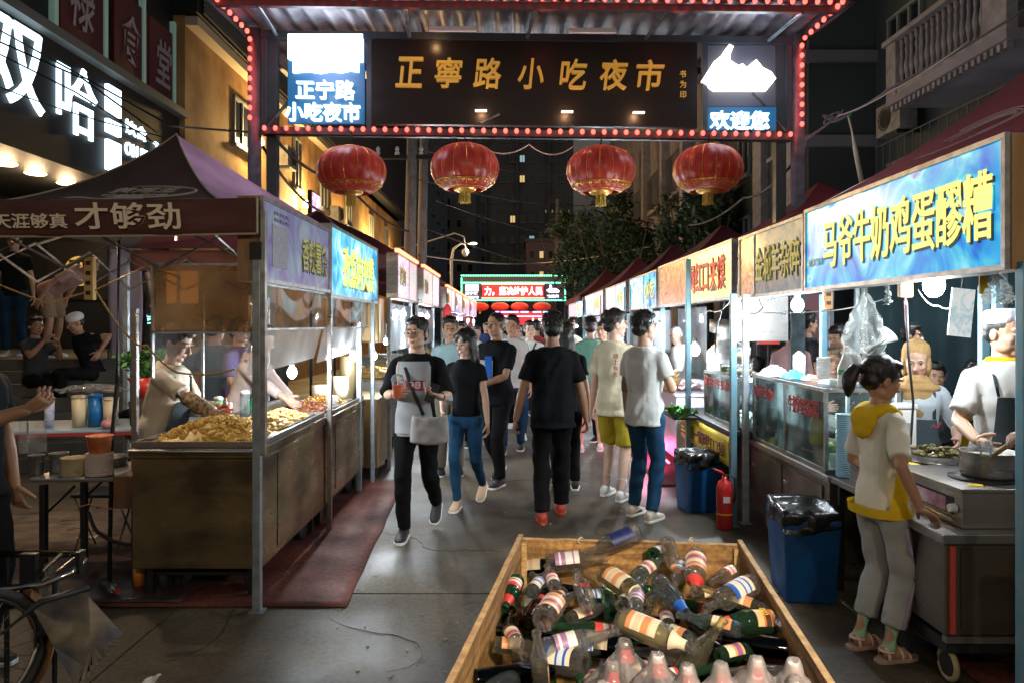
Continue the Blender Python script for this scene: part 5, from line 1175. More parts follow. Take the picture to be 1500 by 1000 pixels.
for a in np.linspace(0, 6.28, 25)[:-1]: sp.tube([wc, wc + M.Rotation(R(-40), 3, 'Z') @ V((0, .24 * math.cos(a), .24 * math.sin(a)))], .0015, 4)
sp.build('spokes', CHR, tc)
MB().loft([[wc + M.Rotation(R(-40), 3, 'Z') @ V((x, rr * math.cos(a), rr * math.sin(a))) for x, rr in ((-.05, .30), (0, .325), (.05, .30), (.05, .295), (0, .32), (-.05, .295))] for a in np.linspace(-2.2, .8, 16)]).build('mudguard', mat('rusty_orange', (.32, .15, .05), .6, col2=(.14, .07, .03), scale=9, bump=.2), tc)
MB().tube([wc, P(60, 880, 3.05), P(130, 860, 3.2)], .014, 8).build('stay', BLACKM, tc, True)
sc_ = []
q0, q1, q2, q3 = P(45, 885, 3.12), P(125, 868, 3.2), P(176, 930, 3.05), P(108, 1010, 2.8)
top = [q0.lerp(q1, i / 6) for i in range(7)]; edge = []
for i in range(23):
    p = q2.lerp(q3, i / 22); edge.append(p + V((-.012 if i % 2 else .012, 0, rnd.uniform(-.008, .008))))
vs = top + edge; c_ = sum((V(v) for v in vs), V()) / len(vs)
wsh = thing('worn_sheet', 'torn grey brown metal sheet with a ragged edge hanging off the tricycle', 'metal sheet', (0, 0, 0))
MB().add([tuple(v) for v in vs] + [tuple(c_ + V((0, .03, 0)))], [(i, (i + 1) % len(vs), len(vs)) for i in range(len(vs))]).build('sheet', mat('worn_painted_sheet', (.20, .15, .09), .65, col2=(.06, .055, .05), scale=7, bump=.4, bscale=30), wsh, True, solid=.006)
sl_ = thing('wire_stool', 'folded wire stool standing behind the steel table', 'stool', (-2.95, 5.2, 0))
for x in (-.15, .15): MB().tube([(x, -.15, 0), (x, .12, .42)], .008, 6).build('leg', CHR, sl_, True); MB().tube([(x, .15, 0), (x, -.12, .42)], .008, 6).build('leg', CHR, sl_, True)
bx('seat', (-.17, -.14, .425), (.17, .14, .45), BLACKP, sl_, bevel=.006)
cable('black hose curling from the table leg to the front left cart', [P(128, 745, 4.5), P(145, 780, 4.45), P(205, 795, 4.4)], .012, sag=.03)
cable('orange string tied round the steel table leg', [P(115, 742, 4.4), P(130, 738, 4.4), P(165, 745, 4.42)], .004, mat('orange_string', (.6, .15, .05)))
for q, lb in (((300 / 2.5, 786), 'white paper scrap left of the table leg'), ((345 / 2.5, 785), 'white paper scrap right of the table leg'), ((222, 995), 'pale scrap of litter on the road at the bottom')):
    a = G(q[0], q[1], .03); o = MB().grid(lambda u, v: (a.x + (u - .5) * .05, a.y + (v - .5) * .09, a.z + .008 * math.sin(u * 5 + v * 4)), 4, 4).build('paper_scrap', mat('scrap_paper', (.55, .52, .45), .8), solid=.001); tag(o, lb, 'litter')

# ============================================================ RIGHT SIDE
B2 = art('blue_backlit_print', ((.0, .05, .38), (.0, .12, .60), (.01, .30, .70), (.06, .50, .72), (.25, .72, .85), (.22, .10, .5)), 2.2, .68, .2, dist=2)
YEL2 = glow('bright_yellow_letters', (.95, .86, .22), .95); DIM = art('dim_blue_print', ((.05, .12, .2), (.10, .25, .30), (.30, .40, .36), (.35, .35, .3)), 4, .16, .2)  # dim print belongs to an unlit board, its faint glow is added
GRN = art('green_backlit_print', ((.30, .62, .12), (.50, .75, .25), (.85, .8, .2), (.45, .8, .5)), 2.2, .95, .25); REDL = mat('red_sign_letters', (.55, .05, .03), .5, emit=(.7, .05, .03), es=.4)
BRP = art('food_photo_print', ((.12, .05, .03), (.35, .15, .06), (.5, .3, .15), (.7, .6, .5)), 7, .45, .25, dist=3)
r1 = sign_box('large backlit blue sign board with a row of yellow characters, nearest on the right', 1, 2.0, 2.88, 4.86, 1.87, 2.42, [(0, 1, B2, '马爷牛奶鸡蛋醪糟', YEL2, (.30, .13, .30, 1.60))], end=WOODE)
text('醉美兰州', 'small_lettering', WHITEP, r1, (-.0135, 1.90, .16), (0, -1, 0), (0, 0, 1), .045, .2)
sign_box('dim unlit blue sign board with yellow characters beside the big blue one', 1, 2.0, 4.88, 6.26, 1.87, 2.40, [(0, .72, DIM, '金城羊杂碎', mat('dull_gold_letters', (.5, .45, .12), .5, emit=(.5, .42, .05), es=.25), (.42, .12, .27, .90)), (.72, 1, BRP, None, None, None)])
sign_box('green backlit sign board with red characters, third on the right', 1, 2.0, 6.46, 9.7, 1.88, 2.42, [(0, .50, GRN, '网红口夹馍', REDL, (1.68, .10, .33, 1.35)), (.50, 1, BRP, None, None, None)])
B3 = art('cyan_print_b', ((.02, .2, .6), (.05, .5, .8), (.5, .8, .9), (.9, .95, .9)), 4, .95, .25, dist=3)
for k, (a, b, m1, m2, lb) in enumerate(((9.85, 12.1, B2, B3, 'blue sign board just right of the man in the white tee'), (12.5, 15.2, B3, A4, 'cyan sign board above the man in the cream tee'), (15.6, 19.5, A4, B3, 'pale sign board above the man in the green tee'), (20, 25, B3, A4, 'last small sign board of the right row'))):
    sign_box(lb, 1, 2.0, a, b, 1.88, 2.40, [(0, .45, m1, '牛肉面', YEL2, (b - a - 1.3, .14, .25, .8)) if 0 else (0, .45, m1, '小吃', YEL2, ((b - a) * .60, .14, .26, .7)), (.45, 1, m2, None, None, None)])
def tentR(label, x0, x1, y0, y1, zt, ze=2.46, m=REDCLOTH, ax=None, ay=None, lg=None):
    t = thing('market_tent', label, 'tent', (0, 0, 0)); ap = V((ax or (x0 + x1) / 2, ay or (y0 + y1) / 2, zt)); c = [V((x0, y0, ze)), V((x1, y0, ze)), V((x1, y1, ze)), V((x0, y1, ze))]
    def rf_(a, b):
        def fn(u, v): p = a.lerp(b, u).lerp(ap, v); p.z -= .10 * math.sin(math.pi * v); return tuple(p)
        return fn
    for i, nm in enumerate(('front_panel', 'far_side_panel', 'back_panel', 'street_side_panel')): MB().grid(rf_(c[i], c[(i + 1) % 4]), 14, 10).build(nm, m, t, True)
    q = MB()
    for i in range(4):
        a, b = c[i], c[(i + 1) % 4]; q.grid(lambda u, v: (a.x + (b.x - a.x) * u, a.y + (b.y - a.y) * u, ze - .16 * v + .005 * math.sin(u * 40)), 16, 2)
    q.build('valance', m, t, True)
    q = MB()
    for i in range(4): q.tube([c[i] + V((0, 0, -.03)), ap + V((0, 0, -.22))], .012, 4)
    for y in (y0 + .03, y1 - .03):
        for i in range(4): w = (x1 - x0) / 4; q.tube([(x0 + w * i, y, ze - .05 - .28 * (i % 2)), (x0 + w * (i + 1), y, ze - .33 + .28 * (i % 2))], .010, 4)
    q.build('truss', ALU, t)
    for (x, y) in ((x1, y0), (x1, y1)): bx('leg', (x - .03, y, -.005), (x + .02, y + .045, ze), POSTM, t)
    return t, c, ap
t1, c1_, ap1 = tentR('large dark red tent roof behind the nearest blue sign board', 2.14, 4.4, 2.7, 5.7, 3.34)
sw = MB(); e1, e2 = (c1_[2] - c1_[3]) if 0 else (c1_[0] - c1_[3]), None
def onR(u, v): p = c1_[3].lerp(c1_[0], u).lerp(ap1, v); p.z -= .10 * math.sin(math.pi * v); return p + V((-.02, 0, .02))
for k in range(3): sw.tube([onR(.62 + (.24 - .05 * k) * math.cos(a) + .03 * k, .36 + (.13 - .035 * k) * math.sin(a)) for a in np.linspace(-2.4 + k, 2.2 + k * .6, 24)], .004 + .001 * k, 4)
sw.build('swirl_logo', mat('pale_swirl', (.30, .24, .24), .7), t1, True)
tentR('dark red tent roof with its peak right of the gate post', 2.14, 4.2, 6.1, 8.7, 3.12); tentR('third red tent roof on the right above the green sign board', 2.14, 4.2, 9.4, 12.2, 3.15)
tentR('fourth small red tent roof on the right', 2.14, 4.1, 12.6, 15.3, 3.2); tentR('fifth tiny red tent roof on the right below the tree', 2.1, 4.1, 15.8, 19.6, 3.3); tentR('last reddish tent roof on the right beside the far gate', 1.9, 4.1, 20.2, 25.5, 3.4)
for lb, px, Y, m_ in (('front one of the blue steel posts below the green sign end', 1074, 5.87, POSTB), ('second blue steel post next to it below the dim sign', 1092, 5.95, POSTM), ('wide blue steel post at the right edge of the picture', 1502, 2.86, POSTB), ('blue post left of the hanging menu card behind the cook', 1441, 4.6, POSTB), ('blue post right of the hanging menu card behind the cook', 1461, 4.62, POSTB), ('blue post behind the display case in front of the diners', 1206, 6.0, POSTB), ('blue post beside the vendor in white', 971, 9.8, POSTB), ('thin blue post right of the vendor in white', 1008, 7.2, POSTB)):
    post(lb, px, Y, 1.9 if Y < 7 else 2.3, m_, .05 if px != 1491 else .05)
# griddle cart
gc = thing('griddle_cart', 'steel griddle cart with a stove box on top at the right edge', 'food cart', (1.92, 3.2, 0))
bx('body', (.03, .03, .25), (1.4, .62, .665), STEEL_D, gc, bevel=.006); bx('shelf', (0, 0, .668), (1.45, .65, .715), STEEL, gc, bevel=.006); bx('red_strip', (.048, .018, .26), (.072, .0295, .655), mat('red_strip', (.40, .05, .03), .5), gc); bx('front_sheet', (.10, .02, .28), (1.38, .0295, .64), STEEL_D, gc); bx('bottom_rail', (.03, .015, .22), (1.4, .05, .249), STEEL, gc); bx('chassis', (.05, .051, .16), (1.38, .6, .218), BLACKM, gc)
for x, y in ((.10, .12), (1.3, .12), (.10, .55), (1.3, .55)):
    c = MB().tube([(x, y + .065 * math.cos(a), .08 + .065 * math.sin(a)) for a in np.linspace(0, 6.28, 20)[:-1]], .014, 8, closed=True).build('caster', mat('yellowed_rubber', (.30, .24, .12), .6), gc, True)
    MB().lathe([(.05, -.012), (.05, .012)], 12, M.Translation((x, y, .08)) @ M.Rotation(R(90), 4, 'Y')).build('hub', BLACKM, c)
bx('floor_sheet', (.02, .3, .05), (.045, .5, .159), BLACKM, gc)
sv = thing('stove_box', 'square steel gas stove box with slotted side and white knob under the pot', 'stove', (2.06, 3.28, .716))
bx('body', (0, 0, 0), (.75, .55, .165), STEEL, sv, bevel=.004); bx('top_plate', (-.012, -.012, .166), (.762, .562, .184), STEEL, sv, bevel=.003)
bx('side_slot', (-.003, .06, .05), (-.0005, .44, .13), BLACKP, sv); bx('rating_label', (-.006, .12, .055), (-.0032, .36, .12), mat('pinkish_label', (.6, .5, .6), .5, col2=(.5, .2, .4), scale=18), sv)
MB().lathe([(.022, 0), (.018, .03)], 12, M.Translation((-.004, .045, .085)) @ M.Rotation(R(-90), 4, 'Y')).build('knob', WHITEP, sv); MB().tube([(-.02, .04, .03), (-.02, .42, .04)], .006, 6).build('side_bar', STEEL, sv)
for x in (.24,): MB().lathe([(.15, .1845), (.15, .192), (.11, .196)], 24, M.Translation((x, .22, 0))).build('burner_ring', BLACKM, sv, True)
MB().lathe([(.035, .1846), (.03, .19)], 14, M.Translation((.10, .06, 0))).build('egg_spill', mat('yellow_batter', (.75, .55, .05), .4), sv)
pt = pot('steel saucepan of milk on the stove box with a wooden ladle handle', (2.33, 3.50, .916), .125, .115); MB().lathe([(.001, .095), (.117, .095)], 24, closed=False).build('milk', mat('milky_soup', (.6, .55, .45), .3), pt)
MB().tube([(.12, -.02, .10), (.34, -.10, .135)], [.012, .015], 8).build('handle', BLACKP, pt, True)
ldl = thing('wooden_ladle', 'pale wooden ladle handle sticking out of the saucepan', 'ladle', (0, 0, 0)); MB().tube([V((2.34, 3.48, 1.0)), P(1452, 668, 3.4), P(1512, 628, 3.15)], [.012, .010, .012], 8).build('handle', mat('pale_wood', (.55, .40, .2), .6), ldl, True)
pot('flat steel dish behind the saucepan', (2.60, 3.68, .901), .13, .04); 
wk = thing('wire_basket', 'wire basket of noodles and greens on the back table beside the cook', 'basket', (2.38, 4.0, .829)); heapm = MB()
for i in range(90): a = rnd.uniform(0, 6.28); rr = rnd.uniform(.02, .16); heapm.ell((rr * math.cos(a), rr * math.sin(a), .08 + rnd.uniform(0, .08) - rr * .3), (.022, .014, .012), 6, 4)
hp_ = heapm.build('contents', mat('mixed_greens', (.3, .25, .10), .6, col2=(.05, .06, .02), scale=30), wk, True); hp_['kind'] = 'stuff'
MB().lathe([(.12, 0), (.18, .10), (.185, .105), (.12, .005)], 20).build('bowl', STEEL, wk, True)
et = thing('egg_tray', 'tray of yellow custard cups at the rear corner of the stove box', 'tray of food', (2.10, 3.92, .83)); bx('tray', (-.12, -.14, 0), (.14, .14, .03), mat('yellow_plastic'), et, bevel=.005)
for i in range(3):
    for j in range(4): MB().lathe([(.020, .031), (.033, .065), (.031, .066), (.001, .058)], 12, M.Translation((-.08 + i * .08, -.105 + j * .07, 0)), closed=False).build('custard_cup', mat('custard_yellow', (.72, .55, .10), .5), et, True)
bk = thing('back_table', 'low steel back table carrying bowls and cups between the carts', 'table', (2.0, 3.86, 0)); bx('tabletop', (0, .0, .66), (.48, .64, .70), STEEL, bk, bevel=.004); bx('riser', (.0, .01, .702), (.46, .38, .828), STEEL, bk)
for x, y in ((.03, .03), (.42, .03), (.03, .58), (.42, .58)): bx('leg', (x, y, 0), (x + .03, y + .03, .659), BLACKM, bk)
FOAM = mat('white_foam', (.66, .68, .66), .6); BCUP = mat('pale_blue_cup', (.35, .55, .65), .5)
cup_stack('tall stack of pale blue paper bowls at the near end of the glass display case', (2.08, 4.47, .702), .055, 34, .4, BCUP, pitch=.0115); cup_stack('tall stack of white bowls just behind the blue stack', (2.21, 4.36, .702), .055, 34, .4, FOAM, pitch=.0115)
cup_stack('stack of white foam bowls in front of the woman in the headscarf', (2.22, 4.14, .829), .065, 14, .2, FOAM, pitch=.0125)
cup_stack('blue banded cup stack behind the girl', (2.06, 4.19, .829), .05, 18, .2, BCUP, WHITEP, .03); 
wm = thing('white_dispenser', 'white boxy dispenser next to the headscarf woman', 'dispenser', (2.36, 4.36, .702)); bx('body', (-.07, -.06, 0), (.07, .06, .44), WHITEP, wm, bevel=.01); bx('lid', (-.075, -.065, .441), (.075, .065, .47), FOAM, wm, bevel=.008); bx('slot', (-.03, -.063, .1), (.03, -.0605, .36), mat('grey_plastic', (.3, .32, .32)), wm)
# display case cart
def display(label, x0, x1, y0, y1, z0, z1, stiles, base=True, tint=GLASSC):
    t = thing('display_case', label, 'display case', (x0, y0, z0)); w, l, h = x1 - x0, y1 - y0, z1 - z0; f = .022
    bx('floor', (0, 0, 0), (w, l, .025), STEEL, t)
    for a, b in (((0, 0, h - f), (f, l, h)), ((w - f, 0, h - f), (w, l, h)), ((f, 0, h - f), (w - f, f, h)), ((f, l - f, h - f), (w - f, l, h))): bx('rail', a, b, ALU, t)
    for x in (0, w - f):
        for y in [0, l - f] + stiles: bx('stile', (x, y, .026), (x + f, y + f, h - f - .001), ALU, t)
    bx('glass_pane', (.008, f + .002, .03), (.012, l - f - .002, h - f - .002), tint, t); bx('glass_pane', (f + .002, .008, .03), (w - f - .002, .012, h - f - .002), tint, t); bx('glass_top', (f + .001, f + .001, h - .012), (w - f - .001, l - f - .001, h - .008), tint, t); bx('added_strip', (w - .045, .05, h - .032), (w - .025, l - .05, h - .024), glow('added_strip_glow', (.8, .95, 1), 5), t); lamp('added_case_lamp', (w * .6, l * .5, h - .06), 24, (.8, .95, 1), .08, t); bx('inner_shelf', (.05, .04, h * .48), (w - .04, l - .04, h * .48 + .006), tint, t)  # strip and lamp added to brighten the inside of the case
    return t
dc = display('long glass display case with red characters below the dim sign board', 2.0, 2.48, 4.58, 5.96, .70, 1.24, [.68])
RDT = mat('red_vinyl_letters', (.50, .05, .05), .5); 
text('牛奶鸡蛋醪糟', 'red_lettering', RDT, dc, (-.002, .60, .33), (0, -1, 0), (0, 0, 1), .12, .52, ext=.003); text('爆炒羊杂', 'red_lettering', RDT, dc, (-.002, 1.33, .36), (0, -1, 0), (0, 0, 1), .10, .42, ext=.003)
dcc = cart('dark steel cupboard cart carrying the long glass display case', 2.0, 2.85, 4.55, 5.98, .14, .70, STEEL_D, handle=False) if 0 else thing('cupboard_cart', 'dark steel cupboard cart carrying the long glass display case', 'food cart', (1.98, 4.5, 0))
bx('body', (.02, .02, .14), (.9, 1.5, .655), STEEL_D, dcc, bevel=.006); bx('worktop', (0, 0, .658), (.93, 1.52, .698), STEEL, dcc, bevel=.005)
for a, b in ((.80, 1.42), (.10, .74)): d_ = bx('door', (.008, a, .2), (.0185, b, .62), STEEL_D, dcc, bevel=.003); bx('handle', (-.006, b - .09, .5), (.0075, b - .02, .52), ALU, d_)
for y in (.2, 1.3):
    for x in (.1, .8): MB().lathe([(.02, -.018), (.06, -.018), (.068, 0), (.06, .018), (.02, .018)], 14, M.Translation((x, y, .066)) @ M.Rotation(R(90), 4, 'Y')).build('caster', mat('yellowed_rubber'), dcc, True)
heap('noodle_heap', 'pale noodle heap in the far half of the long display case', 2.2, 5.55, .727, .16, .30, .13, NOOD, 110, .035, seed=31, kind='sticks'); heap('mutton_heap', 'brown meat heap in the middle of the long display case', 2.2, 5.08, .727, .15, .16, .11, MEAT, 60, .04, seed=32, kind='lump')
heap('greens_heap', 'yellow green vegetables at the near end of the long display case', 2.2, 4.82, .727, .14, .12, .13, mat('yellow_greens', (.35, .38, .06), .5, col2=(.12, .2, .03), scale=20), 60, .035, seed=33)
pot('white bowl inside the near end of the long display case', (2.14, 4.68, .727), .06, .07, WHITEP)
for (x, y, m_, lb, s) in ((2.12, 5.8, WHITEP, 'crumpled white plastic bag on top of the display case', .13), (2.16, 5.50, mat('cyan_bag', (.03, .35, .55), .4), 'cyan plastic bag on top of the display case', .10), (2.2, 5.28, mat('salmon_bag', (.7, .22, .15), .5), 'salmon pink box bag on top of the display case', .07)):
    t = thing('plastic_bag', lb, 'bag', (x, y, 1.242)); MB().grid(lambda u, v: ((u - .5) * s * 1.6, (v - .5) * s * 1.8, max(0, .9 * s * (math.sin(u * 3.14) * math.sin(v * 3.14)) ** .6 * .7 * (.9 + .45 * noise.noise(V((u * 9, v * 9, x * 9)))))), 16, 16).build('film', m_, t)
cup_stack('white paper cup stack on top of the display case beside the bags', (2.28, 5.25, 1.242), .045, 14, .2, FOAM, pitch=.012)
mlk = thing('milk_carton', 'blue and white milk carton on the far end of the display case', 'carton', (2.25, 5.62, 1.242)); bx('box', (-.035, -.035, 0), (.035, .035, .17), mat('carton_print', (.6, .65, .7), .5, col2=(.05, .2, .5), scale=12), mlk); MB().box((0, 0, .185), (.06, .06, .03), taper=.2).build('gable', WHITEP, mlk)
ob_ = thing('oil_bottle', 'white bottle with a green band and red cap behind the girl', 'bottle', (2.16, 4.63, 1.242)); MB().lathe([(.05, 0), (.052, .01), (.052, .13), (.03, .19), (.018, .22), (.018, .235)], 18).build('body', mat('milky_plastic', (.62, .66, .6), .35), ob_, True); MB().lathe([(.0535, .085), (.0535, .118)], 18, closed=False).build('green_band', mat('green_plastic'), ob_, True); MB().lathe([(.02, .236), (.02, .262)], 12).build('cap', mat('glossy_red'), ob_); text('酱油', 'lettering', BLACKP, ob_, (-.03, -.0535, .03), (1, 0, 0), (0, 0, 1), .045, .06, ext=.002)
# third stall
dd = display('small glass display case above the yellow banner', 1.90, 2.30, 6.05, 7.1, .76, 1.20, []); text('甜胚子牛奶醪糟', 'red_lettering', RDT, dd, (-.002, 1.0, .30), (0, -1, 0), (0, 0, 1), .095, .95, ext=.003)
heap('rice_heap', 'white heap of rice wine mash inside the small display case', 2.1, 6.6, .787, .15, .4, .06, mat('white_rice', (.7, .7, .62), .6, col2=(.5, .6, .5), scale=30), 90, .02, seed=35, kind='lump')
tb = thing('stall_table', 'black edged table with a yellow lettered banner, third stall on the right', 'table', (1.82, 5.98, 0)); bx('tabletop', (0, 0, .715), (.75, 1.75, .758), BLACKM, tb, bevel=.004)
bn = MB().grid(lambda u, v: (-.006 + .006 * math.sin(u * 14), .02 + 1.7 * u, .46 + .25 * v), 30, 4).build('banner', mat('yellow_banner', (.90, .70, .05), .7, col2=(.78, .58, .04), scale=5), tb, True, solid=.003); text('兰州第一家网红口袋', 'lettering', mat('dark_red_print', (.18, .03, .02), .6), bn, (-.018, 1.66, .51), (0, -1, 0), (0, 0, 1), .13, 1.55, ext=.003, bold=.005)
for x in (.02, .68):
    for y in (.03, 1.68): bx('leg', (x, y, 0), (x + .035, y + .035, .714), mat('yellow_leg', (.45, .35, .05), .5), tb)
bx('yellow_side', (.0, -.006, .1), (.05, -.001, .70), mat('yellow_banner'), tb)
for x, y, h, z, lb in ((2.02, 6.25, .10, 1.202, 'clear tub of orange food, front one on the small display case'), (2.10, 6.45, .10, 1.202, 'clear tub of orange food behind the front tub'), (2.04, 6.33, .12, 1.325, 'tall clear cup of orange food stacked on the tubs'), (2.05, 6.85, .07, 1.202, 'shallow clear tub of greens on the small display case')):
    t = thing('food_tub', lb, 'food tub', (x, y, z)); MB().lathe([(.055, 0), (.068, h), (.071, h + .005), (.066, h)], 16, closed=False).build('tub', clear('tub_plastic', (.9, .92, .92), .12), t, True); MB().lathe([(.05, .004), (.058, h * .6), (.03, h * .68)], 14).build('filling', mat('orange_filling', (.65, .28, .06), .5, col2=(.6, .45, .2), scale=30) if 'green' not in lb else mat('yellow_greens'), t, True)
hd_ = thing('steel_hood', 'shiny steel hood panel with cables above the small display case', 'hood', (2.2, 6.35, 1.50)); bx('panel', (-.25, 0, 0), (.25, .02, .40), STEEL, hd_, bevel=.004); bx('side', (.22, .021, 0), (.25, .5, .40), STEEL, hd_); bx('hanger', (-.2, .0, .401), (-.18, .02, .5), ALU, hd_); bx('hanger', (.2, .0, .401), (.22, .02, .5), ALU, hd_)
st2 = thing('steel_steamer', 'misty steel steamer column with vent knob in the third right stall', 'steamer', (2.25, 7.45, .75)); MB().lathe([(.22, 0), (.22, .62), (.12, .72), (.12, .80), (.19, .82), (.19, .95)], 24).build('body', STEEL, st2, True); bx('stand', (-.2, -.2, -.752), (.2, .2, -.001), STEEL_D, st2)
wt_ = thing('serving_table', 'white fronted serving table with a pink sheet on top, fourth stall on the right', 'table', (1.80, 7.85, 0)); bx('front', (0, 0, .18), (.04, 2.2, .86), mat('white_laminate', (.6, .58, .62), .4), wt_); bx('side', (.041, 0, .18), (.8, .04, .86), mat('white_laminate'), wt_); bx('tabletop', (-.02, -.02, .861), (.82, 2.22, .89), mat('white_laminate'), wt_, bevel=.005)
for x in (.02, .75):
    for y in (.02, 2.1): bx('leg', (x, y, 0), (x + .04, y + .04, .179), BLACKM, wt_)
MB().tube([(-.06, .1, .12), (-.06, 2.1, .12)], .012, 6).build('added_pink_tube', glow('added_pink_glow', (1, .10, .30), 9), wt_); lamp('added_pink_light', (-.12, 1.0, .14), 14, (1, .10, .32), .1, wt_)  # tube and lamp added for the pink light on the ground
t = thing('plastic_sheet', 'pink and white plastic sheet crumpled on the serving table', 'sheet', (2.0, 8.5, .892)); MB().grid(lambda u, v: ((u - .5) * .4, (v - .5) * .8, .03 + .05 * noise.noise(V((u * 5, v * 7, 0))) + .02), 14, 20).build('sheet', mat('pink_plastic', (.62, .12, .14), .4, col2=(.65, .55, .55), scale=6), t)
sk = thing('skewer_basket', 'basket of golden skewers held up beside the man in the white tee', 'basket', (1.78, 8.2, .892)); MB().lathe([(.09, 0), (.16, .14), (.165, .15)], 18).build('basket', mat('wicker', (.3, .2, .08), .8, bump=.5), sk, True)
q = MB()
for i in range(60): a = rnd.uniform(0, 6.28); rr = rnd.uniform(0, .13); q.ell((rr * math.cos(a), rr * math.sin(a), .17 + rnd.uniform(0, .07)), (.02, .016, .014), 6, 4)
o = q.build('skewers', CRISP, sk, True); o['kind'] = 'stuff'
gt = thing('greens_tray', 'tray of green onions on a small black table end, third right stall', 'tray', (1.70, 7.35, .72)); bx('board', (-.12, -.35, 0), (.2, .35, .02), BLACKP, gt); gr_ = leaf_crown('greens', (0, 0, .05), (.14, .3, .035), 260, .04, mat('herb_leaves'), gt, 5); gr_['kind'] = 'stuff'; bx('leg', (.10, -.05, -.722), (.14, .0, -.001), BLACKM, gt)
# bins and extinguisher
def bin_(label, X, Y, w, d, h, rz):
    t = thing('waste_bin', label, 'bin', (X, Y, 0), rz); BL = mat('blue_bin_plastic', (.004, .07, .22), .45, col2=(.003, .045, .15), scale=5, rvar=.1)
    MB().box((0, 0, h / 2), (w * .84, d * .84, h), taper=1.17).build('bucket', BL, t, bevel=.012)
    mm = MB()
    def fb(u, v):
        a = 2 * math.pi * u; ca, sa = math.cos(a), math.sin(a); k = 1 / max(abs(ca), abs(sa)) * (.86 + .14 * max(abs(ca), abs(sa)))
        if v < .5: s = 1.03 + .02 * math.sin(a * 7); z = h - .07 * (1 - v * 2) * (1 + .3 * math.sin(a * 3 + 1))
        else: s = 1.0 - (v - .5) * 1.98; z = h + .028 - min(.02, (v - .5) * .2)
        n_ = .014 * noise.noise(V((ca * 3 * s, sa * 3 * s, v * 5 + X)))
        return (ca * k * w / 2 * .985 * s + n_, sa * k * d / 2 * .985 * s + n_, z + n_ + (.025 if .38 < v < .6 else 0))
    mm.grid(fb, 72, 16).build('black_liner', mat('black_bin_bag', (.008, .009, .009), .25, bump=1, bscale=9), t, True)
    return t
bin_('larger blue waste bin with a black bag, below the long display case', 1.79, 4.42, .34, .44, .50, R(-6)); bin_('smaller blue waste bin with a black bag under the yellow banner', 1.66, 6.42, .32, .34, .47, R(10))
fe = thing('fire_extinguisher', 'red fire extinguisher standing beside the smaller blue bin', 'fire extinguisher', (1.72, 5.80, .003)); MB().lathe([(.062, 0), (.066, .01), (.066, .33), (.05, .38), (.02, .40), (.02, .42)], 20).build('cylinder', mat('extinguisher_red', (.45, .02, .02), .3), fe, True); MB().lathe([(.0675, .12), (.0675, .13)], 20, closed=False).build('band', mat('yellow_plastic'), fe, True); bx('label', (-.03, -.0685, .22), (.025, -.0655, .27), CUPW, fe)
MB().tube([(0, 0, .42), (-.02, -.01, .45), (-.10, -.03, .49)], [.012, .012, .008], 6).build('handle', mat('glossy_red'), fe, True); MB().tube([(.02, 0, .43), (.09, .01, .40), (.085, 0, .25), (.07, 0, .2)], .009, 6).build('hose', BLACKP, fe, True)
# hanging things on the right
bulb('big round white bulb under the large blue sign board', P(1368, 418, 3.95), 30, r=.055, cordlen=.12); bulb('white bulb under the joint of the two blue sign boards', P(1168, 447, 5.3), 62, r=.045, cordlen=.12); bulb('white bulb against the blue posts of the third right stall', P(1098, 460, 6.3) + V((-.1, 0, 0)), 62, cordlen=.2); bulb('white bulb low in front of the misty steamer', P(1018, 512, 7.3), 46, r=.05, cordlen=.5)
bulb('white bulb by the vendor in white at the fourth right stall', P(966, 490, 9.6) + V((.0, 0, .1)), 55); bulb('white bulb under the awning over the right hand diners', V((4.3, 7.6, 2.25)), 45, cordlen=.2); bulb('white bulb above the man in the black cap on the right row', P(905, 465, 13.5) + V((.0, 0, 0)), 75); bulb('white bulb deep in the right row left of it', P(870, 472, 18), 80); bulb('last white bulb of the right row', P(845, 478, 23), 50); bulb('white bulb behind the menu card over the cook', V((3.3, 3.9, 2.2)), 20, cordlen=.25)
def hang_bag(label, p, w, h, m, full=False):
    t = thing('hanging_bag', label, 'bag', tuple(p))
    MB().grid(lambda u, v: ((u - .5) * w * (.15 + .85 * math.sin(min(1, v * 1.2) * 1.57)) + .02 * noise.noise(V((u * 5, v * 6, w))), .05 * w * math.sin(u * 12) + .03 * noise.noise(V((u * 8, v * 8, 3))), -h * v), 20, 20).build('film', m, t, True); MB().tube([(0, 0, -.02), (0, 0, .06)], .003, 4).build('tie', CABLEW, t); return t
BAGW = clear('white_bag_film', (.8, .86, .85), haze=.30, hcol=(.62, .68, .66), var=.2, hscale=10, rough=.12)
hb = hang_bag('clear plastic bag of cups hanging from the large blue sign board', P(1266, 430, 4.3), .26, .36, BAGW)
MB().tube([(.02, .02, -.36), (.16, -.0, -.24)], [.045, .055], 14).build('cup_sleeve', FOAM, hb, True)
hang_bag('bunch of white plastic bags hanging at the near end of the blue sign', P(1462, 402, 3.05), .13, .125, BAGW); hang_bag('small white cord tag hanging under the blue sign board', P(1300, 418, 4.0), .035, .11, BAGW)
mc = thing('menu_card', 'white printed menu card tilted on a string behind the cook', 'menu card', tuple(P(1408, 458, 3.9)), 0); MB().box((0, 0, 0), (.125, .008, .26), M.Rotation(R(6), 4, 'Y')).build('card', art('brightened_menu_print', ((.7, .78, .8), (.8, .85, .85), (.4, .6, .7), (.8, .7, .7)), 14, .5), mc); MB().tube([(.0, 0, .13), (.01, 0, .22)], .003, 4).build('string', CABLE, mc)  # card print glows a little to lift it out of its shade
strip('white and orange power strip hanging under the blue sign board', P(1326, 410, 4.1), .10, .07, mat('orange_white', (.7, .35, .12), .5)); strip('orange socket block beside the white bulb on the right', P(1212, 428, 5.0), .12, .06, mat('orange_white'))
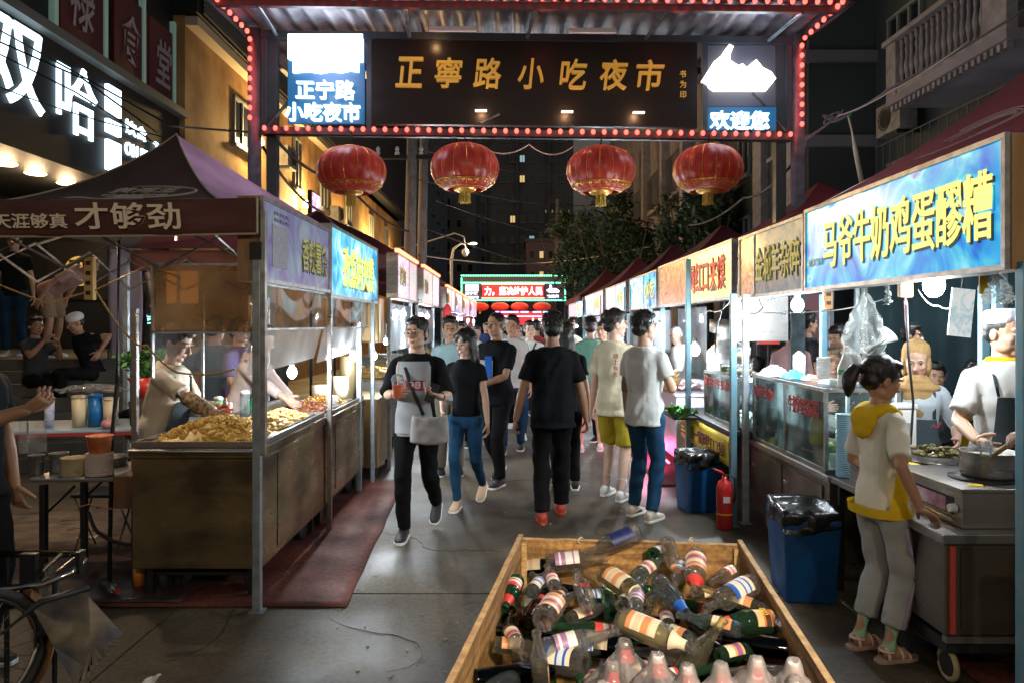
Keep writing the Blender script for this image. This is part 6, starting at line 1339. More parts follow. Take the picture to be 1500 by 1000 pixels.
cable('black cable hanging from the power strip down past the girl', [P(1328, 440, 4.1), P(1331, 520, 4.0), P(1338, 590, 3.95), P(1334, 650, 3.9)], .007); cable('red and white twisted cord below the power strip on the right', [P(1326, 436, 4.1), P(1329, 480, 4.09)], .009, mat('red_cord', (.7, .12, .14), .5))
cable('white string stretched under the blue sign boards', [P(1110, 458, 5.6), P(1220, 455, 4.9), P(1300, 437, 4.2)], .004, CABLEW, sag=.01); cable('thin white wire looping from the big bulb to the menu card', [P(1345, 425, 4), P(1375, 448, 3.95), P(1405, 440, 3.9)], .003, CABLEW, sag=.03); cable('curled black cable over the steel hood', [P(1085, 440, 6.2), P(1100, 460, 6.2), P(1118, 450, 6.2), P(1112, 438, 6.2)], .006, sag=.02); cable('black cable down the left side of the steel hood', [P(1062, 440, 6.3), P(1050, 480, 6.3), P(1046, 540, 6.3)], .006); cable('white wires under the green sign board', [P(1000, 448, 7.5), P(1040, 455, 6.8), P(1072, 438, 6.3)], .005, CABLEW, sag=.05)
ys = thing('yellow_strap', 'yellow strap and hook under the near end of the blue sign', 'strap', tuple(P(1441, 405, 3.2))); bx('strap', (-.02, -.005, -.08), (.02, .005, 0), mat('yellow_plastic'), ys); MB().tube([(.0, 0, -.08), (.02, 0, -.11), (.03, 0, -.07)], .005, 5).build('hook', mat('yellow_plastic'), ys, True)
# right background
rs2 = thing('red_menu_sign', 'red and amber lit menu sign deep behind the blue posts', 'sign', (3.95, 10.9, 0)); bx('board', (-.2, 0, 1.35), (.12, .05, 2.15), mat('red_menu_back', (.3, .03, .03), .5, emit=(.8, .08, .05), es=.6), rs2)
for k, ch in enumerate('烤全羊'): text(ch, 'lettering', glow('amber_letters', (1, .55, .2), 2), rs2, (-.15, -.01, 1.9 - k * .25), (1, 0, 0), (0, 0, 1), .2, .2)
bx('leg', (-.05, 0, 0), (0, .05, 1.349), BLACKM, rs2)
pc_ = thing('pink_column', 'dusky pink square column behind the diners on the right', 'column', (4.05, 10.3, 0)); bx('shaft', (.15, 0, 0), (.50, .35, 3.0), mat('pink_render', (.40, .20, .22), .8), pc_)
for k, (x, y, lb) in enumerate(((3.2, 6.5, 'dark dining table in front of the man in black on the right'), (4.2, 7.0, 'dark dining table by the diners in yellow'), (4.9, 8.8, 'rear dining table on the right'))):
    folding_table(lb, (x, y + .1), 1.0, .6, .74, mat('dark_tabletop', (.05, .035, .03), .4))
bw = thing('market_back_wall', 'dark teal cloth wall behind the diners on the right', 'wall', (0, 0, 0)); MB().grid(lambda u, v: (4.6 + 2.4 * u + .03 * math.sin(u * 60), 9.6 - 1.2 * u, 3.0 * v), 80, 4).build('cloth', mat('teal_curtain', (.03, .07, .08), .8, col2=(.02, .05, .06), scale=2), bw, True)
et2 = thing('side_table', 'corner of a folding table poking in at the right edge', 'table', (2.10, 2.75, 0)); bx('tabletop', (0, -.35, .69), (.6, .12, .72), STEEL, et2); bx('edge', (-.006, -.36, .665), (.6, .125, .689), BLACKP, et2)
for x in (.03, .55):
    for y in (-.32, .08): bx('leg', (x, y, 0), (x + .025, y + .025, .664), BLACKM, et2)
# far right stalls
for k, (a, b) in enumerate(((10.3, 12.3), (12.6, 15.5), (16, 19.6), (20, 25.5))):
    lab = ('fifth', 'sixth', 'seventh', 'last')[k]
    t = thing('market_stall', '%s stall counter on the right with cold lit glass' % lab, 'stall', (2.0, a, 0)); L = b - a
    bx('counter', (0, 0, .12), (.8, L - .3, .9), STEEL, t, bevel=.01); bx('glass_case', (.03, .1, .902), (.5, L - .6, 1.25), GLASSC, t); bx('back_sheet', (.78, 0, .902), (.8, L - .3, 1.9), PLEXIF, t)
    for y in (0, L - .34): bx('post', (-.03, y, -.005), (.02, y + .045, 2.3), POSTB, t)
    heap('fried_snacks', 'food under glass at the %s stall on the right' % lab, 2.28, a + L * .4, .905, .2, L * .3, .1, (MEAT, NOOD, CRISP, POT)[k], 40, .05, seed=50 + k, kind='lump')
# lamp pole added behind the viewer, an unseen source lighting crate and near stalls
sp_ = thing('added_lamp_pole', 'market lamp pole behind the viewer with two warm lamps', 'street lamp', (.9, -.75, 0))
bx('pole', (-.03, -.03, -.01), (.03, .03, 3.0), POSTM, sp_); bx('arm', (-1.2, -.02, 2.96), (1.2, .02, 2.999), POSTM, sp_)
for x in (-1.15, 1.15): MB().ell((x, 0, 2.88), (.09, .09, .08), 12, 8).build('lamp', BULBY, sp_, True); lamp('lamp_light', (x, .02, 2.76), 80, (1, .86, .68), .10, sp_)

sh_ = MB().lathe([(.05, .16), (.07, .12), (.15, 0), (.147, 0), (.066, .118), (.045, .155)], 18, M.Translation((-.15, .02, 2.62)) @ M.Rotation(R(55), 4, 'X'), closed=False).build('spot_shade', BLACKM, sp_, True)
MB().tube([(-.15, -.02, 2.97), (-.15, -.05, 2.76)], .012, 6).build('spot_arm', POSTM, sp_)
dv_ = (V((.36, 2.45, .7)) - V((.75, -.73, 2.64))); lamp('spot_light', (-.15, .06, 2.60), 520, (1, .84, .64), .07, sp_, 'SPOT', dv_.to_track_quat('-Z', 'Y').to_euler(), R(30))
AC = mat('aged_ac_casing', (.22, .22, .21), .6, col2=(.13, .12, .11), scale=6)
for k, (x, y, z, lb) in enumerate(((6.75, 12.6, 5.0, 'air conditioner unit under the pale balcony, far end'), (6.75, 7.1, 4.2, 'air conditioner unit on the dark wall right of the window grille'), (5.45, 18.6, 4.6, 'air conditioner unit between the pilasters of the slab building'), (5.0, 27.4, 4.4, 'air conditioner unit on the barred balcony flats'), (-6.15, 19.6, 5.9, 'air conditioner unit on the ochre wall behind the gate post'), (-6.15, 25.2, 5.2, 'air conditioner unit farther along the ochre wall'))):
    t = thing('air_conditioner', lb, 'air conditioner', (x, y, z)); s = -1 if x > 0 else 1
    bx('casing', (-.15, -.4, 0), (.15, .4, .55), AC, t, bevel=.01); MB().tube([(s * .152, .1 + .2 * math.cos(a), .28 + .2 * math.sin(a)) for a in np.linspace(0, 6.28, 18)[:-1]], .012, 5, closed=True).build('fan_ring', BLACKP, t); MB().lathe([(.17, 0), (.17, .004)], 16, M.Translation((s * .151, .1, .28)) @ M.Rotation(R(90), 4, 'Y')).build('fan_grille', BLACKP, t)
    bx('bracket', (-.15, -.3, -.06), (.3 if x > 0 else .14, -.26, -.001), BLACKM, t) if x > 0 else bx('bracket', (-.25, -.3, -.06), (.15, -.26, -.001), BLACKM, t)

# ============================================================ PEOPLE
def WL(w, X, Y, rz, H, z0=0.0):
    v = M.Rotation(-rz, 4, 'Z') @ (V(w) - V((X, Y, z0))); return tuple(v / (H / 1.72))
def LD(d, rz): return tuple(M.Rotation(-rz, 4, 'Z') @ V(d))
def patch(I, s0, s1, a0, a1, inf, m, name, n=18, nv=8, fn=None, solid=0):
    tor = I['TOR']; ss = [t[0] for t in tor]
    def at(s, a, e=.86):
        w, d, o = (np.interp(s, ss, [t[i] for t in tor]) for i in (1, 2, 3)); lo = s < .10
        w = max(w, .146 if lo else 0) + inf; d = max(d, .116 if lo else .104) + inf; ca, sa = math.cos(a), math.sin(a)
        return I['T'](s, w * math.copysign(abs(ca) ** e, ca), o - d * math.copysign(abs(sa) ** e, sa))
    def g(u, v):
        s = s0 + (s1 - s0) * v; aa0, aa1 = (fn(v) if fn else (a0, a1)); return tuple(at(s, R(aa0 + (aa1 - aa0) * u)))
    o = MB().grid(g, n, nv).build(name, m, I['root'], True, solid=solid); return o, at
def wrap_text(I, at, body, s, a0, h, w, m, inf=0):
    """print on a shirt front: each character set flat on the chest"""
    p = at(s, R(a0)); q = at(s, R(a0 + 12)); xd = (q - p).normalized(); nrm = xd.cross(V((0, 0, 1)))
    text(body, 'shirt_print', m, I['root'], tuple(p + nrm * .012), xd, (0, 0, 1), h, w, ext=.002, bold=.02)
def held(name, label, cat, world): return thing(name, label, cat, tuple(world))
BLK = cloth('black_cotton', (.006, .0065, .008), (.010, .011, .013)); BLKP = cloth('black_trousers', (.007, .007, .008), (.011, .011, .012)); JEAN = cloth('blue_denim', (.025, .085, .17), (.012, .045, .10)); JEAND = cloth('dark_denim', (.015, .05, .10), (.01, .03, .06))
WHT = cloth('white_cotton', (.62, .62, .60), (.52, .52, .5)); CRMT = cloth('cream_cotton', (.62, .55, .38)); GRYT = cloth('grey_marl', (.38, .40, .42)); GRN_ = cloth('sea_green_cotton', (.16, .36, .28)); REDB = cloth('red_print', (.45, .05, .05)); MUST = cloth('mustard_cotton', (.45, .34, .03)); YELC = cloth('yellow_cotton', (.70, .46, .02))
SHB = mat('black_shoe', (.02, .02, .022), .6); SHW = mat('white_shoe', (.6, .58, .54), .5); SHR = mat('red_shoe', (.4, .05, .03), .5)

# woman with glasses, drink and phone
X, Y, H, rz = -.745, 5.62, 1.68, R(-4)
cupw, phw = P(583, 573, 5.22), P(633, 575, 5.22)
w1 = person('woman in black cardigan and grey tee with glasses, carrying an orange drink', X, Y, H, rz, q=2, hair='bun', glasses=True, skin='light', bust=.02, build=1.04,
            shirt=BLK, sleeve=1.0, loose=1.25, hem=-.07, pants=BLKP, ploose=1.1, shoes=SHB, hy=-16, hp=2, feet=((-.085, -.10), (.10, .34)), lift=(0, .10),
            Rw=WL(cupw + V((-.045, .03, -.02)), X, Y, rz, H), Lw=WL(phw + V((.055, .03, -.03)), X, Y, rz, H), hd=((.75, -.5, .12), (-.8, -.35, .25)), hn=((.4, .7, 0), (-.2, .3, .9)), curl=(.95, .75))
_, at = patch(w1, -.095, .47, 0, 0, .046, GRYT, 'grey_tee', 14, 14, lambda v: (-90 - 52 + 14 * v, -90 + 50 - 14 * v))
_, at = patch(w1, .245, .325, -114, -66, .052, REDB, 'red_band')
wrap_text(w1, at, '1981', .262, -107, .055, .17, CALL)
patch(w1, -.115, -.05, -180, 180, .036, GRYT, 'tee_hem', 40, 3)
T_ = w1['T']; Mw = w1['M']
bag = thing('shoulder_bag', 'pale grey shoulder bag on a black strap across the woman with glasses', 'bag', tuple(Mw @ T_(.06, .14, .20)))
BG = cloth('grey_canvas', (.40, .38, .37)); bg_ = MB()
bg_.grid(lambda u, v: ((u - .5) * (.27 + .03 * v), -.035 * math.sin(u * 3.14) ** .5 - .01 * noise.noise(V((u * 5, v * 5, 0))), -.20 * v - .02 * math.sin(u * 3.14)), 14, 10).grid(lambda u, v: ((.5 - u) * (.27 + .03 * v), .035 * math.sin(u * 3.14) ** .5, -.20 * v - .02 * math.sin(u * 3.14)), 14, 10)
bg_.build('pouch', BG, bag, True, solid=.003)
bi = M.Translation(bag.location).inverted() @ Mw
MB().tube([bi @ T_(s, x, y) for s, x, y in ((.50, -.09, -.02), (.49, -.085, .08), (.42, -.06, .15), (.30, -.02, .178), (.15, .05, .19), (.06, .09, .195))], [.014] * 6, 8, sq=.25, side=(1, 0, 0)).build('strap', mat('black_strap', (.012, .012, .014), .7), bag, True)
c = held('drink_cup', 'clear plastic cup of orange drink with a straw in the right hand of the woman', 'drink', cupw + V((0, -.02, -.05)))
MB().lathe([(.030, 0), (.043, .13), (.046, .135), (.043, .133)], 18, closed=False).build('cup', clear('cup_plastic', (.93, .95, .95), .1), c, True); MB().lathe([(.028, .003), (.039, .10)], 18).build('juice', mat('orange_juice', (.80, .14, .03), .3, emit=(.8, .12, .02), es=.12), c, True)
MB().lathe([(.047, .136), (.047, .145), (.036, .17), (.01, .18)], 18).build('dome_lid', clear('cup_plastic'), c, True); MB().tube([(0, 0, .08), (.008, 0, .26)], .006, 6).build('straw', mat('pale_straw', (.7, .5, .35)), c)
c = held('phone', 'black phone held in the left hand of the woman with glasses', 'phone', phw); MB().box((0, 0, 0), (.072, .009, .145), M.Rotation(R(-18), 4, 'X') @ M.Rotation(R(20), 4, 'Y')).build('case', BLACKP, c, bevel=.004)
# watch
a_, e_, w_ = w1['arms'][1]; MB().tube([w_.lerp(e_, .06), w_.lerp(e_, .14)], .031, 12).build('watch', BLACKP, w1['root'], True)

# long haired woman in black
X, Y, H, rz = -.415, 6.45, 1.575, R(-12)
w2 = person('long haired woman in a black top and blue jeans looking aside', X, Y, H, rz, q=2, hair='long', skin='light', bust=.02, build=.92, shirt=BLK, sleeve=.45, hem=-.02, loose=1.1, pants=JEAN, ploose=.3, plen=.99,
            shoes=mat('beige_sandal', (.5, .33, .22), .6), hy=-30, hp=14, feet=((-.075, -.05), (.085, .33)), lift=(0, .09), Rw=(-.20, -.12, .95), Lw=(.24, -.06, .80), curl=(.4, .45))
# man with printed tee
X, Y, H, rz = -.165, 7.45, 1.745, R(-28)
m3 = person('short haired man in a black tee printed with a blue and white picture', X, Y, H, rz, q=2, hair='buzz', skin='tan', build=1.08, shirt=BLK, sleeve=.7, loose=1.5, hem=-.12, pants=BLKP, ploose=1.0, shoes=SHB, hy=-8, feet=((-.10, .26), (.10, -.10)), lift=(.06, 0), Lw=(-.02, -.26, 1.03), Rw=(-.20, -.16, .92), curl=(.5, .6))
_, at = patch(m3, .12, .34, -122, -78, .056, cloth('print_white', (.5, .5, .45), (.15, .12, .12)), 'print_panel'); patch(m3, .16, .38, -96, -80, .060, cloth('print_blue', (.02, .10, .38)), 'print_blue_bar')
m4 = person('taller man in a plain white tee behind the printed tee man', .0, 9.3, 1.735, R(-6), q=1, hair='short', skin='mid', shirt=WHT, loose=1.3, pants=JEAND, shoes=SHB, hy=-5, feet=((-.1, -.1), (.1, .2)))
X, Y, H, rz = -.68, 7.9, 1.70, R(5)
m5 = person('man in an open light blue shirt and glasses between the two women', X, Y, H, rz, q=1, hair='short', glasses=True, skin='mid', shirt=cloth('light_blue_cotton', (.33, .48, .52)), sleeve=.9, pants=mat('khaki', (.2, .17, .12), .8), shoes=SHB, Rw=WL(P(650, 548, 7.65), X, Y, rz, H), hd=((.1, -.3, .9), None), curl=(.9, .4))
c = held('drink_cup', 'red drink held up by the man in the light blue shirt', 'drink', P(652, 545, 7.58)); MB().lathe([(.028, -.06), (.036, .05)], 12).build('cup', mat('glossy_red'), c, True)
person('man with dark rimmed glasses behind the long haired woman', -.70, 9.7, 1.66, R(2), q=1, hair='short', glasses=True, skin='mid', shirt=cloth('charcoal_cotton', (.04, .045, .05)), pants=BLKP, shoes=SHB)
person('person in a black mask and white top, small in the left crowd', -.62, 12.4, 1.60, R(10), q=0, hair='short', skin='light', shirt=WHT, pants=BLKP, shoes=SHW)
person('pink cheeked young man in dark cap between white tees', .07, 11.5, 1.61, 0, q=0, hair='short', skin='light', shirt=WHT, pants=BLKP, shoes=SHW)
m9 = person('man in a white tee with a black cross strap, left of the man in black', .26, 10.4, 1.67, R(4), q=1, hair='short', skin='light', shirt=WHT, pants=JEAND, shoes=SHW, feet=((-.1, 0), (.1, .25)))
sg = thing('cross_strap', 'black cross strap and pouch worn over the far white tee', 'strap', tuple(m9['M'].translation)); MB().tube([m9['T'](s, x, y) for s, x, y in ((.49, .09, .09), (.35, .02, .145), (.15, -.08, .15))], .012, 6).build('band', BLACKP, sg)
# man in black, seen from behind
X, Y, H, rz = .34, 6.05, 1.72, R(183)
m10 = person('man in loose black tee and trousers walking away, seen from behind', X, Y, H, rz, q=2, hair='short', skin='tan', build=1.12, shirt=BLK, sleeve=.72, loose=1.7, hem=-.14, pants=BLKP, ploose=1.9, shoes=SHR, sole=SHR, feet=((-.10, -.22), (.09, .06)), Rw=(-.30, -.04, .82), Lw=(.32, -.02, .80), curl=(.6, .6))
person('woman with long dark hair hidden in front of the man in black', .53, 7.1, 1.64, R(175), q=1, hair='long', skin='mid', shirt=BLK, pants=BLKP, shoes=SHB, feet=((-.1, -.1), (.1, .2)), lift=(0, .08))
m12 = person('man in a sea green tee and white shorts seen from behind', 1.02, 9.35, 1.715, R(172), q=1, hair='short', skin='light', shirt=GRN_, loose=1.4, sleeve=.6, pants=WHT, plen=.42, ploose=1.4, shoes=SHW, feet=((-.13, -.05), (.12, .05)), Rw=(-.16, -.25, 1.0))
person('man in black facing the lane beside the green tee man', 1.28, 10.1, 1.66, R(-30), q=1, hair='short', skin='mid', shirt=BLK, pants=BLKP, shoes=SHB)
m13 = person('man in a cream tee with red print on its back and mustard shorts', .985, 6.85, 1.755, R(150), q=2, hair='short', skin='light', shirt=CRMT, loose=1.8, sleeve=.78, hem=-.16, pants=MUST, plen=.48, ploose=1.5, shoes=SHW, socks=cloth('grey_sock', (.4, .4, .4)), hy=-48, feet=((-.10, .10), (.11, -.04)), Rw=(-.18, -.2, .95))
_, at = patch(m13, .05, .1, 60, 61, .06, CRMT, 'seam', 2, 2)
for k, ch in enumerate('路上有光'):
    p = at(.38 - k * .055, R(100)); q = at(.38 - k * .055, R(118)); xd = (q - p).normalized(); nr = xd.cross(V((0, 0, 1))); text(ch, 'shirt_print', REDB, m13['root'], tuple(p + nr * .012), xd, (0, 0, 1), .045, .05, ext=.002)
m14 = person('man in white tee and blue jeans with a tattooed arm', 1.13, 6.12, 1.725, R(140), q=2, hair='short', skin='mid', shirt=WHT, loose=1.5, sleeve=.62, hem=-.13, pants=JEAN, ploose=1.0, shoes=mat('striped_white_shoe', (.62, .56, .45), .5, col2=(.05, .08, .08), scale=16, thr=(.6, .63)), hy=-22, feet=((-.10, .06), (.12, -.02)), Lw=(.23, -.10, .80), Rw=(-.14, -.26, 1.1), curl=(.4, .7))
a_, e_, w_ = m14['arms'][1]; MB().tube([e_.lerp(a_, .38), e_.lerp(a_, .2), e_, e_.lerp(w_, .10)], [.0475, .045, .0415, .041], 14).build('tattoo', mat('tattooed_skin', (.16, .13, .12), .5, col2=(.34, .2, .13), scale=26, thr=(.45, .6)), m14['root'], True)
person('elderly vendor in a white cap and coat behind the serving table', 2.44, 10.18, 1.60, R(-80), q=1, hair='buzz', hairm=WHT, skin='light', lean=10, hp=15, shirt=WHT, sleeve=1.5, pants=BLKP, shoes=SHB, Rw=(-.1, -.35, 1.0), Lw=(.1, -.35, 1.0))

# girl in the hooded tee
X, Y, H, rz = 1.85, 3.60, 1.46, R(104)
hw = V((1.90, 3.33, .79))
g1 = person('girl with a ponytail in a white and yellow hooded tee, hand on the cart', X, Y, H, rz, q=2, hair='pony', skin='tan', build=.88, shirt=cloth('ivory_cotton', (.70, .66, .55)), sleeve=.82, loose=1.1, hem=-.08, pants=cloth('grey_cotton_trousers', (.34, .34, .32), (.24, .24, .23)), plen=.86, ploose=1.7,
            socks=cloth('green_sock', (.25, .40, .22)), barefoot=True, hy=-12, hp=16, Rw=WL(hw, X, Y, rz, H), Lw=(.18, -.22, 1.0), hd=(LD((.75, .25, -.38), rz), None), hn=(LD((0, 0, -1), rz), (-1, 0, 0)), curl=(.28, .5), feet=((-.09, .02), (.10, .06)))
patch(g1, -.095, -.04, -180, 180, .036, YELC, 'yellow_hem', 40, 4); patch(g1, -.05, .18, 0, 0, .040, YELC, 'yellow_side', 8, 8, lambda v: (152 + 14 * v, 190 - 8 * v))
hdm = MB(); Tg = g1['T']; kk = g1['k']
for s, x, y, r in ((.50, 0, -.07, (.115, .07, .05)), (.455, 0, -.115, (.10, .045, .07)), (.40, 0, -.125, (.065, .035, .06)), (.52, .07, -.02, (.05, .07, .035)), (.52, -.07, -.02, (.05, .07, .035)), (.49, .05, .06, (.05, .035, .035)), (.49, -.05, .06, (.05, .035, .035))): hdm.ell(tuple(Tg(s, x, y)), tuple(v * kk for v in r), 14, 9)
rs3 = remeshed([(hdm, .012, 2)])[0]; wrinkle(rs3, .014, 14, 3); fuse('hood', [(rs3[0], rs3[1], 0)], [YELC], g1['root'])
ss = MB()
for i, (a, e, w) in enumerate(g1['legs']): 
    ss.tube([a.lerp(e, .3) + V((-.088 if i == 0 else .088, 0, 0)) * kk, e + V((-.078 if i == 0 else .078, 0, 0)) * kk, e.lerp(w, .7) + V((-.07 if i == 0 else .07, 0, 0)) * kk], [.011] * 3, 6)
ss.build('side_stripe', cloth('lilac_stripe', (.45, .36, .48)), g1['root'], True)
for i, (a, e, w) in enumerate(g1['legs']):
    sd = MB(); 
    for z, s in ((-.088, 1.0), (-.070, 1.0)): pass
    sd.loft([[w + V((x * 1.05, y, z)) * kk for x, y in ((-.024, .085), (.024, .085), (.04, .05), (.040, -.03), (.048, -.10), (.040, -.165), (.018, -.19), (-.018, -.19), (-.040, -.165), (-.048, -.10), (-.040, -.03), (-.04, .05))] for z in (-.092, -.066)])
    o = sd.build('sandal', mat('sandal_sole', (.30, .2, .15), .7), g1['root'], bevel=.004); q = MB()
    for y, z in ((-.11, -.030), (-.06, -.012), (.03, .0)): q.tube([w + V((.043 * math.cos(a2) , y, -.068 + (z + .068) * math.sin(a2))) * kk for a2 in np.linspace(0, 3.14, 9)], .009 * kk, 6)
    q.tube([w + V((.045 * math.cos(a2), .0 + .055 * math.sin(a2), -.02)) * kk for a2 in np.linspace(0, 3.14, 9)], .008 * kk, 6); q.build('sandal_strap', mat('pinkish_sandal_strap', (.55, .38, .32), .5), o, True)
MB().tube([g1['hT'] @ V((0, .108 + .0 * a, .03)) + V((0, 0, 0)) + g1['hT'].to_3x3() @ V((.02 * math.cos(a), 0, .02 * math.sin(a))) for a in np.linspace(0, 6.28, 10)[:-1]], .006, 6, closed=True).build('hair_tie', BLACKP, g1['root'], True)

# cook, headscarf woman, passing hand
APR = cloth('dark_apron', (.035, .05, .06), (.05, .065, .075))
def apron(I, top=.34, m=APR, red=True, half=46):
    patch(I, -.02, top, 0, 0, .066, m, 'apron_bib', 14, 10, lambda v: (-90 - half * (1 - .35 * v), -90 + half * (1 - .35 * v)))
    T = I['T']; MB().grid(lambda u, v: tuple(T(-.02 - .42 * v, (u - .5) * (.34 + .06 * v), .185 - .03 * abs(2 * u - 1) + .012 * math.sin(u * 14) * v)), 14, 8).build('apron_skirt', m, I['root'], True, solid=.003)
    for s in (-1, 1): MB().tube([T(top, s * .10, .135), T(.45, s * .105, .10), T(.50, s * .08, .02)], .010, 6, sq=.5).build('apron_strap', m, I['root'], True)
    if red: MB().tube([T(.19 + .02 * math.sin(i * 1.6) + .004 * i, .03 + i * .012, .168 - i * .001) for i in range(10)], .004, 5).build('red_embroidery', mat('red_thread', (.5, .04, .04), .6), I['root'])
X, Y, H, rz = 2.78, 4.05, 1.70, R(-6)
ck1 = person('cook in a white cap, yellow collared white coat and dark apron behind the saucepan', X, Y, H, rz, q=2, hair='buzz', skin='mid', build=1.06, shirt=WHT, sleeve=.8, loose=1.4, pants=BLKP, shoes=SHB, hy=28, hp=4, Rw=WL(P(1432, 645, 3.78), X, Y, rz, H), Lw=(.22, -.25, .95), hd=(LD((-.1, -.9, -.2), rz), None), curl=(.6, .5)); apron(ck1)
hT = ck1['hT']; MB().lathe([(.0895, .050), (.0925, .075), (.088, .112), (.066, .130), (.001, .136)], 28, hT @ M.Translation((0, .016, -.004)) @ M.Rotation(R(-8), 4, 'X')).build('white_cap', mat('knitted_white_cap', (.62, .62, .66), .8, bump=.6, bscale=90), ck1['root'], True)
MB().tube([ck1['T'](.535, .068 * math.cos(a), -.01 + .075 * math.sin(a)) for a in np.linspace(0, 6.28, 18)[:-1]], .020, 8, closed=True).build('yellow_collar', YELC, ck1['root'], True)
MB().tube([ck1['hT'] @ V(p) for p in ((-.05, -.082, -.062), (0, -.112, -.070), (.05, -.082, -.062))], .005, 6).build('mouth_shield', clear('bottle_clear'), ck1['root'], True)
for s in (.42, .34): MB().ell(tuple(ck1['T'](s, 0, .165)), (.012, .008, .012), 8, 6).build('button', YELC, ck1['root'], True)
X, Y, H, rz = 2.66, 4.72, 1.51, R(-22)
hj = person('woman in a sand coloured headscarf, white blouse and dark apron looking down', X, Y, H, rz, q=2, hair='hijab', hairm=cloth('sand_headscarf', (.42, .27, .12), (.33, .20, .08)), skin='light', bust=.02, shirt=cloth('pale_blue_white', (.52, .58, .62)), sleeve=1.15, loose=1.3, pants=BLKP, shoes=SHB, hy=-8, hp=22, Lw=WL(P(1402, 648, 4.5), X, Y, rz, H), Rw=(-.16, -.25, .95)); apron(hj, .26)
X, Y, H, rz = 2.86, 3.02, 1.70, R(-90)
wr = P(1484, 647, 3.28)
ps = person('customer in grey just beyond the right edge reaching a hand over the saucepan', X, Y, H, rz, q=2, hair='short', skin='mid', shirt=GRYT, sleeve=.6, pants=BLKP, shoes=SHB, Rw=WL(wr, X, Y, rz, H), hd=(LD((-1, .12, -.05), rz), None), hn=(LD((0, 0, -1), rz), (1, 0, 0)), curl=(.55, .4))
c = held('glass_tumbler', 'small clear tumbler held over the saucepan', 'glass', P(1444, 662, 3.36)); MB().lathe([(.022, -.02), (.03, .05), (.031, .051), (.028, .05)], 14, closed=False).build('glass', clear('bottle_clear'), c, True)

# left vendors and background
X, Y, H, rz = -2.47, 4.98, 1.64, R(84)
v1 = person('young woman vendor in a beige top and dark apron bending over the potato heap', X, Y, H, rz, q=2, hair='bun', skin='light', bust=.015, build=.95, lean=14, hp=20, shirt=cloth('beige_cotton', (.70, .62, .50)), sleeve=.8, loose=1.4, pants=APR, shoes=SHB, Rw=WL(P(318, 606, 4.72), X, Y, rz, H), Lw=WL(P(326, 596, 5.05), X, Y, rz, H), curl=(.6, .6)); apron(v1, .30, red=False)
for a, e, w in v1['arms']:
    MB().tube([e.lerp(a, .25), e, e.lerp(w, .5), e.lerp(w, .88)], [.056, .052, .050, .038], 14).build('patterned_sleeve', mat('patterned_sleeve', (.16, .10, .05), .8, col2=(.40, .32, .2), scale=40, thr=(.45, .55)), v1['root'], True)
t = thing('sauce_shaker', 'red topped seasoning shaker in the hand of the young woman vendor', 'shaker', P(330, 600, 4.92)); MB().ell((0, 0, 0), (.04, .035, .04), 12, 8).build('shaker', mat('glossy_red'), t, True); MB().lathe([(.018, .03), (.015, .06)], 10).build('top', STEEL, t)
X, Y, H, rz = -2.40, 6.25, 1.66, R(80)
v2 = person('second vendor in a green apron reaching over the trays, half behind the post', X, Y, H, rz, q=1, hair='short', skin='light', lean=22, hp=10, shirt=cloth('light_pink_cotton', (.55, .45, .42)), sleeve=1.7, pants=BLKP, shoes=SHB, Rw=WL(P(432, 594, 5.85), X, Y, rz, H), Lw=WL(P(440, 600, 6.1), X, Y, rz, H)); apron(v2, .3, cloth('green_apron', (.02, .22, .08)), red=False)
person('vendor in a dark top standing at the far end of the second left cart', -2.72, 7.15, 1.68, R(70), q=1, hair='short', skin='mid', shirt=cloth('violet_cotton', (.25, .2, .4)), sleeve=.8, pants=BLKP, shoes=SHB, Rw=(-.15, -.3, 1.0))
person('person in a grey blue shirt seen from behind through the clear screen', -3.02, 7.3, 1.70, R(165), q=1, hair='short', skin='mid', shirt=cloth('grey_blue_cotton', (.12, .18, .26)), pants=JEAND, shoes=SHB)
X, Y, H, rz = -2.60, 3.42, 1.70, R(80)
person('man in black at the left edge raising a tanned forearm', X, Y, H, rz, q=2, hair='short', skin='tan', build=1.1, shirt=BLK, sleeve=.7, loose=1.3, pants=BLKP, shoes=SHB, Rw=WL(P(38, 600, 3.22), X, Y, rz, H), hd=(LD((.8, .1, .5), rz), None), hn=(LD((0, .5, .8), rz), (1, 0, 0)), curl=(.8, .4))
t = thing('plastic_bag', 'small crumpled clear bag below the tanned forearm on the left', 'bag', P(45, 640, 3.5)); MB().grid(lambda u, v: ((u - .5) * .12, .03 * math.sin(u * 8), .08 - v * .16 + .02 * noise.noise(V((u * 5, v * 5, 2)))), 12, 12).build('film', CRUMP, t)
DGR = cloth('dark_grey_cotton', (.05, .055, .06))
person('woman in a dark grey tee sitting on the stairs, eating', -6.05, 9.1, 1.62, R(62), z0=.45, seat=.47, q=1, hair='short', skin='tan', shirt=DGR, pants=BLKP, shoes=SHW, feet=((-.1, -.48), (.1, -.45)), Rw=(-.1, -.38, 1.05), Lw=(.1, -.36, 1.0))
person('man in a faded pink shirt bending forward on the terrace', -6.4, 9.95, 1.72, R(85), z0=1.2, q=0, hair='short', lean=62, skin='tan', shirt=cloth('faded_pink', (.40, .24, .20)), pants=mat('tan_shorts', (.25, .17, .1), .8), plen=.45, shoes=SHW)
cp = person('man in a round white hat crouched on the stairs behind the tent leg', -5.42, 9.3, 1.66, R(-40), z0=.55, seat=.42, q=0, hair='buzz', skin='tan', shirt=BLK, pants=BLKP, shoes=SHW, feet=((-.1, -.45), (.1, -.42)), lean=20, hp=15)
MB().ell((0, .02, .06), (.10, .11, .07), 12, 8, cp['hT']).build('round_hat', WHT, cp['root'], True)
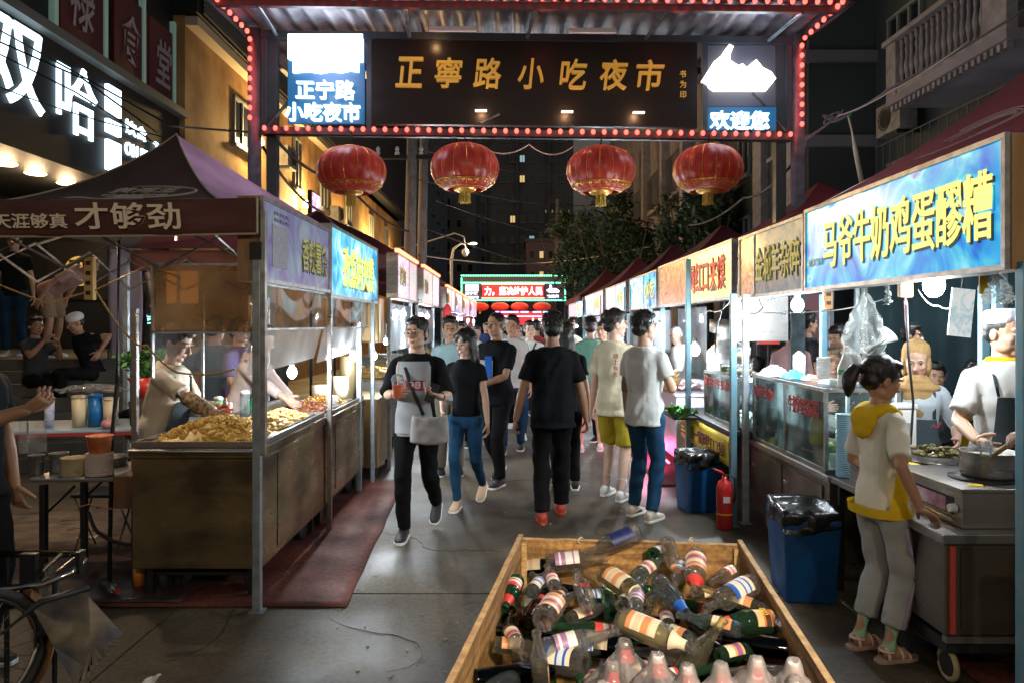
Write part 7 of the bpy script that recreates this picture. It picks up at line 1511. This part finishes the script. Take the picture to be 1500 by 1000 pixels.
person('person in blue jeans standing on the terrace at the left edge', -7.15, 10.3, 1.75, R(20), z0=1.2, q=0, hair='short', skin='mid', shirt=BLK, pants=JEAND, shoes=SHW)
person('person in black standing on the terrace beside the lilac banner', -5.6, 10.6, 1.74, R(190), z0=1.2, q=0, hair='short', skin='mid', shirt=BLK, pants=BLKP, shoes=SHB)
person('child in black with white print seated behind the slim golden post', -3.42, 6.75, 1.45, R(30), seat=.46, q=1, hair='short', skin='mid', shirt=BLK, pants=BLKP, shoes=SHB, feet=((-.1, -.42), (.1, -.4)))
def stool(label, X, Y, h=.45, m=None, z0=0): t = thing('stool', label, 'stool', (X, Y, z0)); MB().lathe([(.17, h - .04), (.18, h)], 16).build('seat', m or mat('red_plastic', (.4, .03, .03), .4), t, True); [MB().tube([(.12 * a, .12 * b, h - .04), (.16 * a, .16 * b, 0)], .014, 6).build('leg', BLACKM, t) for a in (-1, 1) for b in (-1, 1)]; return t
stool('red plastic stool under the child behind the golden post', -3.42, 6.75)
lb2 = thing('lilac_banner', 'tall faded lilac banner standing at the terrace edge behind the truss', 'banner', (-5.15, 9.55, 0)); MB().grid(lambda u, v: (-.22 + .44 * u, .02 * math.sin(v * 7 + u * 4), 1.0 + 1.65 * v), 10, 20).build('cloth', mat('lilac_cloth', (.30, .26, .38), .8, col2=(.4, .3, .3), scale=4), lb2, True, solid=.004); bx('rod', (-.235, -.01, 0), (-.222, .01, 2.7), BLACKM, lb2)
# diners on the right
def diner(lb, X, Y, H, rz, seat=.48, **k):
    k.setdefault('q', 1); k.setdefault('hair', 'short'); k.setdefault('skin', 'mid'); k.setdefault('pants', BLKP); k.setdefault('shoes', SHB)
    if seat: k.setdefault('feet', ((-.1, -.42), (.1, -.4))); stool('stool under the %s' % lb.split(',')[0], X, Y, seat - .02, mat('dark_stool', (.05, .05, .06), .5)); k.setdefault('Rw', (-.16, -.36, .86)); k.setdefault('Lw', (.16, -.36, .86))
    return person(lb, X, Y, H, R(rz), seat=seat, **k)
d1 = diner('middle aged diner with short light hair and black tee, facing the lane', 3.19, 7.15, 1.70, -8, .52, hairm=HAIRG, skin='mid', shirt=BLK)
nk = diner('young man in a white sports tee leaning over the table', 3.85, 8.1, 1.66, -60, None, lean=24, shirt=WHT, hp=12, Rw=(-.1, -.4, .95))
_, at = patch(nk, .1, .2, -90, -89, .06, WHT, 'seam', 2, 2); MB().tube([at(.27 + .012 * (i - 3) ** 2 * .3, R(-104 + i * 4)) for i in range(8)], [.002, .008, .011, .009, .007, .005, .003, .002], 5).build('swoosh_print', BLACKP, nk['root'], True)
diner('person in a dusty pink shirt leaning away behind the blue column', 3.0, 7.75, 1.66, 150, None, lean=14, shirt=cloth('dusty_pink', (.50, .30, .30)), sleeve=1.6)
diner('tall person in dark clothes behind the grey gate post', 3.42, 8.3, 1.76, 100, None, shirt=DGR)
diner('woman in a mauve top, seated in profile behind the hanging bag', 3.62, 6.95, 1.60, -60, .52, shirt=cloth('mauve', (.3, .25, .36)), hair='bob' if 0 else 'short')
mk = diner('man in maroon with a white mask above the yellow capped diner', 4.4, 7.9, 1.62, 55, None, shirt=cloth('maroon_cotton', (.10, .03, .04)))
MB().ell((0, -.085, -.055), (.045, .03, .04), 12, 8, mk['hT']).build('face_mask', WHT, mk['root'], True)
yc = diner('diner in a yellow cap beside the yellow jacket', 4.22, 7.45, 1.60, -30, .45, shirt=BLK); MB().ell((0, .01, .055), (.095, .11, .075), 12, 8, yc['hT']).ell((0, -.11, .04), (.06, .06, .012), 12, 6, yc['hT']).build('yellow_cap', YELC, yc['root'], True)
diner('diner in a yellow jacket seen from behind', 4.5, 7.0, 1.58, 170, .46, shirt=YELC); diner('diner in black seen from behind between yellow jacket and cook', 4.9, 7.6, 1.6, 160, .46, shirt=BLK)
diner('diner in olive yellow far behind near the pink column', 3.62, 9.8, 1.60, 190, .5, q=0, shirt=cloth('olive_yellow', (.35, .25, .05))); diner('diner in a blue and white jacket seen from behind, far right row', 3.0, 8.75, 1.60, 165, .45, q=0, shirt=cloth('royal_blue', (.02, .10, .45)))
diner('dark haired diner with raised arm behind the oil bottle', 3.28, 6.35, 1.66, 170, .50, shirt=BLK, Rw=(-.12, -.22, 1.15))
diner('curly haired diner half hidden left of the headscarf', 3.9, 6.6, 1.58, -20, .5, shirt=DGR)
# far crowd
fc = [(-.95, 14.5, 'far woman in pale top by the left stalls', WHT, JEAND, 1.60), (.45, 13.2, 'far man in red shirt left of the green tee man', cloth('brick_red', (.3, .05, .04)), BLKP, 1.70), (.75, 15.2, 'far person in black in the middle of the lane', BLK, BLKP, 1.68), (-.25, 15.8, 'far man in grey coming up the lane', GRYT, JEAND, 1.70), (.2, 17.8, 'far woman in white under the small lanterns', WHT, BLKP, 1.60), (-.7, 19.5, 'far person in navy at the left side', cloth('navy', (.02, .03, .08)), JEAND, 1.66), (1.1, 13.4, 'far man in cream by the right stalls', CRMT, BLKP, 1.72), (.6, 21, 'very small figure in pale blue at the far end', cloth('light_blue_cotton'), JEAND, 1.66), (-.2, 24, 'very small dark figure at the far end', BLK, BLKP, 1.7), (1.2, 17, 'far person in white tee at the right row', WHT, JEAND, 1.64)]
for k, (x, y, lb, s_, p_, h_) in enumerate(fc): person(lb, x, y, h_, R((k * 73) % 50 - 25 + (180 if k % 3 == 1 else 0)), q=0, hair='short', skin=('light', 'mid', 'tan')[k % 3], shirt=s_, pants=p_, shoes=SHB, feet=((-.1, -.1), (.1, .15)))

# ============================================================ CRATE OF BOTTLES
PLY = mat('plywood', (.50, .27, .085), .6, col2=(.20, .095, .03), scale=3.2, stretch=(1.2, 1.2, 14), bump=.25, bscale=60, rvar=.1, detail=8)
PLE = mat('plywood_edge_grain', (.58, .38, .17), .75, col2=(.38, .22, .09), scale=30, stretch=(1, 1, 4), bump=.4, bscale=90)
weather(PLY, s=2.5, s2=60, amt=.5)
RIM = .80; FLc, FRc, NLc, NRc = G(760, 783, RIM), G(1087, 792, RIM), G(652, 1002, RIM), G(1224, 1002, RIM)
NLc = NLc + (NLc - FLc) * .04; NRc = NRc + (NRc - FRc) * .04
crate = thing('bottle_crate', 'open plywood crate on a handcart, heaped with empty bottles, foreground', 'crate', (0, 0, 0))
def panel(name, a, b, inn, z0, z1, t=.018, m=PLY):
    a, b = V(a), V(b); d = (b - a).normalized(); n = V(inn); n = (n - d * n.dot(d)); n.z = 0; n = n.normalized() * t
    mb = MB(); N = 14
    q = []
    for i in range(N + 1):
        p = a.lerp(b, i / N); dz = .004 * noise.noise(V((i * .7, z0, a.x * 5)))
        q.append([(p.x, p.y, z0), (p.x + n.x, p.y + n.y, z0), (p.x + n.x, p.y + n.y, z1 + dz), (p.x, p.y, z1 + dz)])
    mb.loft(q); o = mb.build(name, m, crate, bevel=.0015)
    e = MB(); e.loft([[(p[3][0], p[3][1], p[3][2] + .0008), (p[2][0], p[2][1], p[2][2] + .0008), (p[2][0], p[2][1], p[2][2] + .0035), (p[3][0], p[3][1], p[3][2] + .0035)] for p in q]); e.build('rim_edge', PLE, o); return o
cen = (FLc + FRc + NLc + NRc) / 4
dx = (FRc - FLc).normalized() * .0185
panel('side_panel', NLc, FLc, cen - FLc, .44, RIM); panel('side_panel', NRc, FRc, cen - FRc, .44, RIM); panel('end_panel', FLc + dx, FRc - dx, cen - FLc, .44, RIM - .012); panel('end_panel', NLc + dx, NRc - dx, cen - NLc, .44, RIM - .010)
lo = MB(); lo.add([(p.x, p.y, z) for z in (.42, .438) for p in (NLc, NRc, FRc, FLc)], [(3, 2, 1, 0), (4, 5, 6, 7), (0, 1, 5, 4), (1, 2, 6, 5), (2, 3, 7, 6), (3, 0, 4, 7)]); lo.build('floor_board', PLY, crate)
ins = lambda p, k=.045: p.lerp(cen, k)
for p in (FLc, FRc, NLc, NRc): q = ins(p, .052); MB().box((q.x, q.y, .61), (.03, .03, .34), M.Rotation(R(-6), 4, 'Z')).build('corner_batten', PLE, crate)
hc_ = thing('handcart', 'steel handcart with rubber wheels under the plywood crate', 'handcart', (0, 0, 0))
for p, q in ((NLc, FLc), (NRc, FRc)):
    a, b = ins(p, .12), ins(q, .12); a.z = b.z = .395; MB().tube([a, b], .022, 8).build('rail', BLACKM, hc_)
for t_ in (.15, .5, .85): a, b = ins(NLc, .12).lerp(ins(FLc, .12), t_), ins(NRc, .12).lerp(ins(FRc, .12), t_); a.z = b.z = .395; MB().tube([a, b], .018, 8).build('crossbar', BLACKM, hc_)
for p in (FLc, FRc, NLc, NRc):
    q = ins(p, .25); MB().tube([(q.x, q.y, .395), (q.x, q.y, .16)], .016, 8).build('strut', BLACKM, hc_); MB().lathe([(.03, -.02), (.13, -.022), (.15, 0), (.13, .022), (.03, .02)], 24, M.Translation((q.x + .035, q.y, .15)) @ M.Rotation(R(-8), 4, 'Z') @ M.Rotation(R(90), 4, 'Y')).build('wheel', mat('rubber'), hc_, True)
rp_ = MB()
for px in (850, 1012): a = G(px, 787, RIM); rp_.tube([a + V((.010 * math.cos(t), .016 * math.cos(t), .010 * math.sin(t) - .010)) for t in np.linspace(0, 6.28, 12)], .004, 5)
rp_.build('twine_knots', mat('twine', (.5, .4, .28), .9), crate)
GC = glass('clear_bottle_glass', (.98, .99, .98), .62, bright_haze=.015); GG = glass('green_bottle_glass', (.06, .62, .22), .4, bright_haze=.02); GD = glass('dark_green_glass', (.02, .07, .03), .15); GBr = glass('brown_bottle_glass', (.16, .07, .02), .2); GB_ = glass('pale_blue_glass', (.78, .90, .95), .6, bright_haze=.015); GY = glass('pale_amber_glass', (.92, .91, .74), .6, bright_haze=.015)
def prof(kind):
    """outer profile (radius, z) of a bottle standing on z = 0"""
    if kind == 'beer': o = [(.012, .006), (.028, .0), (.0335, .006), (.0345, .02), (.0345, .125), (.033, .145), (.026, .165), (.018, .19), (.0150, .215), (.0138, .245), (.0160, .248), (.0160, .256), (.0138, .262)]
    elif kind == 'liquor': o = [(.018, .006), (.036, .0), (.042, .006), (.043, .02), (.043, .155), (.041, .172), (.031, .190), (.020, .203), (.0165, .22), (.016, .255), (.019, .258), (.019, .268), (.0165, .272)]
    elif kind == 'slim': o = [(.010, .005), (.022, 0), (.0265, .006), (.027, .02), (.027, .105), (.025, .125), (.018, .15), (.0128, .175), (.0125, .205), (.0150, .208), (.0150, .216), (.0125, .22)]
    else: o = [(.016, .014), (.030, .0), (.040, .008), (.042, .02), (.042, .13), (.039, .155), (.027, .195), (.017, .225), (.0155, .275), (.019, .278), (.019, .288), (.016, .292)]
    inn = [(max(.004, r - .0028), z + (.004 if i < 3 else 0)) for i, (r, z) in enumerate(o)]
    return o + inn[::-1]
BM = {}
def bottle(label, kind, gl, base, neck, lab=None, lab2=None, cap=None, txt=None, roll=0.0, group=None, fill=None):
    key = (kind, gl.name)
    L = dict(beer=.262, liquor=.272, slim=.22, wine=.292)[kind]; sc = .88; rr = dict(beer=.0345, liquor=.043, slim=.027, wine=.042)[kind]; zs = dict(beer=(.045, .115), liquor=(.04, .145), slim=(.03, .095), wine=(.045, .12))[kind]
    a, b = V(base) + V((0, 0, .03 if not group else 0)), V(neck) + V((0, 0, .03 if not group else 0)); d = (b - a).normalized(); c = (a + b) / 2 - d * L * .5 * sc
    q = V((0, 0, 1)).rotation_difference(d)
    t = thing('glass_bottle', label, 'bottle', tuple(c), 0, group); t.rotation_mode = 'QUATERNION'; t.rotation_quaternion = q; t.scale = (sc,) * 3
    if key not in BM: o = MB().lathe(prof(kind), 22, closed=False).build('glass', gl, t, True); BM[key] = o
    else: piece(BM[key], t)
    # labels face the sky: rotate about the axis so that the label middle looks up
    up = q.inverted() @ V((0, -.25, 1)); ang = math.atan2(up.y, up.x) + roll
    def band(z0, z1, half, m, r, nm):
        return MB().grid(lambda u, v: (r(z0 + (z1 - z0) * v) * math.cos(ang + (u - .5) * 2 * half), r(z0 + (z1 - z0) * v) * math.sin(ang + (u - .5) * 2 * half), z0 + (z1 - z0) * v), 14, 4).build(nm, m, t, True)
    pz = [z for r_, z in prof(kind)[:13]]; pr = [r_ for r_, z in prof(kind)[:13]]; rf_ = lambda z: float(np.interp(z, pz[2:], pr[2:])) + .0006
    if lab: band(zs[0], zs[1], 1.25, lab, rf_, 'label')
    if lab2: band(L - .085, L - .035, 2.2, lab2, rf_, 'neck_label')
    if txt:
        er = V((math.cos(ang), math.sin(ang), 0)); ta = V((-math.sin(ang), math.cos(ang), 0)); text(txt[0], 'label_print', txt[1], t, tuple(er * (rr + .0012) - ta * .018 + V((0, 0, (zs[0] + zs[1]) / 2 - .012))), tuple(ta), (0, 0, 1), .024, .036, ext=.0012)
    if cap: MB().lathe([(.018, L - .03), (.019, L + .001), (.016, L + .004)], 14).build('cap', cap, t, True)
    if fill: MB().lathe([(rr * .8, .012), (rr * .88, .02), (rr * .88, zs[1]), (rr * .5, zs[1] + .03)], 16).build('residue', fill, t, True)
    return t
def lab(name, a, b, sc=18, c=None):
    """printed paper label: hard bands along the bottle"""
    m = mat(name, a, .45); nt = m.node_tree; n = nt.nodes; L = nt.links.new; tc = n.new('ShaderNodeTexCoord'); sp = n.new('ShaderNodeSeparateXYZ'); L(tc.outputs['Object'], sp.inputs[0])
    mr = n.new('ShaderNodeMapRange'); mr.inputs[1].default_value = .03; mr.inputs[2].default_value = .15; L(sp.outputs[2], mr.inputs[0]); r = n.new('ShaderNodeValToRGB'); r.color_ramp.interpolation = 'CONSTANT'; e = r.color_ramp.elements
    st = [(0, c or b), (.22, a), (.30, b), (.46, a), (.52, c or a), (.72, b), (.78, a)]
    while len(e) < len(st): e.new(.5)
    for i, (p, q) in enumerate(st): e[i].position = p; e[i].color = (*q, 1)
    L(mr.outputs[0], r.inputs[0]); L(r.outputs[0], n['Principled BSDF'].inputs['Base Color']); return m
LO = lab('orange_purple_label', (.75, .32, .12), (.28, .10, .25), 20, (.8, .65, .45)); LC = lab('cream_label', (.70, .60, .42), (.62, .50, .33), 20, (.6, .25, .10)); LRd = lab('red_white_label', (.60, .05, .04), (.75, .7, .65), 22); LBl = lab('blue_white_label', (.02, .10, .45), (.6, .65, .7), 14, (.75, .65, .5)); LBg = lab('beige_label', (.5, .42, .28), (.4, .3, .2), 20); LNv = lab('navy_label', (.01, .02, .10), (.02, .03, .14), 20); LCo = lab('orange_black_label', (.62, .14, .03), (.05, .03, .02), 26, (.6, .45, .2)); LWp = lab('white_purple_label', (.7, .65, .62), (.3, .15, .3), 16)
g_ = lambda x, y, z: G(x, y, z)
bl = bottle
bl('clear bottle with a navy label propped highest on the far rim of the crate', 'liquor', GC, g_(938, 790, .80), g_(855, 822, .73), LNv)
bl('green bottle showing its round base just under the far rim', 'beer', GG, g_(898, 822, .74), g_(893, 800, .62)); bl('olive bottle showing its round base, right of the green one', 'beer', GY, g_(925, 828, .735), g_(932, 804, .62), LO)
bl('clear bottle lying across the far left with a white and purple label', 'liquor', GC, g_(806, 836, .70), g_(884, 828, .72), LWp); bl('black green bottle in the far left corner with a beige label', 'wine', GD, g_(768, 842, .64), g_(835, 838, .66), LBg)
bl('big clear bottle with pale green film lying diagonally in the centre', 'liquor', GY, g_(872, 842, .76), g_(968, 908, .72), LC, LC); bl('clear bottle with small red lettering pointing neck up, left of the centre', 'beer', GC, g_(872, 925, .70), g_(836, 828, .76), None, None, None, ('BU', mat('red_vinyl_letters')))
bl('clear bottle with an orange and purple label, base towards the viewer', 'liquor', GC, g_(778, 950, .73), g_(838, 858, .74), LO, LO); bl('green beer bottle by the left wall with a red and white label', 'beer', GG, g_(762, 850, .70), g_(732, 920, .68), LRd, LRd)
bl('clear bottle with a blue and white label beside the left green bottle', 'slim', GB_, g_(778, 880, .69), g_(804, 846, .71), LBl); bl('dull dark bottle under the orange labelled one', 'beer', GBr, g_(768, 935, .66), g_(800, 876, .68), None, LRd)
bl('large clear bottle with a wide cream label lying in the front middle', 'liquor', GC, g_(890, 914, .76), g_(1040, 975, .72), LC, LC, fill=mat('stale_beer', (.35, .28, .10), .2)); bl('clear bottle standing neck down under the far rim, right of centre', 'beer', GC, g_(976, 800, .79), g_(997, 868, .70), None, LO)
bl('clear bottle with orange and purple label, base up, right of centre', 'liquor', GC, g_(1020, 806, .80), g_(1017, 905, .70), LO, LRd); bl('clear bottle with a bright blue neck label lying towards the right', 'beer', GB_, g_(950, 848, .77), g_(1030, 938, .72), None, LBl)
bl('pale blue bottle with an orange label left of the standing clear ones', 'beer', GB_, g_(928, 862, .73), g_(975, 824, .74), LO); bl('clear bottle with its round base facing the viewer near the right back', 'beer', GC, g_(1060, 840, .74), g_(1066, 812, .62))
bl('small clear bottle with a red and cream label near the right back corner', 'slim', GC, g_(1080, 843, .71), g_(1036, 868, .72), LRd); bl('dark bottle base in the far right corner', 'beer', GBr, g_(1092, 840, .70), g_(1090, 818, .60))
bl('clear bottle with a blue and cream label resting on the right wall', 'liquor', GC, g_(1112, 862, .76), g_(1022, 912, .72), LBl); bl('green wine bottle with an orange and black label lying by the right wall', 'wine', GG, g_(1150, 925, .70), g_(1030, 926, .72), LCo, lab('red_foil', (.6, .06, .04), (.5, .04, .03)), None, ('COO', mat('yellow_plastic')))
bl('teal glinting dark bottle behind the green wine bottle', 'beer', GD, g_(1128, 905, .68), g_(1050, 908, .69)); bl('open brown bottle mouth beside the wine bottle neck', 'beer', GY, g_(1010, 985, .66), g_(1040, 948, .73))
bl('clear bottle with a spiral cream label standing in the near left', 'slim', GC, g_(792, 1010, .66), g_(787, 955, .78), LC); bl('clear square labelled bottle lying behind the spiral one', 'liquor', GC, g_(840, 985, .68), g_(770, 975, .66), LBl)
bl('dark bottle with a beige label lying left of the front bottle pack', 'wine', GD, g_(905, 962, .67), g_(800, 948, .66), LBg); bl('dark amber bottle below the wine bottle on the right', 'beer', GBr, g_(1150, 965, .68), g_(1085, 955, .68)); bl('dark bottle ring at the near right wall of the crate', 'beer', GBr, g_(1182, 1000, .72), g_(1180, 960, .62))
bl('dark bottle lying along the near left wall', 'wine', GD, g_(715, 985, .63), g_(760, 880, .62)); bl('green bottle deep between the diagonal clear bottles', 'beer', GG, g_(905, 945, .64), g_(880, 850, .66), None, LRd); bl('dark green bottle lying in the near left corner', 'beer', GD, g_(715, 1010, .66), g_(790, 1000, .66))
XB = [('clear bottle with a red cap wedged under the diagonal big one', 'slim', GC, (905, 905, .70), (950, 858, .74), LRd), ('clear bottle with a cream neck band near the left back', 'slim', GC, (800, 905, .68), (846, 880, .70), LC), ('green bottle crossing under the bottle with small red lettering', 'beer', GG, (902, 945, .66), (822, 932, .69), LRd),
      ('clear bottle squeezed between the two upright ones at the back', 'slim', GC, (1000, 830, .74), (985, 880, .70), LBl), ('clear bottle lying against the far wall at the right', 'beer', GC, (1075, 822, .70), (1010, 818, .72), LO), ('pale amber bottle above the wine bottle', 'slim', GY, (1100, 900, .72), (1040, 878, .74), LC),
      ('clear bottle pointing at the viewer in the very centre', 'slim', GC, (935, 880, .77), (925, 925, .76), LWp), ('small green bottle between the pale blue one and the far wall', 'slim', GG, (955, 822, .74), (985, 812, .72), LRd), ('clear bottle with an orange label low at the left wall', 'slim', GC, (745, 935, .69), (770, 980, .70), LO),
      ('clear bottle across the near left above the packs', 'beer', GC, (820, 960, .71), (880, 945, .73), LWp), ('clear bottle touching the near right wall', 'slim', GC, (1165, 945, .71), (1120, 905, .73), LBl), ('pale blue bottle between wine bottle and centre bottles', 'slim', GB_, (1075, 935, .72), (1000, 915, .73), LC),
      ('clear bottle neck up beside the left blue labelled one', 'slim', GC, (815, 880, .70), (800, 835, .72), LRd)]
for lb, kd, gm, p0, p1, lm in XB: bl(lb, kd, gm, g_(*p0), g_(*p1), lm)
def C_(u, v, z): p = NLc.lerp(NRc, u).lerp(FLc.lerp(FRc, u), v); return V((p.x, p.y, z))
k_ = 0
for z in (.48, .545, .60, .645):
    for i in range(12):
        u, v = .12 + .76 * ((i % 3) + .5 * (k_ % 2) * .6) / 2.3, .10 + .78 * (i // 3) / 3.0; a = rnd.uniform(0, 3.14); c = C_(min(u, .85), min(v, .85), z); dd = V((math.cos(a), math.sin(a), rnd.uniform(-.08, .08))) * .1
        if .07 < u < .93: bl('dark empty bottle buried in the lower layers of the crate', ('beer', 'wine', 'beer')[i % 3], (GD, GG, GBr, GC)[(i + k_) % 4], c - dd, c + dd, (None, LRd, None, LC)[(i + k_) % 4], group='bottles buried in the crate')
    k_ += 1
for i in range(26):
    u, v = .12 + .76 * (i % 4) / 3 + rnd.uniform(-.03, .03), .14 + .76 * (i // 4) / 6.2; a = rnd.uniform(0, 3.14); c = C_(u, v, .688 + rnd.uniform(-.012, .012)); dd = V((math.cos(a), math.sin(a), rnd.uniform(-.12, .12))) * .1
    if .12 < u < .88: bl('plain empty bottle in the middle of the heap, half covered by others', ('slim', 'beer', 'slim')[i % 3], (GC, GG, GC, GY, GB_)[i % 5], c - dd, c + dd, (LRd, None, LC, LBl, None, LO)[i % 6], group='half covered bottles in the crate heap')
# shrink wrapped packs
WRAP = clear('shrink_wrap', (.95, .93, .93), haze=.26, hcol=(.78, .72, .70), var=.22, hscale=9, fres=1.6, rough=.08)
def pack(label, x0, x1, y0, y1, peaks, zb):
    t = thing('bottle_pack', label, 'bottle pack', (0, 0, 0))
    def h(x, y):
        z = zb
        for p in peaks: d = math.hypot(x - p.x, y - p.y); a = math.atan2(y - p.y, x - p.x); z = max(z, p.z - min(1, max(0, d - .015) / .010) * .030 - max(0, d - .020) * (1.15 + .25 * math.sin(a * 5 + p.x * 90)))
        return z + .005 * noise.noise(V((x * 45, y * 45, 0))) + .004 * abs(noise.noise(V((x * 110, y * 60, 2))))
    MB().grid(lambda u, v: (lambda x, y: (x, y, h(x, y) - (.16 if u in (0, 1) or v == 0 else 0)))(x0 + (x1 - x0) * u, y0 + (y1 - y0) * v), 110, 70).build('plastic_wrap', WRAP, t, True, solid=.0012)
    for i, p in enumerate(peaks):
        mb = MB().lathe(prof('slim'), 16, M.Translation((p.x, p.y, p.z - .223)), closed=False); o = mb.build('glass_bottle', GC if i % 2 else GY, t, True)
        MB().lathe([(.0145, -.050), (.0165, -.004), (.0145, -.002)], 14, M.Translation((p.x, p.y, p.z))).build('cap', WHITEP if i % 3 else STEEL, o, True); MB().lathe([(.0278, -.19), (.0278, -.12)], 16, M.Translation((p.x, p.y, p.z)), closed=False).build('label', LRd, o, True)
        MB().grid(lambda u, v: (p.x + .019 * math.cos(-2.4 + u * 1.8) * (1 + .5 * (1 - v)), p.y + .019 * math.sin(-2.4 + u * 1.8) * (1 + .5 * (1 - v)), p.z - .05 + .032 * v), 8, 3).build('red_print', mat('red_print_film', (.55, .05, .06), .4), o, True)
pk1 = [g_(915, 936, .83), g_(963, 956, .83), g_(1007, 972, .82), g_(897, 968, .80), g_(884, 1000, .79), g_(945, 1010, .80), g_(1000, 1020, .80)]
pk2 = [g_(1056, 970, .82), g_(1108, 962, .83), g_(1163, 966, .83), g_(1166, 992, .81), g_(1110, 1012, .81), g_(1052, 1015, .81)]
ys_ = [p.y for p in pk1]; pack('left shrink wrapped pack of small bottles at the front of the crate', min(p.x for p in pk1) - .035, max(p.x for p in pk1) + .03, min(ys_) - .04, max(ys_) + .05, pk1, .70)
ys_ = [p.y for p in pk2]; pack('right shrink wrapped pack of small bottles at the front of the crate', min(p.x for p in pk2) - .03, max(p.x for p in pk2) + .04, min(ys_) - .04, max(ys_) + .05, pk2, .70)

bpy.data.scenes.remove(TMP)
